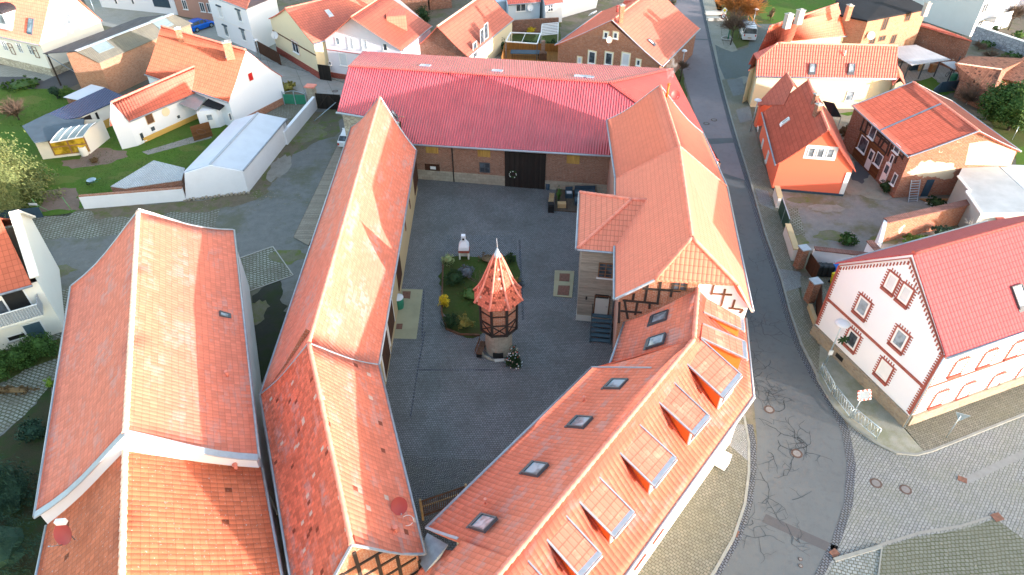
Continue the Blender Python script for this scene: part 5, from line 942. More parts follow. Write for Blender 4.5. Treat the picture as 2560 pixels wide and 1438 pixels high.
wall('garden_wall', 'short brick wall with claret tile coping running down towards the claret roof', [G(2428, 552, 0), G(2478, 610, 0)], 2.3, M['brick'], M['ridgeclar'], .35, .7)
wall('boundary_wall', 'white rendered wall with brown tile coping behind the wheelie bins', [G(2022, 662, 0), G(2170, 680, 0)], 1.7, M['whitewall'], M['tilecope'], .25, .55)
wall('boundary_wall', 'short white wall stub with brown tile coping below the garden wall', [G(2150, 660, 0), G(2172, 686, 0)], 2.4, M['white'], M['tilecope'], .25, .6)
wall('boundary_wall', 'white end wall of the enclosed garden beside the gravel yard', [G(2192, 604, 0), G(2178, 660, 0)], 2.3, M['white'], None, .3)
wall('street_wall', 'low rendered street wall with sandstone coping next to the coral house', [G(1936, 490, .1), G(1944, 520, .1)], 1.15, M['greylight'], M['sand'], .35, .5)
wall('street_wall', 'low rendered street wall with sandstone coping between green gate and brick pillar', [G(1962, 585, .1), G(1983, 650, .1)], 1.15, M['greylight'], M['sand'], .35, .5)
wall('street_wall', 'low sandstone kerb wall running from the lower gate pillar to the white house', [G(2022, 770, .1), G(2046, 838, .1)], .55, M['sand'], None, .3)
gt = thing('green_gate', 'dark green double gate set in the street wall by the coral house', 'gate', G(1954, 550, 0)); a, b = G(1945, 530, 0), G(1963, 585, 0); g = MB(); g.beam(a + V((0, 0, .85)), b + V((0, 0, .85)), .06, 1.5); g.build('panel', M['dkgreen'], gt); g = MB(); g.beam(a + V((0, 0, 1.62)), b + V((0, 0, 1.62)), .08, .06); g.beam((a + b) / 2, (a + b) / 2 + V((0, 0, 1.6)), .09, .09); g.build('gate_frame', M['galv'], gt)
for i, (x, y, lab) in enumerate(((1995, 668, 'upper brick gate pillar with grey slab cap beside the wheelie bins'), (2022, 752, 'lower brick gate pillar with grey slab cap nearest the white house'))):
    p = G(x, y, .1); t = thing('gate_pillar', lab, 'pillar', p); g = MB(); g.rbox(p.x, p.y, .1, .62, .62, 2.0, .25); g.build('shaft', M['brick'], t); g = MB(); g.rbox(p.x, p.y, 2.1, .8, .8, .1, .25); g.build('cap', M['zincl'], t)
bg_ = thing('brown_gate', 'brown wooden gate standing open between the two brick pillars', 'gate', G(2018, 700, 0)); a = G(2003, 672, 0); b = G(2035, 706, 0); g = MB(); g.beam(a + V((.3, -.1, .95)), b + V((0, 0, .95)), .06, 1.6); g.build('leaf', M['gatebrown'], bg_)
a = G(2030, 752, 0); b = G(2040, 830, 0); g = MB(); g.beam(a + V((.3, 0, .9)), b + V((0, 0, .9)), .06, 1.6); g.build('leaf', M['gatebrown'], bg_)
wall('retaining_wall', 'grey stone retaining wall with white coping at the right edge below the balcony block', [G(2428, 98, 0), G(2505, 125, 0), G(2620, 165, 0)], 1.9, M['stoneg'], M['frame'], .4, .5)
# bins
binp = None
def wbin(label, x, y, col, a, group=None, src=None):
    p = G(x, y, .105)
    t = thing('wheelie_bin', label, 'bin', p, group); g = MB(); u = V((math.cos(a), math.sin(a), 0)); n = V((-u.y, u.x, 0)); bt = [p + u * sx * .2 + n * sy * .24 for sx, sy in ((-1, -1), (1, -1), (1, 1), (-1, 1))]; tp_ = [p + u * sx * .25 + n * sy * .3 + V((0, 0, .95)) for sx, sy in ((-1, -1), (1, -1), (1, 1), (-1, 1))]
    g.poly(bt[::-1]); [g.poly([bt[i], bt[(i + 1) % 4], tp_[(i + 1) % 4], tp_[i]]) for i in range(4)]; g.poly(tp_); g.build('body', M[col], t); g = MB(); g.box(p + V((0, 0, .99)), u * .27, n * .33, V((0, 0, .035))); g.box(p + V((0, 0, 1.04)), u * .2, n * .25, V((0, 0, .025))); g.build('lid', M[col], t); g = MB(); g.tube([p + n * .3 + V((0, 0, .12)) - u * .24, p + n * .3 + V((0, 0, .12)) + u * .24], .1, 10); g.build('wheels', M['tyre'], t)
wbin('black wheelie bin against the white wall, leftmost of three beside the brown gate', 2042, 686, 'blackp', .1, 'black bins by the white wall')
wbin('black wheelie bin against the white wall, middle one of three', 2055.5, 687, 'blackp', .1, 'black bins by the white wall')
wbin('black wheelie bin against the white wall, right one of three next to a blue bin', 2069, 688, 'blackp', .1, 'black bins by the white wall')
wbin('blue wheelie bin behind the yellow one beside the white house', 2084, 690, 'blue', .2); wbin('yellow wheelie bin at the corner of the white house', 2084, 710, 'yellow', .4)
# ================================================================= buildings beyond the barn (top middle)
def simplebox(name, label, cat, pts, h, mats, roofm='felt', roofh=.25, over=.15):
    t = thing(name, label, cat, sum((g0(p) for p in pts), V((0, 0, 0))) / len(pts)); q = [g0(p) for p in pts]; g = MB()
    for i in range(len(q)): a, b = q[i - 1], q[i]; g.poly([a, b, g0(b, h), g0(a, h)])
    g.build('wall', M[mats], t); c = sum(q, V((0, 0, 0))) / len(q); g = MB(); slab(g, [g0(p + (p - c).normalized() * over, h + roofh) for p in q], roofh); t2 = g.build('roof', M[roofm], t); return t, q
h1_ = house('brick_gable_house', 'brick house with pale window surrounds and broad red tile roof directly behind the crimson barn', 'house', (1388, 112), (1655, 166), (1530, 51), 3.6, 15, 'tileclar', 'brickor', sag=.12, oh=.35, og=.2, ridge='ridge', fl='N', gut='LR', rr=.12)
h1_['roof'].data.materials[0] = M['tilefar']; t = h1_['t']; W = h1_['W']['N']
for x, y, w, h, gl in ((1480, 144, .95, 1.55, 'glass'), (1522, 147, .95, 1.55, 'glass'), (1564, 149, .95, 1.55, 'blind'), (1515, 88, .55, .75, 'glass'), (1539, 89, .55, .75, 'glass'), (1596, 157, .5, .75, 'glass'), (1449, 151, .5, .8, 'blind')): window(t, W, x, y, w, h, 'frame', gl, 'frame', 0, surround='cream', fw=.1)
dn_ = thing('satellite_dish', 'pale satellite dish on the brick gable between two tiny attic windows', 'satellite dish', wallframe(W, 1527, 97)[0]); p, u, n = wallframe(W, 1527, 97); dish(dn_, p + n * .45, (.2, -.9, .3), .42, 'ridgelich')
skylight(h1_['roof'], h1_['L'], 1483, 33, 1.3, .7, 'blind', 'frame', dz=.1); skylight(h1_['roof'], h1_['R'], 1628, 106, .6, 1.0, 'blind', 'framedk', dz=.1); chimney(h1_['roof'], 1556, 14, 9.4, .5, .5, 2.0, 'brickor', a=.1); vent(h1_['roof'], h1_['R'], 1543, 28, .12, .7, 'redp')
def lean(name, label, front, back, zf, zb, rm, wm, cat='building', base=0):
    """house seen from its eave side: front eave pair, ridge pair, hidden back mirrored"""
    a, b = G(*front[0], zf), G(*front[1], zf); d, c = G(*back[0], zb), G(*back[1], zb); t = thing(name, label, cat, g0((a + b) / 2 + (c - b) * .5))
    i = section(t, b, a, mir(b, c), mir(a, d), c, d, rm, wm, sag=.0, oh=.25, og=.1, ridge='ridge', gut='L', rr=.1, walls='LRNF'); i['t'] = t; return i
r2 = lean('red_roofed_annex', 'small building with bright ribbed red roof right behind the brick gable house', ((1566, 65), (1650, 67)), ((1560, 2), (1654, 0)), 3.6, 6.6, 'tilerib', 'cream')
chimney(r2['roof'], 1640, 84, .0, .01, .01, .01) if False else None
dn_ = thing('satellite_dish', 'white satellite dish on the cream wall beside the street trees', 'satellite dish', wallframe(r2['W']['L'], 1634, 84)[0]); p, u, n = wallframe(r2['W']['L'], 1634, 84); dish(dn_, p + n * .5, (.2, -.9, .3), .5)
r3 = lean('pale_blue_house', 'low pale blue house with orange roof and wall dish at the top centre', ((1270, 12), (1352, 5)), ((1262, -30), (1350, -36)), 3.0, 4.4, 'tilerib', 'blueish'); window(r3['t'], r3['W']['L'], 1302, 19, 1.5, 1.1, 'frame', 'glass', 'frame', 1); dn_ = thing('satellite_dish', 'white round satellite dish on the pale blue wall', 'satellite dish', wallframe(r3['W']['L'], 1324, 17)[0]); p, u, n = wallframe(r3['W']['L'], 1324, 17); dish(dn_, p + n * .4, (.05, -.95, .3), .5)
r4 = lean('white_cottage', 'narrow white cottage with orange roof right of the pale blue house', ((1363, 13), (1409, 6)), ((1352, -30), (1400, -34)), 3.0, 4.4, 'tilerib', 'white'); window(r4['t'], r4['W']['L'], 1376, 20, .9, 1.0, 'frame', 'glass', 'frame', 1, 1)
t, q = simplebox('white_house', 'white house block partly hidden behind the brick house at the top', 'house', [G(1405, 45, 0), G(1490, 20, 0), G(1500, -20, 0), G(1400, 0, 0)], 5, 'white', 'tilefar')
t, q = simplebox('glazed_porch', 'pale glazed porch wall with white roof left of the pale blue house', 'porch', [G(1225, 55, 0), G(1268, 45, 0), G(1262, 12, 0), G(1220, 20, 0)], 2.5, 'blueish', 'sheetlight')
r5 = house('brick_gabled_barn', 'narrow barn with salmon tile roof and old brick gable behind the crimson barn', 'barn', (1035, 120), (1171, 142), (1093, 66), 3.2, 15, 'tilefar', ['brickold', 'brickold', 'brickold', 'cream'], sag=.15, oh=.2, og=.1, ridge='ridgelich', gut='R')
for x, y in ((1187, 125), (1205, 92), (1215, 78)): window(r5['t'], r5['W']['R'], x, y, 1.2, 2.0, 'frame', 'glass', None, 0)
r6 = house('lilac_house', 'pale lilac rendered house with four small gable windows behind the metal roofed barn', 'house', (808, 100), (1005, 126), (877, 42), 4.9, 9, 'tilefar', 'lilac', sag=.05, oh=.2, og=.12, ridge='ridge', gut='R', rr=.1)
W = r6['W']['N']
for x, y, w, h, gl in ((844, 103, .6, .9, 'glassl'), (876, 108, .75, 1.5, 'blind'), (911, 112, .75, 1.3, 'blind'), (963, 118, .6, .9, 'glass'), (858, 149, 1.1, 1.6, 'blind'), (825, 158, .4, .5, 'glass')): window(r6['t'], W, x, y, w, h, 'frame', gl, 'frame', 0)
p, u, n = wallframe(W, 850, 128); a, _, _ = wallframe(W, 815, 120); b, _, _ = wallframe(W, 895, 136); g = MB(); z_ = p.z; A_, B_ = W; g.beam(V((A_.x, A_.y, z_)) + n * .03, V((B_.x, B_.y, z_)) + n * .03, .05, .16, up=n); g.build('string_course', M['ridgeclar'], r6['t']); g = MB(); g.beam(A_ + n * .03 + V((0, 0, .35)), B_ + n * .03 + V((0, 0, .35)), .08, .7); g.build('brick_plinth', M['bricktrim'], r6['t'])
p0, nn_, _ = r6['R']; p = onplane(990, 46, p0, nn_); g = MB(); g.rbox(p.x, p.y, p.z - 1.2, 2.4, 2.6, 1.9, .2); ds = g.build('dormer', M['tilefar'], r6['roof'])
r7 = house('yellow_house', 'pale yellow house with brick plinth and red tile roof left of the lilac house', 'house', (671, 46), (783, 109), (712, 21), 4.7, 12, 'tilefar', 'cream', sag=.1, oh=.2, og=.15, ridge='ridge', gut='R')
W = r7['W']['N']; window(r7['t'], W, 739, 118, 1.7, 1.5, 'frame', 'glass', 'frame', 1, surround='ridgelich'); A_, B_ = W; u = (B_ - A_).normalized(); n = V((u.y, -u.x, 0)); g = MB(); g.beam(A_ + n * .03 + V((0, 0, .45)), B_ + n * .03 + V((0, 0, .45)), .08, .9); g.build('brick_plinth', M['bricktrim'], r7['t']); g = MB(); g.beam(A_ + n * .03 + V((0, 0, 3.1)), B_ + n * .03 + V((0, 0, 3.1)), .06, .16); g.build('string_course', M['timberb'], r7['t'])
dn_ = thing('satellite_dish', 'white satellite dish on the pale yellow gable', 'satellite dish', wallframe(W, 695, 86)[0]); p, u, n = wallframe(W, 695, 86); dish(dn_, p + n * .5, (.2, -.9, .35), .5)
skylight(r7['roof'], r7['R'], 822, 33, .6, 1.1, 'blind', 'frame', dz=.1)
g = MB(); g.beam(G(797, 180, 1.0), G(826, 184, 1.0), .08, 2.0); tag(g.build('gate', M['plankdark']), 'dark wooden gate between the yellow and the lilac house', 'gate')
# white apartment house
c0, c1, c2 = G(545, 90, 0), G(642, 132, 0), G(712, 98, 0); d3 = c0 + (c2 - c1); t, q = simplebox('white_apartment_house', 'white two-storey rendered house with dark roller-shutter boxes beside the blue car', 'house', [c0, c1, c2, d3], 5.9, 'white', 'felt', .05, 0)
for o in list(t.children):
    if o.name.startswith('roof'): bpy.data.objects.remove(o)
def topz(p, z): return V((p.x, p.y, z))
h8 = section(t, topz(d3 + (d3 - c2).normalized() * .3, 5.8), topz(c0 + (c0 - c1).normalized() * .3, 5.8), topz(c2, 5.8), topz(c1, 5.8), topz((c2 + d3) / 2, 8.6), topz((c0 + c1) / 2, 8.6), 'tilefar', None, sag=0, ridge='ridge') if False else section(t, topz(c0, 5.9), topz(c1, 5.9), topz(d3, 5.9), topz(c2, 5.9), topz((c0 + d3) / 2, 8.8), topz((c1 + c2) / 2, 8.8), 'tilefar', None, sag=0, ridge='ridge', gut='LR')
W = (c0, c1)
for x, y, gl in ((551, 30, 'blind'), (599, 40, 'glassl'), (566, 78, 'glassl'), (609, 88, 'glassl')): f = window(t, W, x, y, 1.0, 1.5, 'frame', gl, 'frame', 0); p, u, n = wallframe(W, x, y); g = MB(); g.box(p + n * .08 + V((0, 0, .85)), u * .6, n * .09, V((0, 0, .09))); g.build('shutter_box', M['navy'], f)
g = MB(); p, u, n = wallframe(W, 580, 60); g.box(V((((c0 + c1) / 2).x, ((c0 + c1) / 2).y, p.z)) + n * .01, u * (c1 - c0).length / 2, n * .02, V((0, 0, .07))); g.build('string_course', M['frame'], t)
g = MB(); a, b = G(636, 112, .9), G(700, 148, .9); g.beam(a, b, .08, 1.7); tag(g.build('garage_gate', M['gatebrown']), 'dark brown panelled gate beside the yellow house', 'gate')
# top edge houses
t, q = simplebox('white_street_house', 'long white rendered house at the top left edge beyond the side street', 'house', [G(255, 18, 0), G(446, 38, 0), G(470, -20, 0), G(240, -50, 0)], 5.2, 'white', 'tilefar')
g = MB(); p, u, n = wallframe((q[0], q[1]), 401, 0); g.box(p + n * .03, u * 1.5, n * .03, V((0, 0, 1.1))); g.build('garage_door', M['navy'], t)
for x in (332, 290): window(t, (q[0], q[1]), x, 4, .5, .8, 'frame', 'glass', None, 0)
t, q = simplebox('rose_brick_house', 'rose-coloured brick house with white windows behind the blue car', 'house', [G(447, 40, 0), G(545, 55, 0), G(560, -10, 0), G(450, -20, 0)], 4.6, 'pinkp', 'tilefar')
for x, y in ((462, 12), (506, 18), (524, 20)): window(t, (q[0], q[1]), x, y, .9, 1.4, 'frame', 'glass', 'frame', 1)
t = simplebox('crimson_shed', 'shed with crimson corrugated roof at the top centre behind the shrubs', 'shed', [G(985, 40, 0), G(1072, 42, 0), G(1070, -6, 0), G(978, -8, 0)], 2.8, 'brickold', 'metalred')[0]
t = simplebox('grey_outbuilding', 'grey-green flat outbuilding between the lilac house roof and the crimson shed', 'shed', [G(893, 40, 0), G(980, 30, 0), G(975, 0, 0), G(890, 5, 0)], 2.6, 'greylight', 'felt')[0]
simplebox('pale_house', 'pale building at the top edge left of the brick gabled barn', 'building', [G(1075, 25, 0), G(1130, 20, 0), G(1125, -20, 0), G(1072, -15, 0)], 3, 'brickold', 'felt')
# decking, pergola frame, table
dk = thing('wooden_deck', 'raised wooden terrace with brown board fence behind the crimson barn', 'deck', G(1330, 150, 0)); g = MB(); g.prism([G(1255, 152, .3), G(1400, 158, .3), G(1398, 120, .3), G(1262, 115, .3)], V((0, 0, .12))); g.build('floor', M['deckor'], dk)
for a, b, h in (((1262, 116), (1400, 121), 1.15), ((1254, 152), (1262, 118), 1.1), ((1250, 153), (1400, 159), .55)): g = MB(); g.beam(G(*a, .3 + h / 2), G(*b, .3 + h / 2), .08, h); g.build('board_fence', M['deckor'], dk)
pg = thing('pergola_frame', 'white open metal frame standing over the terrace table', 'pergola', G(1310, 140, .42)); cs = [(1265, 146), (1342, 152), (1350, 126), (1277, 123)]; P_ = [G(x, y, .42) for x, y in cs]; Zt = V((0, 0, 2.3))
for p in P_: g = MB(); g.beam(p, p + Zt, .1, .1); g.build('post', M['framedk'], pg)
g = MB(); [g.beam(P_[i - 1] + Zt, P_[i] + Zt, .14, .12) for i in range(4)]; g.beam((P_[0] + P_[1]) / 2 + Zt, (P_[2] + P_[3]) / 2 + Zt, .05, .05); g.build('top_frame', M['frame'], pg)
tb = thing('terrace_table', 'long dark table with a small figure on it under the white frame', 'table', G(1313, 146, .42)); p = G(1313, 143, .42); g = MB(); g.rbox(p.x, p.y, 1.1, 4.0, 1.4, .06, -.05); g.build('tabletop', M['navy'], tb)
for sx, sy in ((-1, -1), (1, -1), (1, 1), (-1, 1)): g = MB(); g.rbox(p.x + sx * 1.8, p.y + sy * .55, .42, .08, .08, .68); g.build('leg', M['black'], tb)
bc = thing('barbecue', 'dark red brick garden barbecue chimney beside the terrace', 'barbecue', G(1357, 150, .42)); p = G(1357, 148, .42); g = MB(); g.rbox(p.x, p.y, .42, 1.0, .8, .9); g.build('hearth', M['timberb'], bc); g = MB(); g.rbox(p.x, p.y, 1.32, .5, .5, 1.6); g.build('flue', M['brickyard'], bc)
pv = thing('white_pergola', 'white slatted pergola roof against the brick house wall', 'pergola', G(1375, 110, 0)); P_ = [G(1352, 88, 2.5), G(1395, 84, 2.5), G(1396, 57, 2.5), G(1355, 61, 2.5)]
for p in P_[:2]: g = MB(); g.beam(g0(p), p, .12, .12); g.build('post', M['frame'], pv)
g = MB()
for i in range(8): f = i / 7; g.beam(P_[0].lerp(P_[3], f), P_[1].lerp(P_[2], f), .14, .1)
g.beam(P_[0] - V((0, 0, .1)), P_[3] - V((0, 0, .1)), .12, .1); g.beam(P_[1] - V((0, 0, .1)), P_[2] - V((0, 0, .1)), .12, .1); g.build('slats', M['frame'], pv)
wall('rubble_garden_wall', 'old brick and rubble garden wall below the pale blue house', [G(1222, 92, 0), G(1270, 86, 0), G(1395, 78, 0)], 2.0, M['brickold'])
# ================================================================= left quarter
# grey corrugated barn
gb = thing('grey_sheeted_barn', 'brick barn with grey corrugated fibre roof and pale ridge strip at the upper left', 'barn', G(330, 170, 0)); zk = 5.6; ze = 4.3; 
K2_, K1_ = G(190, 128, zk), G(431, 35, zk); R2_, R1_ = G(248, 157, ze), G(481, 58, ze); L2_ = G(107, 134, 4.2); L1_ = L2_ + (K1_ - K2_)
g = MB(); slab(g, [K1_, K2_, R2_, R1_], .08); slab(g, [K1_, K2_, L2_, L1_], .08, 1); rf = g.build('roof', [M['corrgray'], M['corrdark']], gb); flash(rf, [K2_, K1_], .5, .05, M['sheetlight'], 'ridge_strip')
for x, y in ((254, 117), (403, 57)):
    n_ = (K1_ - K2_).cross(R2_ - K2_).normalized(); skylight(rf, (K2_, n_ if n_.z > 0 else -n_, None), x, y, 2.2, 1.6, 'polyc', 'polyc', dz=.06)
dk_ = (K1_ - K2_).normalized(); dr_ = (R2_ - K2_); dr_ = V((dr_.x, dr_.y, 0)).normalized(); a = R2_ + dk_ * .2 - dr_ * .2; b = R1_ - dk_ * .2 - dr_ * .2; wl0 = K2_ - dr_ * 1.6 + dk_ * .2; wl1 = wl0 + (b - a)
g = MB(); g.poly([g0(wl0), g0(a), g0(a, ze), g0(K2_ + dk_ * .2, zk - .12), g0(wl0, 5.2)]); g.poly([g0(a), g0(b), g0(b, ze), g0(a, ze)]); g.poly([g0(b), g0(wl1), g0(wl1, 5.2), g0(K1_, zk - .12), g0(b, ze)]); g.poly([g0(wl1), g0(wl0), g0(wl0, 5.2), g0(wl1, 5.2)]); g.build('wall', M['bricklit'], gb)
for k in range(5): q = L2_.lerp(L1_, k / 4) + dr_ * .3 + dk_ * .2; g = MB(); g.beam(g0(q), g0(q, 4.1), .14, .14); g.build('post', M['timber'], gb)
g = MB(); g.tube([L2_ + V((.3, 0, -.1)), G(195, 185, 2.6), G(207, 215, 0)], .05, 6); g.build('downpipe', M['zinc'], gb)
# tall tile house with wing
th_ = house('tall_tiled_house', 'white house with steep orange tile roof, two chimneys and a Santa picture on the gable', 'house', (570, 255), (705, 190), (614, 125), 3.3, (403, 65), 'tileorange', 'white', sag=.15, oh=.15, og=.05, ridge='ridge', gut='LR', rr=.12)
t = th_['t']; t['label'] = 'white house with steep orange tile roof, two chimneys and red banner on its gable'; W = th_['W']['N']; A_, B_ = W; u = (B_ - A_).normalized(); n = V((u.y, -u.x, 0)); n = -n if n.dot(-A_) < 0 else n; g = MB(); g.beam(A_ + n * .03 + V((0, 0, .4)), B_ + n * .03 + V((0, 0, .4)), .08, .8); g.build('brick_plinth', M['brickor'], t)
f = window(t, W, 626, 192, .8, 1.0, 'frame', 'frame', None, 0); p, u, n = wallframe(W, 626, 192); g = MB(); g.box(p + n * .05, u * .28, V((0, 0, .42)), n * .01); g.build('red_banner', M['redl'], f)
window(t, W, 575, 292, .4, .9, 'frame', 'glass', None, 0)
chimney(th_['roof'], 444, 72, 8.6, .6, .6, 1.6, 'brickor', 'frame', .4); chimney(th_['roof'], 566, 105, 8.7, .9, .7, 1.9, 'bricklit', 'concrete', .4)
skylight(th_['roof'], th_['L'], 571, 136, .4, .6, 'blind', 'zinc', dz=.1)
# wing
zq = 2.9; e1, e2 = G(322, 304, zq), G(489, 233, zq); k1_, k2_ = G(277, 256, 5.3), G(486, 165, 5.3); wg = thing('low_white_wing', 'low white wing with salmon tile roof and ochre plinth joined to the steep tiled house', 'house', G(400, 320, 0))
iw = section(wg, e2, e1, mir(e2, k2_), mir(e1, k1_), k2_, k1_, 'tilefar', ['white', 'white', 'white', 'white'], sag=.02, oh=.15, og=.1, ridge='ridge', gut='L', fl='N')
WL = iw['W']['L']; window(wg, WL, 374, 297, .9, 1.1, 'woodl', 'timberb', None, 0)
for x, y, w, h in ((382, 322, .6, .6), (446, 292, .5, .5), (355, 342, .5, 1.0)): window(wg, WL, x, y, w, h, 'frame', 'glass', 'frame', 0)
g = MB(); A_, B_ = WL; u = (B_ - A_).normalized(); n = V((u.y, -u.x, 0)); n = -n if n.dot(-A_) < 0 else n; g.beam(A_ + n * .03 + V((0, 0, .3)), B_.lerp(A_, .1) + n * .03 + V((0, 0, .3)), .08, .55); g.build('ochre_plinth', M['ochre'], wg)
skylight(iw['roof'], iw['L'], 409, 224, .5, .7, 'blind', 'zinc', dz=.1)
p, u, n = wallframe(WL, 414, 280); g = MB(); pts = [p + n * .03 + (u * math.cos(a) + V((0, 0, 1)) * math.sin(a)) * .5 for a in [i * math.pi / 6 for i in range(12)]]; g.poly(pts if newell(pts).dot(n) > 0 else pts[::-1]); g.build('round_relief', M['cream'], wg)
# terrace roofs in the angle
po = thing('glass_porch', 'glazed porch roof and dark lean-to in the corner of the steep tiled house', 'porch', G(530, 300, 0)); g = MB(); slab(g, P3([(447, 259, 2.7), (487, 233, 2.9), (520, 240, 2.8), (492, 276, 2.5)]), .06); g.build('glass_roof', M['polyc'], po); g = MB(); slab(g, P3([(505, 261, 2.6), (524, 244, 2.8), (570, 256, 2.7), (549, 275, 2.4)]), .08); g.build('felt_roof', M['feltdark'], po)
g = MB(); a, b = G(505, 325, 0), G(552, 318, 0); g.prism([a, b, b + V((1.2, 2.2, 0)), a + V((.6, 2.4, 0))], V((0, 0, 2.2))); g.build('wall', M['white'], po); door(po, (a, b), 526, 300, .9, 1.5, 'frame', None, 'glassl', handle=False)
gg = thing('wooden_gate', 'brown wooden garden gate with round opening beside the white porch', 'gate', G(500, 330, 0)); g = MB(); g.beam(G(480, 335, .9), G(527, 322, .9), .08, 1.7); g.build('leaf', M['plankbrown'], gg); g = MB(); p = (G(480, 335, 1.3) + G(527, 322, 1.3)) / 2; g.tube([p + V((.5 * math.cos(a), -.12, .3 * math.sin(a))) for a in [i * .5 for i in range(14)]], .05, 5); g.build('ring', M['timberb'], gg)
# white metal shed + walls
ws = house('white_metal_shed', 'white shed with pale sheet-metal gable roof on the white boundary wall', 'shed', (458, 431), (606, 426), (525, 411), 2.45, (645, 282), 'sheetlight', 'white', sag=0, oh=.1, og=.1, ridge=None, gut='R', fl='', walls='FL')
p, u, n = wallframe(ws['W']['N'], 526, 416); g = MB(); g.box(p + n * .1, u * .1, n * .1, V((0, 0, .12))); g.build('wall_lamp', M['green'], ws['t'])
fr_, rr1 = ws['L'], ws['K']; a_, b_, c__ = G(465, 500, 0), G(622, 481, 0), G(718, 358, 0); g = MB(); kz1 = rr1[1]; zt = 2.33
def upto(p, x, y, z): q = G(x, y, z); return q - V((0, 0, .08))
nf = (b_ - a_).normalized(); nf = V((nf.y, -nf.x, 0)); g.prism([a_, b_, onplane(606, 429, a_, nf), onplane(525, 414, a_, nf), onplane(461, 434, a_, nf)], -nf * .15); g.prism([b_, c__, V((c__.x, c__.y, 2.36)), V((b_.x, b_.y, 2.36))], V((-.15, .03, 0))); g.build('front_wall', M['whitewall'], ws['t']); flash(ws['roof'], [rr1[0], rr1[1]], .25, .05, M['zincl'], 'ridge_sheet'); g = MB()
for k in range(16):
    q = a_.lerp(b_, k / 15) + V((0, -.15, 0)); g.rbox(q.x, q.y, 0, .3, .2, .12 + .05 * (k % 3), k)
g.build('foundation_stones', M['ashlar'], ws['t'])
wall('white_boundary_wall', 'long low white rendered boundary wall in front of the lawn', [G(212, 521, 0), G(466, 500, 0)], 1.35, M['whitewall'], M['brickor'], .3, .32, copeh=.08)
wall('white_boundary_wall', 'white wall running up from the metal shed to the green gate', [G(716, 362, 0), G(790, 272, 0)], 1.55, M['whitewall'], None, .35)
le = thing('corrugated_lean_to', 'low lean-to with pale corrugated roof on the lawn behind the white wall', 'shed', G(380, 460, 0)); tp_ = P3([(276, 466, 1.5), (384, 401, 2.0), (462, 420, 2.1), (454, 450, 1.8), (312, 471, 1.5)]); g = MB(); slab(g, tp_, .06); g.build('roof', M['corrwhite'], le); g = MB()
for i in range(5): a, b = tp_[i - 1], tp_[i]; g.poly([g0(a), g0(b), b - V((0, 0, .07)), a - V((0, 0, .07))])
g.build('wall', M['brick'], le)
# gates beside the barn
gt = thing('green_metal_gate', 'green metal double gate with curved top between white house and white wall', 'gate', G(745, 262, 0)); a, b = G(712, 262, 0), G(768, 264, 0)
for i, (p, q_) in enumerate(((a, (a + b) / 2), ((a + b) / 2, b))): g = MB(); g.beam(p.lerp(q_, .04) + V((0, 0, .75)), p.lerp(q_, .96) + V((0, 0, .75)), .05, 1.2); g.build('panel', M['green'], gt)
g = MB(); [g.beam(p, p + V((0, 0, 1.7)), .1, .1) for p in (a, (a + b) / 2, b)]; mm = (a + b) / 2; g.tube([a.lerp(b, f) + V((0, 0, 1.45 + .35 * math.sin(math.pi * f))) for f in [i / 8 for i in range(9)]], .035, 6); g.build('gate_frame', M['galv'], gt)
pl = thing('gate_pillar', 'sandstone gate pillar with flat tile top between the green and black gates', 'pillar', G(785, 262, 0)); p = G(785, 262, 0); g = MB(); g.rbox(p.x, p.y, 0, .9, .8, 2.3, -.2); g.build('shaft', M['ashlar'], pl); g = MB(); g.rbox(p.x, p.y, 2.3, 1.2, 1.0, .15, -.2); g.build('cap', M['ridge'], pl)
bg_ = thing('black_wooden_gate', 'black wooden gate leaf with diagonal braces beside the barn corner', 'gate', G(820, 272, 0)); a, b = G(795, 272, 0), G(856, 276, 0); g = MB(); g.beam(a + V((0, 0, 1.0)), b + V((0, 0, 1.0)), .08, 1.9); g.build('leaf', M['plankdark'], bg_); g = MB(); n = (b - a).normalized(); k_ = V((n.y, -n.x, 0)) * .07
for p, q_ in ((.03, .47), (.97, .53)): g.beam(a.lerp(b, p) + k_ + V((0, 0, .15)), a.lerp(b, q_) + k_ + V((0, 0, 1.8)), .04, .12)
g.build('brace', M['timber'], bg_)
g = MB(); g.tube([G(785, 303, 0), G(840, 256, 1.6)], .05, 8); tag(g.build('leaning_pole', M['galv']), 'long pale metal pole leaning against the black wooden gate', 'pole')
# timber white house top-left
tw = house('white_timbered_house', 'large white house with pink tile roof and pale timbered gable at the top left corner', 'house', (97, 112), (256, 52), (135, -62), 4.2, 18, 'tilefar', 'whitew', sag=.1, oh=.2, og=.1, ridge='ridge', gut='L', fl='')
t = tw['t']; W = tw['W']['N']; p0, n_, _ = tw['L']
window(t, W, 163, 50, 1.9, 1.3, 'frame', 'glassl', None, 1, 1, surround='whitew')
for x, y, s in ((140, 55, 1), (186, 42, 1)): p, u, n = wallframe(W, x, y); g = MB(); [g.beam(p + n * .06 + u * a + V((0, 0, b)), p + n * .06 + u * c + V((0, 0, d)), .05, .06, up=n) for a, b, c, d in ((-.4, -.7, .4, -.7), (-.4, .7, .4, .7), (-.4, -.7, -.4, .7), (.4, -.7, .4, .7), (-.4, .2, .4, .2))]; g.build('shutter', M['woodl'], t)
p, u, n = wallframe(W, 150, 25); A_, B_ = W; g = MB(); a = wallframe(W, 118, 32)[0]; b = wallframe(W, 188, 7)[0]; g.beam(a + n * .03, b + n * .03, .05, .16, up=n); 
for f in (.12, .35, .58, .8): q_ = a.lerp(b, f); g.beam(q_ + n * .03, q_ + n * .03 + V((0, 0, 2.2)) + u * .5, .05, .13, up=n)
g.build('timber_frame', M['woodl'], t)
WL = tw['W']['L']
for x in (12, 50, 77): f = window(t, WL, x, 112 + x * .16, .9, 1.3, 'frame', 'glassl', None, 1, 1)
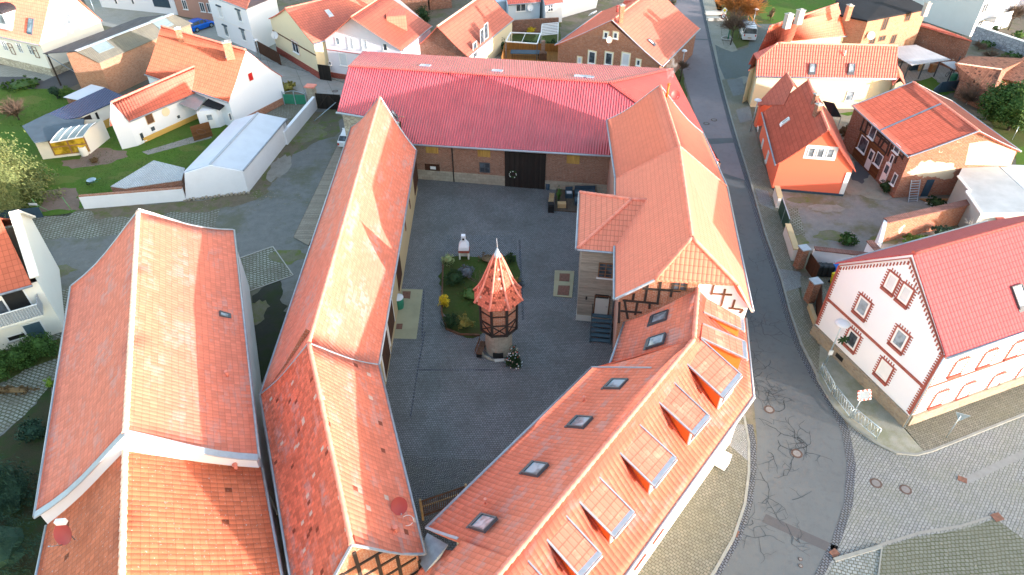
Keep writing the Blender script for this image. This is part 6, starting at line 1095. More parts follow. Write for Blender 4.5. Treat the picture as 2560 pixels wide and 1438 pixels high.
for x in (30, 90): p, u, n = wallframe(WL, x, 118 + x * .14); g = MB(); [g.beam(p + n * .06 + u * a + V((0, 0, b)), p + n * .06 + u * c + V((0, 0, d)), .05, .06, up=n) for a, b, c, d in ((-.35, -.7, .35, -.7), (-.35, .7, .35, .7), (-.35, -.7, -.35, .7), (.35, -.7, .35, .7), (-.35, .2, .35, .2))]; g.build('shutter', M['timberb'], t)
g = MB(); A_, B_ = WL; u = (B_ - A_).normalized(); n = V((u.y, -u.x, 0)); n = -n if n.dot(V((0, 0, 0)) - A_) < 0 else n; g.beam(A_ + n * .05 + V((0, 0, .5)), B_ + n * .05 + V((0, 0, .5)), .15, 1.0); A2, B2 = W; u2 = (B2 - A2).normalized(); n2 = V((u2.y, -u2.x, 0)); n2 = -n2 if n2.dot(-A2) < 0 else n2; g.beam(A2 + n2 * .05 + V((0, 0, .499)), B2 + n2 * .05 + V((0, 0, .499)), .15, 1.0); g.build('stone_plinth', M['stonep'], t)
skylight(tw['roof'], tw['L'], 77, 65, .9, 1.9, 'glassl', 'steelb', dz=.1)
p = onplane(12, 62, p0, n_); u = (tw['K'][1] - tw['K'][0]).normalized(); o = V((n_.x, n_.y, 0)).normalized(); g = MB(); c = p - o * .8; g.box(c + V((0, 0, .7)), u * 1.5, o * 1.3, V((0, 0, 1.1))); dm = g.build('dormer', M['white'], tw['roof']); g = MB(); g.tube([c + u * s - V((0, 0, -1.55)) + o * .0 for s in (-1.7, 1.7)], [.01, .01], 6)
g = MB(); pr = [c + o * 1.5 * math.cos(a) + V((0, 0, 1.6 + .7 * math.sin(a))) for a in [math.pi * i / 8 for i in range(9)]]; g.prism([c + u * 1.7 * math.cos(a) + o * 1.5 + V((0, 0, 1.75 + .6 * math.sin(a))) for a in [math.pi * i / 10 for i in range(11)]], -o * 3.6); g.build('curved_roof', M['tiledark'], dm)
g = MB(); g.box(c + o * 1.31 + V((0, 0, .95)), u * 1.2, o * .03, V((0, 0, .55))); g.build('window', M['glassl'], dm)
# blue-roofed outbuilding, patio roof, sunroom
bo = thing('blue_roofed_outbuilding', 'long low outbuilding with blue-black tile roof beside the lawn', 'shed', G(230, 290, 0)); bt = P3([(262, 219, 2.7), (313, 242, 2.4), (200, 292, 2.3), (163, 299, 2.3), (118, 285, 2.5)]); g = MB(); slab(g, bt, .1); g.build('roof', M['tileblue'], bo); g = MB()
q = [G(222, 330, 0), G(285, 303, 0), G(285, 270, 0), G(160, 325, 0)]
a, b = g0(bt[1] + V((-.2, .2, 0))), g0(bt[2] + V((.1, .3, 0))); b2 = g0(bt[4] + V((.3, 0, 0))); a2 = g0(bt[0] + V((0, -.3, 0)))
for s, e in ((a, b), (b, b2), (b2, a2), (a2, a)): g.poly([s, e, g0(e, 2.3), g0(s, 2.3)])
g.build('wall', M['whitew'], bo); window(bo, (a, b), 243, 290, .25, .8, 'black', 'black', None, 0); p, u, n = wallframe((a, b), 254, 312); g = MB(); g.beam(p - u * 1.6 + n * .3, p + u * 1.6 + n * .3, .05, .9); g.build('ochre_board', M['ochre'], bo); door(bo, (a, b), 219, 314, 1.5, 2.0, 'timber', None, handle=False)
bs = thing('white_corrugated_shed', 'small shed with white corrugated roof beside the blue-roofed outbuilding', 'shed', G(200, 240, 0)); bt = P3([(158, 243, 2.2), (228, 211, 2.4), (262, 219, 2.5), (195, 250, 2.2)]); g = MB(); slab(g, bt, .06); g.build('roof', M['sheetlight'], bs); g = MB(); c = sum(bt, V((0, 0, 0))) / 4
for i in range(4): a, b = [x + (c - x).normalized() * .25 for x in (bt[i - 1], bt[i])]; g.poly([g0(a), g0(b), g0(b, 2.12), g0(a, 2.12)])
g.build('wall', M['brick'], bs)
gh = thing('garden_house', 'flat blue-grey felt roofed garden house with curved glass roof and amber windows by the lawn', 'shed', G(150, 370, 0)); bt = P3([(55, 315, 2.5), (118, 284, 2.6), (162, 299, 2.5), (210, 297, 2.4), (208, 340, 2.3), (85, 356, 2.4)]); M['bluefelt'] = m_plain('felt_blue_grey', (.07, .10, .125), .8, var=.15, sc=.8); g = MB(); slab(g, bt, .1); g.build('roof', M['bluefelt'], gh)
a, b = G(108, 399, 0), G(226, 385, 0); q = [a, b, b + V((.5, 3.6, 0)), a + V((-.6, 4.2, 0))]; g = MB()
for i in range(4): s, e = q[i - 1], q[i]; g.poly([s, e, g0(e, 2.3), g0(s, 2.3)])
g.build('wall', M['whitew'], gh); W = (q[0], q[1]); p, u, n = wallframe(W, 178, 375)
g = MB(); g.box(V((p.x, p.y, 1.25)) + n * .03, u * 1.75, n * .03, V((0, 0, .95))); f = g.build('window', M['wood'], gh)
for i in (-1, 1):
    for j in (-1, 1): g = MB(); g.box(V((p.x, p.y, 1.25)) + n * .065 + u * i * .85 + V((0, 0, j * .45)), u * .76, n * .01, V((0, 0, .38))); g.build('pane', M['amber'], f)
g = MB(); arc = []
A0, B0 = G(125, 357, 2.35), G(208, 342, 2.35)
for i in range(7): f = i / 6; arc.append((f * 2.2, math.sin(f * math.pi / 2) * .55))
bk_ = V((.25, 1, 0)).normalized()
for (d0, z0_), (d1, z1_) in zip(arc[:-1], arc[1:]): g.poly([A0 + bk_ * d0 + V((0, 0, z0_)), B0 + bk_ * d0 + V((0, 0, z0_)), B0 + bk_ * d1 + V((0, 0, z1_)), A0 + bk_ * d1 + V((0, 0, z1_))], smooth=True)
g.build('glass_roof', M['polyc'], gh); g = MB()
for k in range(5): s = A0.lerp(B0, k / 4); g.tube([s + bk_ * d + V((0, 0, z + .03)) for d, z in arc], .04, 5)
g.beam(A0, B0, .08, .12); g.build('glazing_bars', M['frame'], gh)
g = MB(); p = G(213, 388, 0); g.lathe(p, [(.36, 0), (.4, .5), (.36, 1.0), (.33, 1.02), (.3, .9), (0, .88)], 16); tag(g.build('rain_barrel', M['whitew']), 'white rain barrel at the corner of the garden house', 'barrel')
wb = thing('wheelbarrow', 'grey wheelbarrow with green handles standing on the lawn', 'wheelbarrow', G(234, 465, 0)); p = G(234, 463, 0); g = MB(); g.lathe(p + V((0, 0, .3)), [(.15, 0), (.42, .3), (.46, .32), (.4, .3), (.14, .05), (0, .05)], 12); g.build('tray', M['galv'], wb); g = MB(); [g.tube([p + V((-.3, s * .1, .3)), p + V((.8, s * .3, .6))], .02, 5) for s in (-1, 1)]; g.build('handles', M['green'], wb); g = MB(); c = p + V((-.5, 0, .2)); g.tube([c + V((math.cos(a) * .17, 0, math.sin(a) * .17)) for a in [i * .7 for i in range(10)]], .04, 6); g.build('wheel', M['tyre'], wb)
# building at the left edge with balcony
lb = thing('white_balcony_house', 'white rendered house with orange tile roof and ribbed balcony at the left photo edge', 'house', G(0, 760, 0)); zeb = 5.0; Rn = G(80, 712, zeb); Kf = G(-28, 520, 9.3)
zc = G(147, 832, 0); fa = G(-90, 905, 0); dirf = (zc - fa).normalized(); side = G(60, 628, 0); 
e2_ = Rn; e1_ = Rn + (fa - zc).normalized() * 12 + V((0, 0, 0)); up_ = V((-dirf.y, dirf.x, 0)); up_ = up_ if up_.y > 0 else -up_
kk2_ = kat((0, 545), Rn, Rn + up_ * 9.5); kk1_ = kk2_ - dirf * 12
ib_ = section(lb, e1_, e2_, e1_ + up_ * 9.5, e2_ + up_ * 9.5, kk1_, kk2_, 'tileorange', None, sag=.0, ridge='ridge', gut='L'); c_ = g0(e2_ + dirf * 1.0 - up_ * (-.3)); q = [g0(e1_ + up_ * .4), g0(e2_ + up_ * .4 + dirf * .3), g0(e2_ + up_ * 9.1 + dirf * .3), g0(e1_ + up_ * 9.1)]; g = MB()
for i in range(4):
    a, b = q[i - 1], q[i]
    if i in (2, 0): m_ = (a + b) / 2; g.poly([a, b, g0(b, zeb + .2), g0(m_, kk2_.z + .15), g0(a, zeb + .2)])
    else: g.poly([a, b, g0(b, zeb - .1), g0(a, zeb - .1)])
g.build('wall', M['whitew'], lb); flash(ib_['roof'], [g0(q[1], zeb + .25), g0((q[1] + q[2]) / 2, kk2_.z + .2), g0(q[2], zeb + .25)],   .62, .14, M['whitew'], 'gable_parapet', .02)
W = (q[0], q[1]); door(lb, W, 45, 756, 1.3, 2.0, 'black', 'frame', None, handle=False); window(lb, W, 4, 770, .7, 1.4, 'frame', 'glass', 'frame', 0); window(lb, W, 42, 842, 1.2, .5, 'frame', 'black', 'concrete', 0); door(lb, W, 92, 833, 1.1, 2.0, 'steelb', 'frame', None, handle=False); window(lb, W, 12, 808, 1.2, .9, 'frame', 'glass', None, 0)
p, u, n = wallframe(W, 60, 775); g = MB(); pb_ = V((p.x, p.y, 2.9)); g.box(pb_ + n * .7 - u * 3, u * 4.2, n * .7, V((0, 0, .09))); bal = g.build('balcony', M['whitew'], lb); g = MB(); g.box(pb_ + n * 1.38 - u * 3 + V((0, 0, .55)), u * 4.2, n * .03, V((0, 0, .48))); g.box(pb_ + n * .7 + u * 1.2 + V((0, 0, .55)), u * .03, n * .68, V((0, 0, .48))); g.build('railing', M['corrwhite'], bal); g = MB(); g.beam(pb_ + n * 1.4 - u * 7.2 + V((0, 0, 1.08)), pb_ + n * 1.4 + u * 1.2 + V((0, 0, 1.08)), .07, .06); g.build('handrail', M['frame'], bal)
dn_ = thing('satellite_dish', 'small white dish on the side wall of the balcony house', 'satellite dish', G(66, 632, 3)); dish(dn_, G(66, 630, 5.2), (.8, -.3, .3), .28)
# black mesh fence at left + green posts
g = MB(); a, b = G(-60, 545, .55), G(103, 531, .55); g.beam(a, b, .05, 1.1); bf_ = g.build('privacy_fence', M['navy']); tag(bf_, 'dark privacy screen fence with a small white notice below the big conifer', 'fence')
g = MB(); p = G(83, 510, .95); g.box(p + V((0, -.06, 0)), V((.4, 0, 0)), V((0, .01, 0)), V((0, 0, .12))); tag(g.build('notice', M['frame']), 'small white notice on the dark privacy screen', 'sign')
for x, y, l in ((105, 532, 'leaning pale green steel fence post nearest the dark screen'), (180, 528, 'leaning pale green steel fence post beside the white wall end')): g = MB(); q = G(x, y, 0); g.tube([q, q + V((-.35, .1, 1.5))], .04, 6); g.tube([q + V((-.2, .05, .9)), q + V((.5, .3, 0))], .03, 5) if x < 150 else None; tag(g.build('fence_post', M['fencegr']), l, 'post')
# ================================================================= vegetation
def leaves(mb, c, r, n, s, rnd, shape='ell', clump=.3, up=.3, flat=1.0):
    """n leaf-sized faces gathered in clumps through an ellipsoid or cone of half sizes r"""
    k = max(5, n // 28); cl = []
    for _ in range(k):
        while True:
            p = V((rnd.uniform(-1, 1), rnd.uniform(-1, 1), rnd.uniform(-1, 1)))
            if shape == 'cone':
                h = (p.z + 1) / 2; rr = (1 - h) ** .85 * (.82 + .18 * math.sin(9 * math.atan2(p.y, p.x) + 13 * h)); d = math.hypot(p.x, p.y)
                if d < rr and d > rr * .45 or (h > .93 and d < .12): break
            elif shape == 'box': 
                if max(abs(p.x), abs(p.y), abs(p.z)) > .6: break
            elif .45 < p.length < .95 + .08 * math.sin(5 * p.x + 4 * p.y): break
        cl.append((V((p.x * r[0], p.y * r[1], p.z * r[2])), rnd.uniform(.6, 1.25)))
    m = min(r) * clump
    for _ in range(n):
        q, sc = rnd.choice(cl); o = V((rnd.gauss(0, 1), rnd.gauss(0, 1), rnd.gauss(0, .8))) * m * sc * .55; p = V(c) + q + o
        if p.z < .02: p.z = .02 + rnd.random() * .1
        nn = (q.normalized() * .7 + V((rnd.gauss(0, 1), rnd.gauss(0, 1), rnd.gauss(0, 1) + up))).normalized(); u = nn.cross(V((rnd.random(), rnd.random(), rnd.random()))).normalized() * s * rnd.uniform(.6, 1.3); v = nn.cross(u).normalized() * s * flat * rnd.uniform(.5, 1.0)
        mb.poly([p - u, p + v * .8, p + u, p - v * .8])
def core(mb, c, r, rnd, shape):
    # ragged inner foliage mass seen through the gaps between the outer leaves
    n, m = 12, 6; k = .66; prof = [((1 - i / m) * k if shape == 'cone' else math.sin(math.pi * (i / m * .96 + .02)) * k, (-1 + 2 * i / m) * (.92 if shape == 'cone' else k)) for i in range(m + 1)]; rings = []
    for a, z in prof: rings.append([V(c) + V((math.cos(6.283 * j / n) * a * r[0] * rnd.uniform(.7, 1.1), math.sin(6.283 * j / n) * a * r[1] * rnd.uniform(.7, 1.1), z * r[2] * rnd.uniform(.92, 1.05))) for j in range(n)])
    for i in range(m):
        for j in range(n): mb.poly([rings[i][j], rings[i][(j + 1) % n], rings[i + 1][(j + 1) % n], rings[i + 1][j]])
def plant(name, label, cat, base, h, r, mat, n=700, s=.09, shape='ell', trunk=.0, stem='stem', seed=1, group=None, tm='bark', lift=0, clump=.3, flat=1.0):
    rnd = random.Random(seed); b = V(base); t = thing(name, label, cat, b, group); g = MB(); ch = h - trunk
    rr = r if isinstance(r, tuple) else (r, r); core(g, b + V((0, 0, trunk + ch / 2 + lift)), (rr[0], rr[1], ch / 2), rnd, shape); leaves(g, b + V((0, 0, trunk + ch / 2 + lift)), (rr[0], rr[1], ch / 2), n, s, rnd, shape, clump, flat=flat); g.build('crown' if cat == 'tree' else 'foliage', M[mat], t)
    g = MB(); hh = max(trunk + ch * .5, .15); g.tube([b, b + V((.02, .01, hh * .5)), b + V((0, 0, hh + ch * .25))], [.03 * h + .02, .022 * h + .015, .01], 6)
    for k in range(6): a = rnd.random() * 6.3; z0_ = hh * rnd.uniform(.4, .95); g.tube([b + V((0, 0, z0_)), b + V((math.cos(a) * rr[0] * .6, math.sin(a) * rr[1] * .6, z0_ + ch * .2))], [.012 * h + .01, .006], 4)
    g.build('trunk' if cat == 'tree' else stem, M[tm], t); return t
def baretree(name, label, base, h, r, mat='twig', trunk=1.6, n=150, seed=1, cat='tree', group=None, th=.1, spread=1.0, tm='bark', leafm=None, ln=0, w=.012):
    rnd = random.Random(seed); b = V(base); t = thing(name, label, cat, b, group); g = MB(); top = b + V((rnd.uniform(-.1, .1), rnd.uniform(-.1, .1), trunk)); g.tube([b, b.lerp(top, .5) + V((.04, 0, 0)), top], [th, th * .8, th * .7], 8); g.build('trunk', M[tm], t); g = MB(); L = []
    for k in range(7):
        a = k * 2.4 + rnd.random(); e = rnd.uniform(.5, 1.2); d = V((math.cos(a) * math.cos(e) * spread, math.sin(a) * math.cos(e) * spread, math.sin(e))); q = top + d * (h - trunk) * .4; g.tube([top, top.lerp(q, .5) + V((0, 0, .05)), q], [th * .5, th * .35, th * .2], 5); L.append((q, d))
    for k in range(n):
        q, d = rnd.choice(L); f = rnd.random(); s = top.lerp(q, .3 + .7 * f); dd = (d + V((rnd.gauss(0, .55), rnd.gauss(0, .55), rnd.gauss(.15, .45)))).normalized(); L2 = rnd.uniform(.25, .62) * (h - trunk); e = s + V((dd.x * spread, dd.y * spread, dd.z)) * L2
        g.tube([s, s.lerp(e, .55) + V((rnd.gauss(0, .06), rnd.gauss(0, .06), .04)), e], [w * 2.0, w * 1.3, w * .6], 3, cap=False)
        for j in range(3): m = s.lerp(e, rnd.uniform(.3, .9)); dd2 = (dd + V((rnd.gauss(0, .6), rnd.gauss(0, .6), rnd.gauss(.2, .4)))).normalized(); g.tube([m, m + dd2 * L2 * .45], [w, w * .5], 3, cap=False)
    g.build('branches', M[mat], t)
    if leafm: g = MB(); leaves(g, b + V((0, 0, trunk + (h - trunk) * .5)), (r, r, (h - trunk) * .45), ln, .07, rnd); g.build('crown', M[leafm], t)
    return t
plant('conifer', 'large yellow-green conifer with sunlit top at the left photo edge', 'tree', G(-8, 508), 11.5, 5.9, 'leafcon', 34000, .14, 'cone', .3, seed=3, clump=.15, flat=.6)
plant('conifer', 'dark blue-green conifer at the left edge below the ribbed balcony house', 'tree', G(15, 1262), 5.2, 2.3, 'leafyew', 5000, .13, 'cone', .2, seed=4, clump=.22, flat=.4)
plant('pine_shrub', 'dark feathery drooping conifer in the bottom left corner', 'shrub', G(20, 1420), 3.4, (2.6, 2.2), 'leafyew', 4200, .16, 'ell', .2, seed=5, flat=.18)
plant('conifer_shrub', 'small dark shrub beside the paved path left of the big faded roof', 'shrub', G(92, 1090), 1.3, .9, 'leafyew', 1200, .09, seed=6)
for i, (x, y, r, h, l) in enumerate(((-20, 948, 2.0, 2.0, 'wide dark green clipped hedge bush at the very left edge'), (52, 915, 1.5, 1.9, 'dark green clipped hedge bush below the balcony, middle of the row'), (112, 888, 1.35, 2.0, 'dark green clipped hedge bush nearest the big faded roof'))): plant('hedge_bush', l, 'hedge', G(x, y), h, (r, .9), 'leafhedge', 2600, .08, 'ell', seed=20 + i, clump=.3)
plant('dry_hedge', 'low brown leafless hedge along the paved path', 'hedge', G(40, 985), .8, (2.0, .35), 'leafbrown', 1300, .06, seed=24)
plant('yellow_shrub', 'small yellow shrub peeping past the eave of the big faded roof', 'shrub', G(131, 968), .9, .35, 'leafyg', 350, .06, seed=25)
sheet('garden_path', [(-60, 1010), (60, 925), (142, 895), (150, 935), (60, 1040), (-60, 1130)], .014, M['turf'])
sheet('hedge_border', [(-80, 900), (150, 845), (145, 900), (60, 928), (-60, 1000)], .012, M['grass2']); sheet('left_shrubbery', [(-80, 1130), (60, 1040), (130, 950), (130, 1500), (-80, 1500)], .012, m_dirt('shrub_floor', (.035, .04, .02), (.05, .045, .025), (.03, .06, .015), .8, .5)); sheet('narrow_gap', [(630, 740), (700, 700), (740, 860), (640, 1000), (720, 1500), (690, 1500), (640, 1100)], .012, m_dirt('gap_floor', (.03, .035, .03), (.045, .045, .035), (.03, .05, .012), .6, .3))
# courtyard island
sheet('garden_plot', [(1108, 645), (1290, 638), (1297, 700), (1292, 780), (1200, 838), (1150, 836), (1116, 822), (1104, 780)], .03, m_grass('plot_grass', (.045, .085, .015), (.075, .10, .03), (.09, .07, .035), .8)); kerbp = [(1108, 645), (1104, 780), (1116, 822), (1150, 836), (1200, 838)]
g = MB()
for a, b in zip(kerbp[:-1], kerbp[1:]): g.beam(G(*a, .08), G(*b, .08), .12, .16)
struct('plot_edging', g, M['timberb'])
M['cobfr'] = m_pave('cobble_frosted', (.25, .27, .28), (.17, .185, .195), (.035, .035, .035), .19, .15, .5, 0, .03, dd=.5, dirt=(.09, .09, .08))
sheet('paving_strip', [(1118, 588), (1290, 588), (1294, 636), (1112, 643)], .010, M['cobfr']); sheet('paving_seam', [(1296, 600), (1301, 600), (1311, 800), (1305, 800)], .012, M['band'])
g = MB()
for a, b in (((1044, 925), (1240, 925)), ((1044, 925), (1026, 1045)), ((1062, 830), (1044, 925)), ((1060, 725), (1055, 848))): g.beam(G(*a, .009), G(*b, .009), .1, .01)
struct('paving_joint', g, M['band'])
for i, (nm, l, x, y, h, r, m, n, s) in enumerate((
 ('variegated_shrub', 'pale cream-green variegated shrub at the far left corner of the courtyard garden', 1121, 662, 1.2, .55, 'leafpale', 900, .05), ('rosemary_shrub', 'dark green bushy shrub on the left side of the courtyard garden', 1138, 708, 1.1, .95, 'leafdk', 1700, .06),
 ('lavender_shrub', 'grey-violet lavender bush behind the dark green shrub in the courtyard garden', 1167, 690, .9, .8, 'leaflav', 1300, .05), ('forsythia', 'bright yellow flowering bush on the left rim of the courtyard garden', 1112, 765, 1.1, .45, 'yel', 900, .05),
 ('box_ball', 'dark green rounded bush at the near left corner of the courtyard garden', 1127, 815, 1.1, .7, 'leafdk', 1500, .05), ('olive_shrub', 'loose olive-green bush left of the tower base', 1165, 822, 1.3, .7, 'leafor', 500, .06),
 ('evergreen_shrub', 'small dark evergreen behind the tower roof on the right', 1276, 655, .9, .5, 'leafdk', 700, .05), ('autumn_shrub', 'yellowish low shrub right of the tower roof', 1288, 712, .8, .45, 'leafor', 500, .05), ('grey_shrub', 'grey-green small shrub peeping out at the right of the tower roof', 1299, 712, .6, .35, 'leaflav', 350, .05),
 ('ground_shrub', 'low mixed green plants in the middle of the courtyard garden', 1180, 740, .5, 1.2, 'leafmid', 900, .05), ('ground_shrub', 'low reddish-green plants along the far rim of the courtyard garden', 1220, 652, .5, .9, 'leafbrown', 600, .05))):
    plant(nm, l, 'shrub', G(x, y), h, r, m, n, s, seed=40 + i)
baretree('bare_sapling', 'thin leafless sapling in the courtyard garden beside the white grill', G(1200, 735), 2.6, .8, 'twig', 1.0, 14, 3, w=.008, th=.03)
xt = thing('christmas_tree', 'decorated Christmas tree with pale and red baubles beside the round stone tower base', 'tree', G(1284, 912)); b = G(1284, 912); rnd = random.Random(8); g = MB(); leaves(g, b + V((0, 0, 1.05)), (.62, .62, .95), 1900, .06, rnd, 'cone', .25); g.build('crown', M['leafdk'], xt); g = MB(); g.tube([b, b + V((0, 0, 1.6))], [.04, .01], 6); g.build('trunk', M['bark'], xt)
for i in range(34):
    f = rnd.random() ** 1.3; a = rnd.uniform(math.pi, 2 * math.pi) if rnd.random() < .75 else rnd.random() * 6.3; z = .2 + f * 1.6; r = .66 * (1 - (z - .1) / 1.9) + .03; c = b + V((math.cos(a) * r, math.sin(a) * r, z)); g = MB(); g.lathe(c - V((0, 0, .05)), [(0, 0), (.05, .03), (.05, .07), (0, .1)], 6); g.build('bauble', M[rnd.choice(['frame', 'ridgelich', 'redl', 'blind', 'galv'])], xt)
sr = thing('stone_ring', 'low broken stone ring with pale stones in front of the tower base opening', 'stones', G(1247, 903)); g = MB(); rnd = random.Random(2)
for k in range(18): a = math.pi * (1.05 + .9 * k / 17); g.rbox(TX + 1.35 * math.cos(a), TY + 1.3 * math.sin(a), .0, rnd.uniform(.15, .3), rnd.uniform(.12, .2), rnd.uniform(.06, .14), a + 1.57)
g.build('stones', M['ashlar'], sr); g = MB(); g.rbox(TX + .05, TY - 1.3, .05, .7, .25, .06, .1); g.build('slab', M['concl'], sr)
def bench(name, label, p, a, L=1.5, mat='wood', back=True, d=.45):
    t = thing(name, label, 'bench', p); u = V((math.cos(a), math.sin(a), 0)); n = V((-u.y, u.x, 0)); P = V(p); g = MB()
    for k in range(5): g.box(P + n * (-.18 + k * .09) * d / .45 + V((0, 0, .45)), u * L / 2, n * .035, V((0, 0, .02)))
    g.build('seat', M[mat], t)
    if back:
        g = MB(); [g.box(P + n * .26 + V((0, 0, .6 + k * .12)), u * L / 2, n * .015, V((0, 0, .045))) for k in range(3)]; g.build('backrest', M[mat], t)
    for s in (-1, 1): g = MB(); g.box(P + u * s * L * .42 + V((0, 0, .22)), u * .03, n * .2, V((0, 0, .22))); g.build('leg', M['black'], t)
    return t
bench('garden_bench', 'dark brown wooden bench leaning near the tower stone base, left side', G(1203, 880), 1.35, 1.4, 'timberb')
# white masonry grill
gr = thing('garden_grill', 'white masonry grill with hood and red shelf on the rim of the courtyard garden', 'grill', G(1161, 648)); p = G(1161, 645); g = MB(); [g.rbox(p.x + s * .38, p.y, 0, .12, .55, .75) for s in (-1, 1)]; g.rbox(p.x, p.y + .24, .0, .65, .06, .7); g.build('legs', M['whitew'], gr); g = MB(); g.rbox(p.x, p.y, .75, .95, .65, .3); g.build('shelf', M['bricktrim'], gr)
g = MB(); g.lathe((p.x, p.y + .05, 1.05), [(.62, 0), (.6, .3), (.26, .8), (.24, 1.35), (0, 1.35)], 4, smooth=False, a0=math.pi / 4); g.build('hood', M['white'], gr); g = MB(); g.lathe((p.x, p.y - .14, 2.05), [(0, 0), (.1, 0.0), (.1, .02), (0, .02)], 8); g.beam((p.x, p.y - .18, 2.1), (p.x, p.y - .14, 2.1), .16, .16); g.build('smoke_hole', M['black'], gr)
# terrace corner
g = MB(); dp = PG([(1388, 500), (1452, 503), (1452, 532), (1385, 525)], .0); dp = PG([(1392, 462), (1455, 466), (1452, 530), (1385, 525)], .12); g.prism([V((q.x, q.y, 0)) for q in dp], V((0, 0, .12))); tag(g.build('wooden_deck', M['deck']), 'brown decking platform in the far right corner of the courtyard', 'deck')
bench('slatted_bench', 'pale slatted wooden bench beside the decking in the courtyard corner', G(1378, 505), 1.45, 1.8, 'woodl', False, .5)
def lounge(name, label, p, w, d, a, cat, arms=1, cush=None):
    t = thing(name, label, cat, p); u = V((math.cos(a), math.sin(a), 0)); n = V((-u.y, u.x, 0)); P = V(p); g = MB(); g.box(P + V((0, 0, .2)), u * w / 2, n * d / 2, V((0, 0, .2))); g.build('base', M['navy'], t); g = MB(); k = max(1, int(w / .62))
    for i in range(k): g.box(P + u * (-w / 2 + (i + .5) * w / k) + V((0, 0, .44)), u * (w / k / 2 - .02), n * (d / 2 - .03), V((0, 0, .05)))
    g.build('seat', M['steelb'], t)
    if arms: g = MB(); g.box(P + n * (d / 2 - .06) + V((0, 0, .6)), u * w / 2, n * .06, V((0, 0, .28))); g.build('backrest', M['navy'], t)
    if cush: g = MB(); g.box(P + V((0, 0, .5)) - n * .1, u * .24, n * .2, V((0, 0, .05))); g.build('cushion', M[cush], t)
zD = .12
lounge('lounge_chair', 'dark rattan chair with a pale blue cushion on the courtyard decking', G(1422, 491, zD), .7, .75, 0, 'chair', 1, 'blind'); lounge('lounge_sofa', 'dark rattan corner sofa against the barn wall', G(1462, 489, zD), 2.0, .8, 0, 'sofa'); lounge('lounge_footrest', 'dark rattan footstool in front of the corner sofa', G(1446, 508, zD), .75, .85, 0, 'stool', 0)
plant('potted_bamboo', 'tall green potted bamboo on the courtyard decking', 'plant', G(1396, 507, zD), 2.0, .3, 'leafhedge', 420, .07, seed=61, flat=.2); g = MB(); p = G(1404, 517, zD); g.rbox(p.x, p.y, zD, .8, .5, .45); tag(g.build('wooden_crate', M['woodl']), 'pale wooden box at the front edge of the courtyard decking', 'box')
g = MB(); p = G(1377, 527, 0); g.rbox(p.x, p.y, 0, .55, .75, .7); g.rbox(p.x, p.y, .7, .5, .6, .12); tag(g.build('covered_box', M['black']), 'black covered box with a pale rim in front of the slatted bench', 'box')
g = MB(); p = G(1369, 473, 0); g.lathe(p, [(.2, 0), (.22, .6), (0, .62)], 12); tag(g.build('small_bin', M['navy']), 'small dark blue bin against the barn wall beside the black gate', 'bin')
# green barrel, plates, slab
g = MB(); p = G(998, 768, 0); g.lathe(p, [(.36, 0), (.42, .45), (.42, .9), (.38, 1.0)], 18); o = tag(g.build('rain_barrel', M['green']), 'green rain barrel with pale lid on the mossy concrete strip', 'barrel'); g = MB(); g.lathe(p + V((0, 0, 1.0)), [(.44, 0), (.44, .05), (.2, .09), (0, .1)], 18); g.build('lid', M['blind'], o)
def plate(name, label, pts, mat, cat='cover', h=.03, z=.012):
    mb = MB(); q = PG(pts, z); q = q if newell(q).z > 0 else q[::-1]; mb.prism([V((v.x, v.y, z)) for v in q], V((0, 0, h))); return tag(mb.build(name, M[mat]), label, cat)
plate('steel_plate', 'brown steel plate at the far end of the mossy concrete strip', [(1006, 729), (1027, 729), (1025, 747), (1008, 745)], 'rust'); plate('steel_plate', 'brown steel plate near the middle of the mossy concrete strip', [(992, 810), (1007, 810), (1005, 823), (990, 823)], 'rust')
plate('concrete_slab', 'pale concrete slab with two rusty covers beside the wooden annex', [(1387, 677), (1436, 679), (1430, 745), (1383, 741)], 'concs', 'slab', .05); plate('rusty_cover', 'rusty square cover on the far half of the concrete slab', [(1399, 684), (1425, 685), (1423, 704), (1398, 702)], 'rust', z=.065); plate('rusty_cover', 'rusty square cover on the near half of the concrete slab', [(1396, 714), (1425, 715), (1422, 739), (1393, 737)], 'rust', z=.065)
# slatted pad along long barn
gp = thing('slatted_bridge', 'long grey slatted timber ramp lying along the left side of the long barn', 'ramp', G(800, 480)); g = MB(); a0_, a1_, b1__, b0_ = G(845, 362, .1), G(735, 592, .1), G(772, 612, .1), G(885, 372, .1); ns = 95
for i in range(ns): f = i / (ns - 1); g.beam(a0_.lerp(a1_, f), b0_.lerp(b1__, f), .13, .05)
g.build('slats', M['plankgrey'], gp); g = MB(); g.beam(a0_ - V((0, 0, .06)), a1_ - V((0, 0, .06)), .1, .1); g.beam(b0_ - V((0, 0, .06)), b1__ - V((0, 0, .06)), .1, .1); g.build('bearers', M['timberb'], gp)
g = MB(); g.beam(G(600, 645, .03), G(682, 616, .03), .08, .04); g.beam(G(682, 616, .03), G(733, 688, .03), .08, .04); g.beam(G(622, 728, .03), G(733, 688, .03), .08, .04); struct('pad_edging', g, M['concrete'])
# wooden gate at the courtyard entrance
wg_ = thing('wooden_yard_gate', 'weathered wooden slatted gate closing the courtyard passage at the bottom', 'gate', G(1110, 1275)); a, b = G(1058, 1300, 0), G(1168, 1262, 0); g = MB(); Z = V((0, 0, 1))
for h in (.45, 1.9): g.beam(a + Z * h, b + Z * h, .06, .1)
for k in range(24): q = a.lerp(b, k / 23); g.beam(q + Z * .3, q + Z * 1.95, .05, .05)
g.build('slats', M['timberb'], wg_); g = MB(); [g.beam(q, q + Z * 2.1, .12, .12) for q in (a, b)]; g.beam(a + Z * 1.2 + V((0, .1, 0)), b + Z * 1.2 + V((0, .1, 0)), .06, .08); g.build('gate_frame', M['woodl'], wg_)
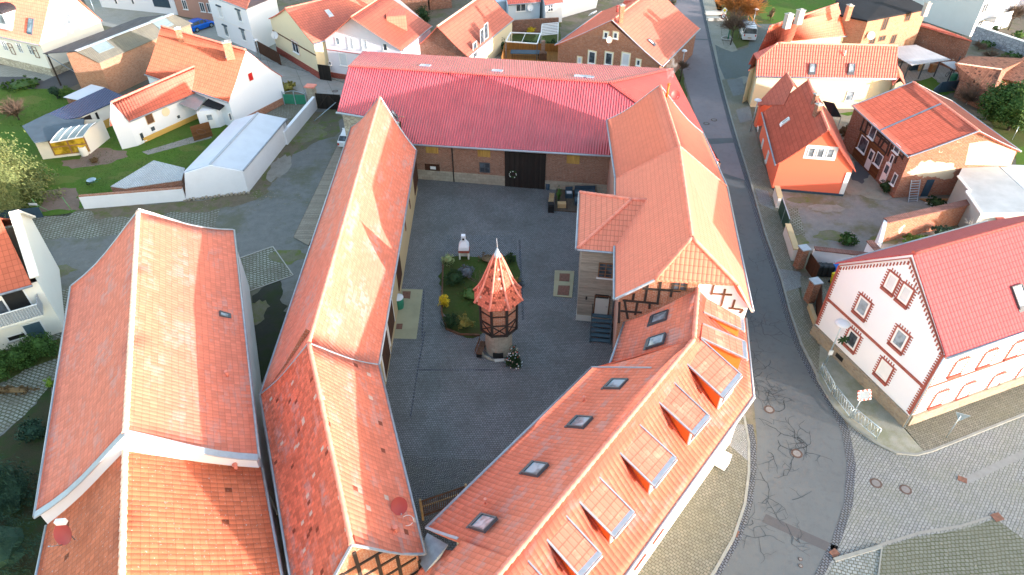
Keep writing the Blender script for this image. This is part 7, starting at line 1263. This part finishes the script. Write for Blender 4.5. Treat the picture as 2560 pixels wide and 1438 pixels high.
# zinc cover between the roofs
zc_ = thing('zinc_covered_passage', 'blue-grey zinc covered lean-to wedged between the two roofs at the bottom', 'roof', G(1090, 1400)); g = MB(); slab(g, P3([(1068, 1332, 4.1), (1120, 1362, 4.1), (1100, 1395, 3.8), (1064, 1430, 3.6), (1042, 1396, 3.7)]), .08); g.build('sheet', M['zinc'], zc_); g = MB(); slab(g, P3([(1045, 1430, 3.3), (1088, 1372, 3.5), (1140, 1378, 3.9), (1250, 1440, 3.9), (1250, 1540, 3.3), (1020, 1540, 3.0)]), .1); g.build('roof', M['tiledorm'], zc_)
# pipe chimney with smoke and pink dish on the courtyard house
g = MB(); p = k1 + (b1 - k1) * .1 + (k2 - k1) * .13; q = vert_z(p, 1672, 212); g.tube([p, q], .1, 10); g.tube([q, q + V((0, 0, .12))], .13, 10); g.build('chimney_pipe', M['dormcheek'], i1['roof'])
pq = k1 + (b1 - k1) * .3 + (k2 - k1) * .06; dn_ = thing('satellite_dish', 'red satellite dish on the street side roof of the courtyard house beside the orange pipe', 'satellite dish', pq); dish(dn_, pq + V((0, 0, .75)), (.1, -.85, .5), .42, 'redp')
sm_ = bpy.data.materials.new('smoke_wisp'); sm_.use_nodes = True; tn = sm_.node_tree; tn.nodes.remove(tn.nodes['Principled BSDF']); pvn = tn.nodes.new('ShaderNodeVolumePrincipled'); no = tn.nodes.new('ShaderNodeTexNoise'); no.inputs['Scale'].default_value = 3.0; no.inputs['Detail'].default_value = 3; mr = tn.nodes.new('ShaderNodeMapRange'); mr.inputs[1].default_value = .5; mr.inputs[2].default_value = .7; mr.inputs[3].default_value = 0; mr.inputs[4].default_value = .9
gm_ = tn.nodes.new('ShaderNodeNewGeometry'); tn.links.new(gm_.outputs['Position'], no.inputs['Vector']); tn.links.new(no.outputs[0], mr.inputs[0]); tn.links.new(mr.outputs[0], pvn.inputs['Density']); pvn.inputs['Color'].default_value = (.95, .95, .97, 1); tn.links.new(pvn.outputs[0], tn.nodes['Material Output'].inputs['Volume'])
g = MB(); g.lathe(q + V((0, 0, .1)), [(.0, 0), (.12, .05), (.22, .4), (.38, .9), (.5, 1.5), (.42, 2.1), (.25, 2.6), (0, 2.9)], 14); o = g.build('smoke', sm_); tag(o, 'wisp of pale smoke rising from the orange chimney pipe', 'smoke', kind='stuff')
# utility box on the street wall
ub_ = thing('wall_box', 'white box unit fixed to the street side wall under the dormers', 'box', G(1805, 1160)); W = (wr_[1], wr_[2]); p, u, n = wallframe(W, 1795, 1140); g = MB(); g.box(p + n * .35 + V((0, 0, -.1)), u * .35, n * .35, V((0, 0, .45))); g.build('housing', M['frame'], ub_); g = MB(); g.tube([p + n * .3, V((p.x, p.y, .1)) + n * .3], .09, 8); g.build('pipe', M['frame'], ub_)
# ---- street trees and far vegetation
for i, (x, y, h, m, n, l, gm2) in enumerate(((1664, 45, 3.6, 'twig', 110, 'bushy street tree with yellow-green crown at the top of the verge', 'leafor'), (1664, 86, 3.2, 'twig', 120, 'leaning pollarded street tree second from the top', None), (1678, 158, 3.6, 'twig', 160, 'pinkish leafless street tree in the middle of the verge', None), (1687, 170, 2.8, 'twig', 120, 'small pollarded street tree just beyond the crimson roof corner', None), (1699, 204, 2.9, 'twig', 140, 'twiggy street tree touching the crimson roof hip', None))):
    baretree('street_tree', l, G(x, y), h, 1.2, m, 1.6, n, 70 + i, group=None, leafm=gm2, ln=800, w=.016, spread=.9)
baretree('willow', 'large orange-twigged willow on the green at the top right', G(1842, 62), 6.0, 3.2, 'twigor', 1.0, 520, 80, th=.2, spread=1.0, w=.025, leafm='leafbrown', ln=300)
baretree('park_tree', 'reddish leafless tree with dark trunk beside the white van', G(1826, 112), 5.2, 1.8, 'twig', 2.0, 260, 81, w=.018)
baretree('park_shrub', 'orange-brown leafless shrub left of the big willow', G(1802, 18), 2.6, 1.5, 'twigor', .3, 160, 82, cat='shrub', w=.016)
plant('columnar_shrub', 'brown columnar shrub standing on the green near the chimneys', 'shrub', G(1925, 52), 2.0, .6, 'leafbrown', 600, .07, seed=83); baretree('park_shrub', 'brown leafless thicket right of the big willow', G(1895, 15), 2.2, 1.5, 'twig', .3, 160, 84, cat='shrub', w=.016)
for i, (x, y, h, r, l) in enumerate(((2478, 262, 4.6, 2.0, 'dark green conifer left of the cluster at the right photo edge'), (2520, 285, 5.6, 2.4, 'tall dark green conifer in the cluster at the right photo edge'), (2565, 270, 5.2, 2.6, 'dark conifer with yellow-green top cut by the right photo edge'))): plant('conifer', l, 'tree', G(x, y + 40), h, r, 'leafhedge', 4200, .15, 'ell', .2, seed=90 + i, clump=.25)
baretree('bare_bush', 'pale leafless bush in front of the brown tiled shed', G(2432, 262), 3.6, 2.0, 'twig', .3, 420, 95, cat='shrub', spread=1.1, w=.018)
for i, (x, y, h, r, m, l) in enumerate(((145, 247, 1.8, .6, 'leafyew', 'small blue-green conifer on the lawn by the white corrugated shed'), (172, 245, 1.5, .8, 'leafmid', 'bright green bush beside the small blue-green conifer'), (1248, 125, 1.9, 1.15, 'leafdk', 'round dark green bush beside the brick gabled barn'), (1385, 130, 1.6, 1.2, 'leafdk', 'dark green bush against the left wall of the brick gable house'), (1320, 120, 1.1, 1.0, 'leafdk', 'dark shrub behind the white metal frame'), (1345, 112, 1.2, .9, 'leafpale', 'pale grey-green shrub behind the white metal frame'), (1328, 84, 1.0, .6, 'yel', 'bright yellow flowering shrub by the rubble wall'), (1060, 55, 2.4, 1.2, 'leafdk', 'dark green shrub between the crimson shed and the barn roof'), (1042, 68, 1.8, 1.0, 'leafor', 'olive shrub right of the lilac house roof'), (722, 224, .9, 1.2, 'leafor', 'low brownish hedge bush at the corner of the white steep-roofed house'), (2112, 340, 1.2, .7, 'leafbrown', 'dry brown bush between the coral and half-timbered houses'), (2210, 478, 1.2, .6, 'leafdk', 'dark leafy plant in front of the half-timbered house door'), (2340, 512, .6, 1.0, 'leafdk', 'low ivy patch at the foot of the patched gable wall'), (2117, 610, 1.0, .8, 'leafhedge', 'dark green bush at the edge of the gravel yard'), (2290, 612, .8, 1.5, 'leafmid', 'green plants inside the walled garden'), (2350, 600, 1.3, 1.1, 'leafyew', 'dark evergreen shrub inside the walled garden'), (60, 215, .7, 2.6, 'leafhedge', 'low evergreen planting strip along the asphalt drive'), (238, 405, .5, .5, 'leafbrown', 'small dark heather clump in the mulch bed'))): plant('bush', l, 'shrub', G(x, y), h, r, m, int(600 + r * 600), .07 + .02 * r, seed=110 + i)
baretree('bare_shrub', 'pale leafless shrub on the lawn behind the big conifer', G(48, 300), 3.0, 1.5, 'twig', .4, 240, 130, cat='shrub', w=.016)
baretree('pale_trunk_tree', 'small bare tree with white trunk inside the walled garden', G(2418, 600), 2.6, 1.2, 'birch', 1.2, 30, 131, tm='birch', th=.08, w=.015); baretree('bare_tree', 'leafless tree in the garden at the top right corner', G(2520, 75), 4.2, 1.6, 'twig', 1.5, 200, 132, w=.018)
for i, (x, y) in enumerate(((2445, 125), (2475, 145), (2510, 160))): baretree('thicket', ('tangle of bare branches by the stone retaining wall, left clump', 'tangle of bare branches by the stone retaining wall, middle clump', 'tangle of bare branches by the stone retaining wall, right clump')[i], G(x, y), 1.4, 1.3, 'twig', .2, 130, 140 + i, cat='shrub', w=.014, spread=1.4)
for i, (x, y, m) in enumerate(((2460, 118, 'leafhedge'), (2530, 150, 'leafhedge'), (2545, 95, 'leafmid'), (2480, 75, 'leafdk'))): plant('bush', ('green bramble beside the left end of the stone retaining wall', 'green bramble beside the right end of the stone retaining wall', 'green bush in the raised garden at the top right corner', 'dark covered bush below the balcony at the top right')[i], 'shrub', G(x, y), 1.0, 1.2, m, 900, .09, seed=150 + i)
rnd = random.Random(77); g = MB()
for (x0, x1, y0, y1, k) in ((200, 560, 400, 500, 1400), (-40, 200, 225, 320, 900), (150, 620, 340, 400, 700)):
    for _ in range(k):
        p = G(rnd.uniform(x0, x1), rnd.uniform(y0, y1)); 
        for j in range(3): a = rnd.random() * 6.3; d = V((math.cos(a) * .05, math.sin(a) * .05, rnd.uniform(.06, .14))); w_ = V((-d.y, d.x, 0)) * .4; g.poly([p - w_, p + w_, p + d])
tag(g.build('grass_tufts', M['leafmid']), kind='stuff')
# ================================================================= vehicles, street furniture, covers
def loft(mb, secs, m=0, close=True, smooth=False):
    for i in range(len(secs) - 1):
        a, b = secs[i], secs[i + 1]; n = len(a)
        for k in range(n if close else n - 1): q = [a[k], a[(k + 1) % n], b[(k + 1) % n], b[k]]; mb.poly(q, m=m, smooth=smooth)
    if close: mb.poly(secs[0][::-1], m=m); mb.poly(secs[-1], m=m)
def vehicle(name, label, cat, p, a, L, W, st, cab, paint, wheel=.34, wx=.3, rails=False, rear=None):
    t = thing(name, label, cat, p); u = V((math.cos(a), math.sin(a), 0)); n = V((-u.y, u.x, 0)); P = lambda x, y, z: V(p) + u * x + n * y + V((0, 0, z)); g = MB(); S = []
    for x, w, z0_, z1 in st: w *= W / 2; S.append([P(x * L, s, z) for s, z in ((-w, z0_ + .12), (-w * .93, z0_), (w * .93, z0_), (w, z0_ + .12), (w, z1 - .16), (w * .9, z1), (-w * .9, z1), (-w, z1 - .16))])
    loft(g, S, smooth=False); body = g.build('body', M[paint], t); g = MB(); S = []
    for x, w, zb, zt, wt in cab: S.append([P(x * L, s, z) for s, z in ((-w * W / 2, zb), (w * W / 2, zb), (wt * W / 2, zt), (-wt * W / 2, zt))])
    loft(g, S); g.build('windows', M['glass'], t); g = MB(); tp_ = [c for c in cab if c[3] > max(q[3] for q in cab) - .12]; S = [[P(x * L, s, z) for s, z in ((-wt * W / 2 - .02, zt - .03), (wt * W / 2 + .02, zt - .03), (wt * W / 2 * .93, zt + .05), (-wt * W / 2 * .93, zt + .05))] for x, w, zb, zt, wt in tp_]; loft(g, S)
    for x, w, zb, zt, wt in cab[1:-1]:
        for s in (-1, 1): g.beam(P(x * L, s * w * W / 2 * 1.0, zb - .02), P(x * L, s * wt * W / 2, zt), .06, .09)
    g.build('roof', M[paint], t)
    for sx in (-1, 1):
        for sy in (-1, 1):
            c = P(sx * wx * L, sy * (W / 2 - .1), wheel); g = MB(); g.tube([c - n * .11, c + n * .11], wheel, 16); wl_ = g.build('wheel', M['tyre'], t); g = MB(); g.tube([c + n * sy * .1, c + n * sy * .13], wheel * .6, 10); g.build('rim', M['galv'], wl_)
    for sy in (-1, 1): g = MB(); g.box(P(-L / 2 + .03, sy * W * .4, st[0][3] - .22), u * .05, n * .09, V((0, 0, .13))); g.build('tail_light', M['redl'], t); g = MB(); g.box(P(L / 2 - .06, sy * W * .36, st[-1][3] - .12), u * .06, n * .14, V((0, 0, .06))); g.build('headlight', M['glassl'], t); g = MB(); g.box(P(L * .16, sy * (W / 2 + .1), 1.05), u * .06, n * .1, V((0, 0, .07))); g.build('mirror', M[paint], t)
    g = MB(); g.box(P(-L / 2 - .0, 0, st[0][2] + .28), u * .03, n * .26, V((0, 0, .06))); g.build('number_plate', M['woodl' if rails else 'frame'], t)
    if rails:
        for x in (-.38, -.2, -.02): g = MB(); g.beam(P(x * L, -W * .36, rails), P(x * L, W * .36, rails), .06, .05); g.build('roof_bar', M['galv'], t)
    return t
def yaw(a, b): d = G(*b) - G(*a); return math.atan2(d.y, d.x)
ca = yaw((482, 78), (528, 62)); c = G(503, 72)
vehicle('blue_car', 'bright blue hatchback parked beside the white apartment house at top left', 'car', c, ca, 4.2, 1.8, [(-.5, .86, .35, .85), (-.46, .97, .24, 1.0), (-.2, 1, .2, .98), (.15, 1, .2, .94), (.4, .96, .22, .8), (.5, .82, .32, .62)], [(-.47, .86, .9, 1.0, .8), (-.38, .9, .95, 1.38, .68), (-.1, .92, .95, 1.47, .72), (.08, .9, .93, 1.4, .7), (.27, .84, .88, .93, .8)], 'carblue')
va = yaw((1870, 106), (1858, 66)); c = G(1867, 90)
vehicle('white_van', 'white van with dark rear window and roof bars parked under the leafless tree', 'van', c, va, 4.9, 1.95, [(-.5, .94, .3, 1.15), (-.47, 1, .25, 1.2), (.1, 1, .25, 1.2), (.3, .98, .25, 1.15), (.45, .9, .3, .95), (.5, .8, .35, .75)], [(-.495, .93, 1.1, 1.15, .9), (-.46, .95, 1.15, 1.85, .82), (-.2, .96, 1.15, 1.93, .84), (.14, .94, 1.15, 1.86, .8), (.34, .86, 1.1, 1.15, .82)], 'carwhite', rails=2.02)
vehicle('white_car', 'white car mostly hidden behind the sandstone barn corner', 'car', G(879, 352), 1.45, 4.2, 1.8, [(-.5, .86, .35, .85), (-.46, .97, .24, 1.0), (-.2, 1, .2, .98), (.15, 1, .2, .94), (.4, .96, .22, .8), (.5, .82, .32, .62)], [(-.47, .86, .9, 1.0, .8), (-.38, .9, .95, 1.38, .68), (-.1, .92, .95, 1.47, .72), (.08, .9, .93, 1.4, .7), (.27, .84, .88, .93, .8)], 'carwhite')
def lamp(label, b, top, h, r=.35, mat='blind', z0_=.1):
    b = G(*b, z0_); t = thing('street_lamp', label, 'street lamp', b); g = MB(); g.tube([b, b + V((0, 0, h * .45)), b + V((0, 0, h))], [.07, .05, .04], 8); g.build('pole', M['galv'], t); g = MB(); g.lathe(b + V((0, 0, h)), [(.08, -.12), (.12, .0), (r, .08), (r, .13), (r * .6, .24), (0, .3)], 18); g.build('lamp_head', M[mat], t); return b
b = lamp('street lamp with frosted disc head and a green star ornament at the white corner house', (2062, 913), None, 4.0, .5)
st_ = thing('star_ornament', 'dark green fir star hanging on the street lamp by the white house', 'ornament', b + V((.35, -.2, 2.7))); c = b + V((.42, -.15, 2.75)); g = MB()
for k in range(8): a = k * math.pi / 4; g.tube([c, c + V((math.cos(a) * .42, -.08, math.sin(a) * .42))], [.09, .05], 6)
g.build('star', M['leafdk'], st_); g = MB(); g.beam(c, b + V((0, 0, 2.75)), .03, .03); g.build('bracket', M['galv'], st_); g = MB(); g.box(b + V((0, -.08, 1.35)), V((.14, 0, 0)), V((0, .04, 0)), V((0, 0, .2))); tag(g.build('notice_box', M['frame']), 'small white box strapped to the street lamp pole', 'box')
lamp('street lamp with oval white head at the corner of the coral house', (1876, 328), None, 3.6, .4); lamp('street lamp with white head on the grass verge beside the street trees', (1701, 190), None, 3.2, .35); lamp('small street lamp beside the brown panelled gate in the back street', (652, 150), None, 2.6, .35); lamp('white street lamp beside the street at the top left corner', (240, 38), None, 2.6, .45, 'frame')
lamp('twin globe lamp behind the white van, left globe', (1866, 60), None, 2.6, .4, 'frame'); lamp('globe lamp behind the white van, right globe', (1880, 70), None, 2.6, .4, 'frame')
# railings
for i, (a, b, l) in enumerate((((2048, 932), (2076, 984), 'light blue-grey lattice railing panel nearest the street lamp'), ((2079, 988), (2123, 1045), 'light blue-grey lattice railing panel in the middle of the three'), ((2128, 1046), (2190, 1098), 'light blue-grey lattice railing panel nearest the cobbled square'))):
    A_, B_ = G(*a, .1), G(*b, .1); t = thing('railing', l, 'railing', A_, 'railings at the corner of the white house'); Z = V((0, 0, 1)); g = MB(); [g.tube([q, q + Z * 1.0], .035, 6) for q in (A_, B_)]; g.tube([A_ + Z, B_ + Z], .035, 6); g.tube([A_ + Z * .15, B_ + Z * .15], .03, 6); g.build('frame', M['galv'], t); g = MB(); k = 4
    for j in range(k): p0_, p1_ = A_.lerp(B_, j / k), A_.lerp(B_, (j + 1) / k); g.tube([p0_ + Z * .15, (p0_ + p1_) / 2 + Z], .018, 5); g.tube([(p0_ + p1_) / 2 + Z, p1_ + Z * .15], .018, 5); g.tube([p0_ + Z, (p0_ + p1_) / 2 + Z * .15], .012, 5)
    g.build('lattice', M['galv'], t)
b = G(2127, 1046, .1); t = thing('traffic_mirror', 'rectangular traffic mirror with red and white rim on a grey pole at the corner', 'mirror', b); g = MB(); g.tube([b, b + V((.05, .0, 2.1))], .035, 8); g.build('pole', M['galv'], t); c = b + V((.08, -.05, 2.4)); fw = V((.15, -.85, .5)).normalized(); uu = fw.cross(V((0, 0, 1))).normalized(); vv = uu.cross(fw); g = MB(); g.box(c, uu * .4, vv * .3, fw * .03); g.build('mirror_glass', M['steelb'], t); g = MB(); g2 = MB(); k = 0
for s in range(22):
    f = s / 22 * 1.4 * 2; 
    per = [(-.4, -.3), (.4, -.3), (.4, .3), (-.4, .3)]; d = s / 22 * 4; e = int(d); fr = d - e; a_, b_ = per[e % 4], per[(e + 1) % 4]; q = c + uu * (a_[0] + (b_[0] - a_[0]) * fr) + vv * (a_[1] + (b_[1] - a_[1]) * fr) + fw * .01; (g if s % 2 else g2).box(q, uu * .06, vv * .05, fw * .035)
g.build('red_rim', M['redl'], t); g2.build('white_rim', M['frame'], t)
b = G(2366, 1094, .1); t = thing('triangular_sign', 'back of a triangular traffic sign on a slim grey pole beside the white house', 'road sign', b); g = MB(); g.tube([b, b + V((0, 0, 2.2))], .03, 8); g.build('pole', M['galv'], t); c = b + V((.05, -.04, 2.05)); g = MB(); fw = V((.4, .9, 0)).normalized(); uu = V((fw.y, -fw.x, 0)); g.prism([c + uu * .42 + V((0, 0, .36)), c - uu * .42 + V((0, 0, .36)), c - V((0, 0, .36))], fw * .02); g.build('plate', M['galv'], t)
b = G(1803, 70, .05); t = thing('road_sign', 'pole with white diamond priority sign above a red-rimmed round sign on the verge', 'road sign', b); g = MB(); g.tube([b, b + V((0, 0, 2.6))], .035, 8); g.build('pole', M['galv'], t); n = V((0, -1, .25)).normalized(); uu = V((1, 0, 0)); vv = uu.cross(-n); vv = vv if vv.z > 0 else -vv; c = b + V((0, -.06, 2.6)); g = MB(); r_ = .42; q = [c + uu * r_, c + vv * r_, c - uu * r_, c - vv * r_]; g.prism(q, -n * .02); g.build('diamond_plate', M['frame'], t); g = MB(); q = [c + n * .012 + (uu * math.cos(k * 1.5708) + vv * math.sin(k * 1.5708)) * .26 for k in range(4)]; g.prism(q, -n * .008); g.build('yellow_diamond', M['yellow'], t)
c = b + V((0, -.06, 1.75))
for rr_2, mt_, off in ((.36, 'redl', 0), (.26, 'frame', .012), (.09, 'steelb', .02)): g = MB(); g.prism([c + n * off + (uu * math.cos(k * .5236) + vv * math.sin(k * .5236)) * rr_2 for k in range(12)], -n * .01); g.build('round_plate', M[mt_], t)
b = G(1846, 95, .05); t = thing('blue_sign', 'pole with two small blue and white arrow signs beside the leafless tree', 'road sign', b); g = MB(); g.tube([b, b + V((0, 0, 2.7))], .035, 8); g.build('pole', M['galv'], t); g = MB(); g.box(b + V((.15, -.06, 2.5)), V((.42, 0, .08)), V((0, .01, 0)), V((0, 0, .1))); g.box(b + V((0, -.06, 2.1)), V((.2, 0, 0)), V((0, .01, 0)), V((0, 0, .26))); g.build('plate', M['blue'], t)
t = thing('water_pump', 'green hand pump with round basin on the grass beside the leafless tree', 'pump', G(1820, 98)); b = G(1820, 98, .0); g = MB(); g.tube([b, b + V((0, 0, 1.3))], .1, 8); g.tube([b + V((0, 0, 1.25)), b + V((.3, 0, 1.5))], .03, 5); g.build('pump', M['green'], t); b = G(1817, 98); g = MB(); g.tube([b + V((math.cos(a) * .75, math.sin(a) * .75, .12)) for a in [i * .45 for i in range(15)]], .09, 6); g.build('basin_rim', M['greyp'], t)
for i, (x, y) in enumerate(((1788, 36), (1792, 51))): g = MB(); p = G(x, y, .0); g.rbox(p.x, p.y, 0, 3.2, .7, .45); tag(g.build('stone_bench', M['concl']), ('long pale stone seat on the green, the upper one beside the sign', 'long pale stone seat on the green, the lower one beside the sign')[i], 'bench')
# manholes and drains
def manhole(x, y, l, r=.38, z=.012):
    p = G(x, y, z); t = thing('manhole_cover', l, 'manhole cover', p, 'manhole covers in the streets'); g = MB(); g.lathe(p, [(r, 0), (r, .006), (r * .68, .008)], 24, smooth=False); g.build('ring', M['mancon'], t); g = MB(); g.lathe(p + V((0, 0, .008)), [(r * .66, 0), (r * .66, .004), (0, .006)], 20, smooth=False); g.build('lid', M['concl2'], t)
M['mancon'] = m_plain('manhole_ring', (.09, .06, .05), .8, var=.3, sc=9); M['concl2'] = m_plain('manhole_lid', (.17, .165, .16), .8, var=.15, sc=12)
for x, y, l in ((1923, 1024, 'manhole cover in the cracked asphalt below the street corner'), (1992, 1134, 'manhole cover in the asphalt left of the cobbled square'), (2190, 1208, 'left one of two manhole covers in the cobbled square'), (2264, 1224, 'right one of two manhole covers in the cobbled square'), (1766, 309, 'left one of two manhole covers near the street crossing'), (1785, 300, 'right one of two manhole covers near the street crossing'), (838, 228, 'manhole cover in the back street by the metal roofed barn')): manhole(x, y, l, .36)
for x, y, l in ((2001, 1398, 'small water valve cap in the asphalt, upper one of two'), (2002, 1415, 'small water valve cap in the asphalt, lower one of two')): manhole(x, y, l, .12)
for x, y, a, w, l in ((2406, 1199, -.5, .5, 'dark rusty drain grate at the end of the pale strip in the square'), (2493, 1293, .3, .6, 'dark purple drain grate at the end of the channel'), (2086, 1383, .5, .5, 'square drain grate beside the bright cobbles'), (1838, 1333, 1.0, .45, 'brown drain grate in the left gutter'), (1893, 513, 1.2, .4, 'brown drain grate in the gutter by the coral house')): g = MB(); p = G(x, y, .014); g.rbox(p.x, p.y, .014, w, w * .8, .02, a); tag(g.build('drain_grate', M['rust']), l, 'drain')
# litter of stones and leaves
rnd = random.Random(12); g = MB()
for (x0, x1, y0, y1, k, sz) in ((1080, 1300, 560, 640, 60, .05), (1000, 1500, 480, 900, 70, .035), (600, 830, 300, 520, 160, .06), (100, 620, 620, 760, 120, .05), (1570, 1840, 1100, 1438, 30, .04), (2150, 2560, 1150, 1438, 60, .04), (1960, 2200, 480, 600, 120, .06), (620, 700, 480, 500, 30, .1), (500, 800, 480, 530, 60, .07)):
    for _ in range(k): p = G(rnd.uniform(x0, x1), rnd.uniform(y0, y1), .01); s = sz * rnd.uniform(.5, 1.4); g.rbox(p.x, p.y, .01 if x0 < 1500 or x0 == 1960 else .11, s, s * rnd.uniform(.5, 1), s * .3, rnd.random() * 3)
tag(g.build('fallen_leaves', M['leaflit'] if 'leaflit' in M else m_plain('leaf_litter', (.24, .21, .15), .9, var=.5, sc=9)), kind='stuff')
# tarred cracks
rnd = random.Random(21); g = MB()
def crack(p, d, L, w, depth=0):
    n_ = max(2, int(L / .22)); pts = [p]
    for i in range(n_): d = (d + V((rnd.gauss(0, .38), rnd.gauss(0, .38), 0))).normalized(); p = p + d * .22; pts.append(p)
    for i in range(len(pts) - 1):
        a, b = pts[i], pts[i + 1]; t = (b - a).normalized(); s = V((-t.y, t.x, 0)); w0, w1 = w * .55 * (1 - .6 * i / n_) * rnd.uniform(.6, 1.4), w * .55 * (1 - .6 * (i + 1) / n_); e = t * w * .2; g.poly([a - s * w0 - e, b - s * w1 + e, b + s * w1 + e, a + s * w0 - e])
    if depth < 3:
        for i in range(2, len(pts) - 1):
            if rnd.random() < (.42 if depth == 0 else .3): t = (pts[i + 1] - pts[i]).normalized(); s = V((-t.y, t.x, 0)) * rnd.choice((-1, 1)); crack(pts[i] + V((0, 0, .0003 * (depth + 1))), (s + t * rnd.uniform(-.5, .7)).normalized(), rnd.uniform(.5, 2.0) / (1 + depth * .7), w * .75, depth + 1)
for x, y, x2, y2, w in ((1875, 470, 1858, 405, .02), (1822, 440, 1850, 560, .02), (1850, 560, 1880, 700, .025), (1870, 640, 1895, 760, .03), (1892, 720, 1912, 860, .035), (1905, 800, 1935, 960, .04), (1925, 900, 1960, 1030, .045), (1960, 1000, 2000, 1130, .05), (1905, 930, 1915, 1060, .045), (1915, 1060, 1940, 1190, .05), (1945, 1100, 1985, 1230, .05), (1990, 1120, 2040, 1240, .04), (1900, 1180, 1950, 1290, .045), (1965, 1310, 1975, 1390, .035), (1880, 1300, 1900, 1400, .04), (1850, 1330, 1960, 1310, .035), (1980, 1250, 2050, 1275, .035), (1915, 980, 1990, 985, .04), (1880, 850, 1900, 930, .03), (1920, 1130, 2000, 1160, .045), (1930, 1060, 1880, 1040, .04)):
    a, b = G(x, y, .0125), G(x2, y2, .0125); crack(a, (b - a).normalized(), (b - a).length, w)
struct('road_cracks', g, m_plain('tar', (.03, .036, .04), .5, var=.3))
# ladders, planks by the patched gable
t = thing('leaning_ladder', 'aluminium ladder leaning on the patched gable wall', 'ladder', G(2258, 500)); pw, uw, nw = wallframe(ht['W']['N'], 2284, 462); a = V((pw.x, pw.y, 0)) + nw * .9 - uw * .5; b = V((pw.x, pw.y, 2.0)) + nw * .08 - uw * .5; r_ = uw * .9; g = MB(); g.beam(a, b, .06, .06); g.beam(a + r_, b + r_, .06, .06)
for k in range(9): g.beam(a.lerp(b, (k + .5) / 9), a.lerp(b, (k + .5) / 9) + r_, .08, .05)
g.build('rungs', M['zincl'], t)
for i, (x, y, m, l) in enumerate(((2300, 497, 'wood', 'stack of brown boards at the foot of the patched gable'), (2304, 508, 'frame', 'white long profiles lying in front of the brown boards'), (2308, 517, 'lilac', 'second bundle of pale profiles nearest the garden wall'))):
    g = MB(); p = V((pw.x, pw.y, 0)) + uw * (2.2 + .15 * i) + nw * (.7 + .7 * i)
    for k in range(4): g.rbox(p.x + .1 * k, p.y - .12 * k, .05 + .03 * (k % 2), 2.8, .1, .08, .02 * k)
    tag(g.build('board_stack', M[m]), l, 'boards')
g = MB(); p = G(2283, 640, 0); g.lathe(p, [(.8, 0), (.86, .35), (.78, .38), (.72, .1), (0, .1)], 20); tag(g.build('small_pool', M['frame']), 'small pale round tub inside the walled garden', 'tub')
t = thing('climbing_frame', 'blue-grey metal A-frame inside the walled garden', 'frame', G(2215, 665)); g = MB(); tp0 = G(2205, 640, 1.9); [g.tube([tp0, G(x, y, 0)], .03, 5) for x, y in ((2195, 680), (2240, 672), (2215, 650))]; g.build('poles', M['galv'], t)
g = MB(); p = G(90, 475, 0); 
# carport clutter
for i, (x, y, m, l, s) in enumerate(((2300, 185, 'woodl', 'yellow board leaning at the back of the carport', (.8, .1, 1.2)), (2312, 182, 'frame', 'white round-ended board behind the yellow one in the carport', (.8, .1, 1.3)), (2280, 182, 'navy', 'dark stacked goods at the back of the carport', (1.2, .6, .7)), (2328, 188, 'wood', 'orange-brown wooden cupboard in the carport', (.8, .5, 1.0)))): g = MB(); p = G(x, y - 8, 0); g.rbox(p.x, p.y, .02, *s, .3); g.rbox(p.x, p.y, .02 + s[2], s[0] * .8, s[1] * .8, .05, .3); tag(g.build('stored_goods', M[m]), l, 'storage')
g = MB(); a, b = G(2345, 232, 0), G(2440, 222, 0); g.beam(a + V((0, 0, .7)), b + V((0, 0, .7)), .05, 1.4); g.beam(G(2330, 236, .7), a + V((0, 0, .7)), .05, 1.4); tag(g.build('dark_fence', M['navy']), 'dark panel fence behind the half-timbered house roof', 'fence')
for i, (x, y) in enumerate(((2415, 262), (2462, 300), (2530, 350))): g = MB(); p = G(x, y); g.tube([p, p + V((0, 0, 1.6))], .03, 5); tag(g.build('fence_post', M['galv']), ('thin metal fence post by the pale leafless bush', 'thin metal fence post below the conifer cluster', 'thin metal fence post near the far end of the pink roof slope')[i], 'post')

rnd = random.Random(31)
def blob(name, x, y, rx, ry, mat, lvl, seed):
    r = random.Random(seed); c = G(x, y, lvl); q = [c + V((math.cos(a) * rx * r.uniform(.7, 1.15), math.sin(a) * ry * r.uniform(.7, 1.15), 0)) for a in [i * .2856 for i in range(22)]]; g = MB(); g.poly(q); struct(name, g, mat)
mg = m_dirt('moss_patch', (.12, .12, .07), (.17, .16, .11), (.13, .16, .04), .9, 1.2); mw = m_dirt('pale_dirt', (.2, .19, .17), (.27, .25, .22), (.14, .13, .08), .3, 1.0); md = m_dirt('damp_dirt', (.08, .08, .075), (.12, .12, .115), (.07, .08, .04), .4, .8)
for i, (x, y, rx, ry, m) in enumerate(((770, 330, 2.2, 2.4, mg), (700, 420, 1.2, 2.6, mw), (720, 640, 1.6, 1.2, mg), (640, 780, 1.0, 1.5, mg), (130, 680, 2.0, 1.1, mg), (2080, 590, 1.6, .9, mg), (2070, 520, 1.8, .8, mw), (2210, 600, 1.6, .7, mg), (2000, 500, 1.3, .6, mg), (2000, 600, .8, .9, mg))): blob('yard_patch', x, y, rx, ry, m, .016 + i * .0006, 300 + i)
lg = m_grass('lawn_dry', (.13, .19, .04), (.16, .2, .05), (.17, .16, .06), .7)
for i, (x, y, rx, ry) in enumerate(((60, 250, 3, 1.2), (330, 440, 2.2, 1.0), (250, 350, 1.5, .8), (480, 370, 1.6, .8), (150, 450, 2.0, .9))): blob('lawn_patch', x, y, rx, ry, lg, .0155 + i * .0006, 340 + i)
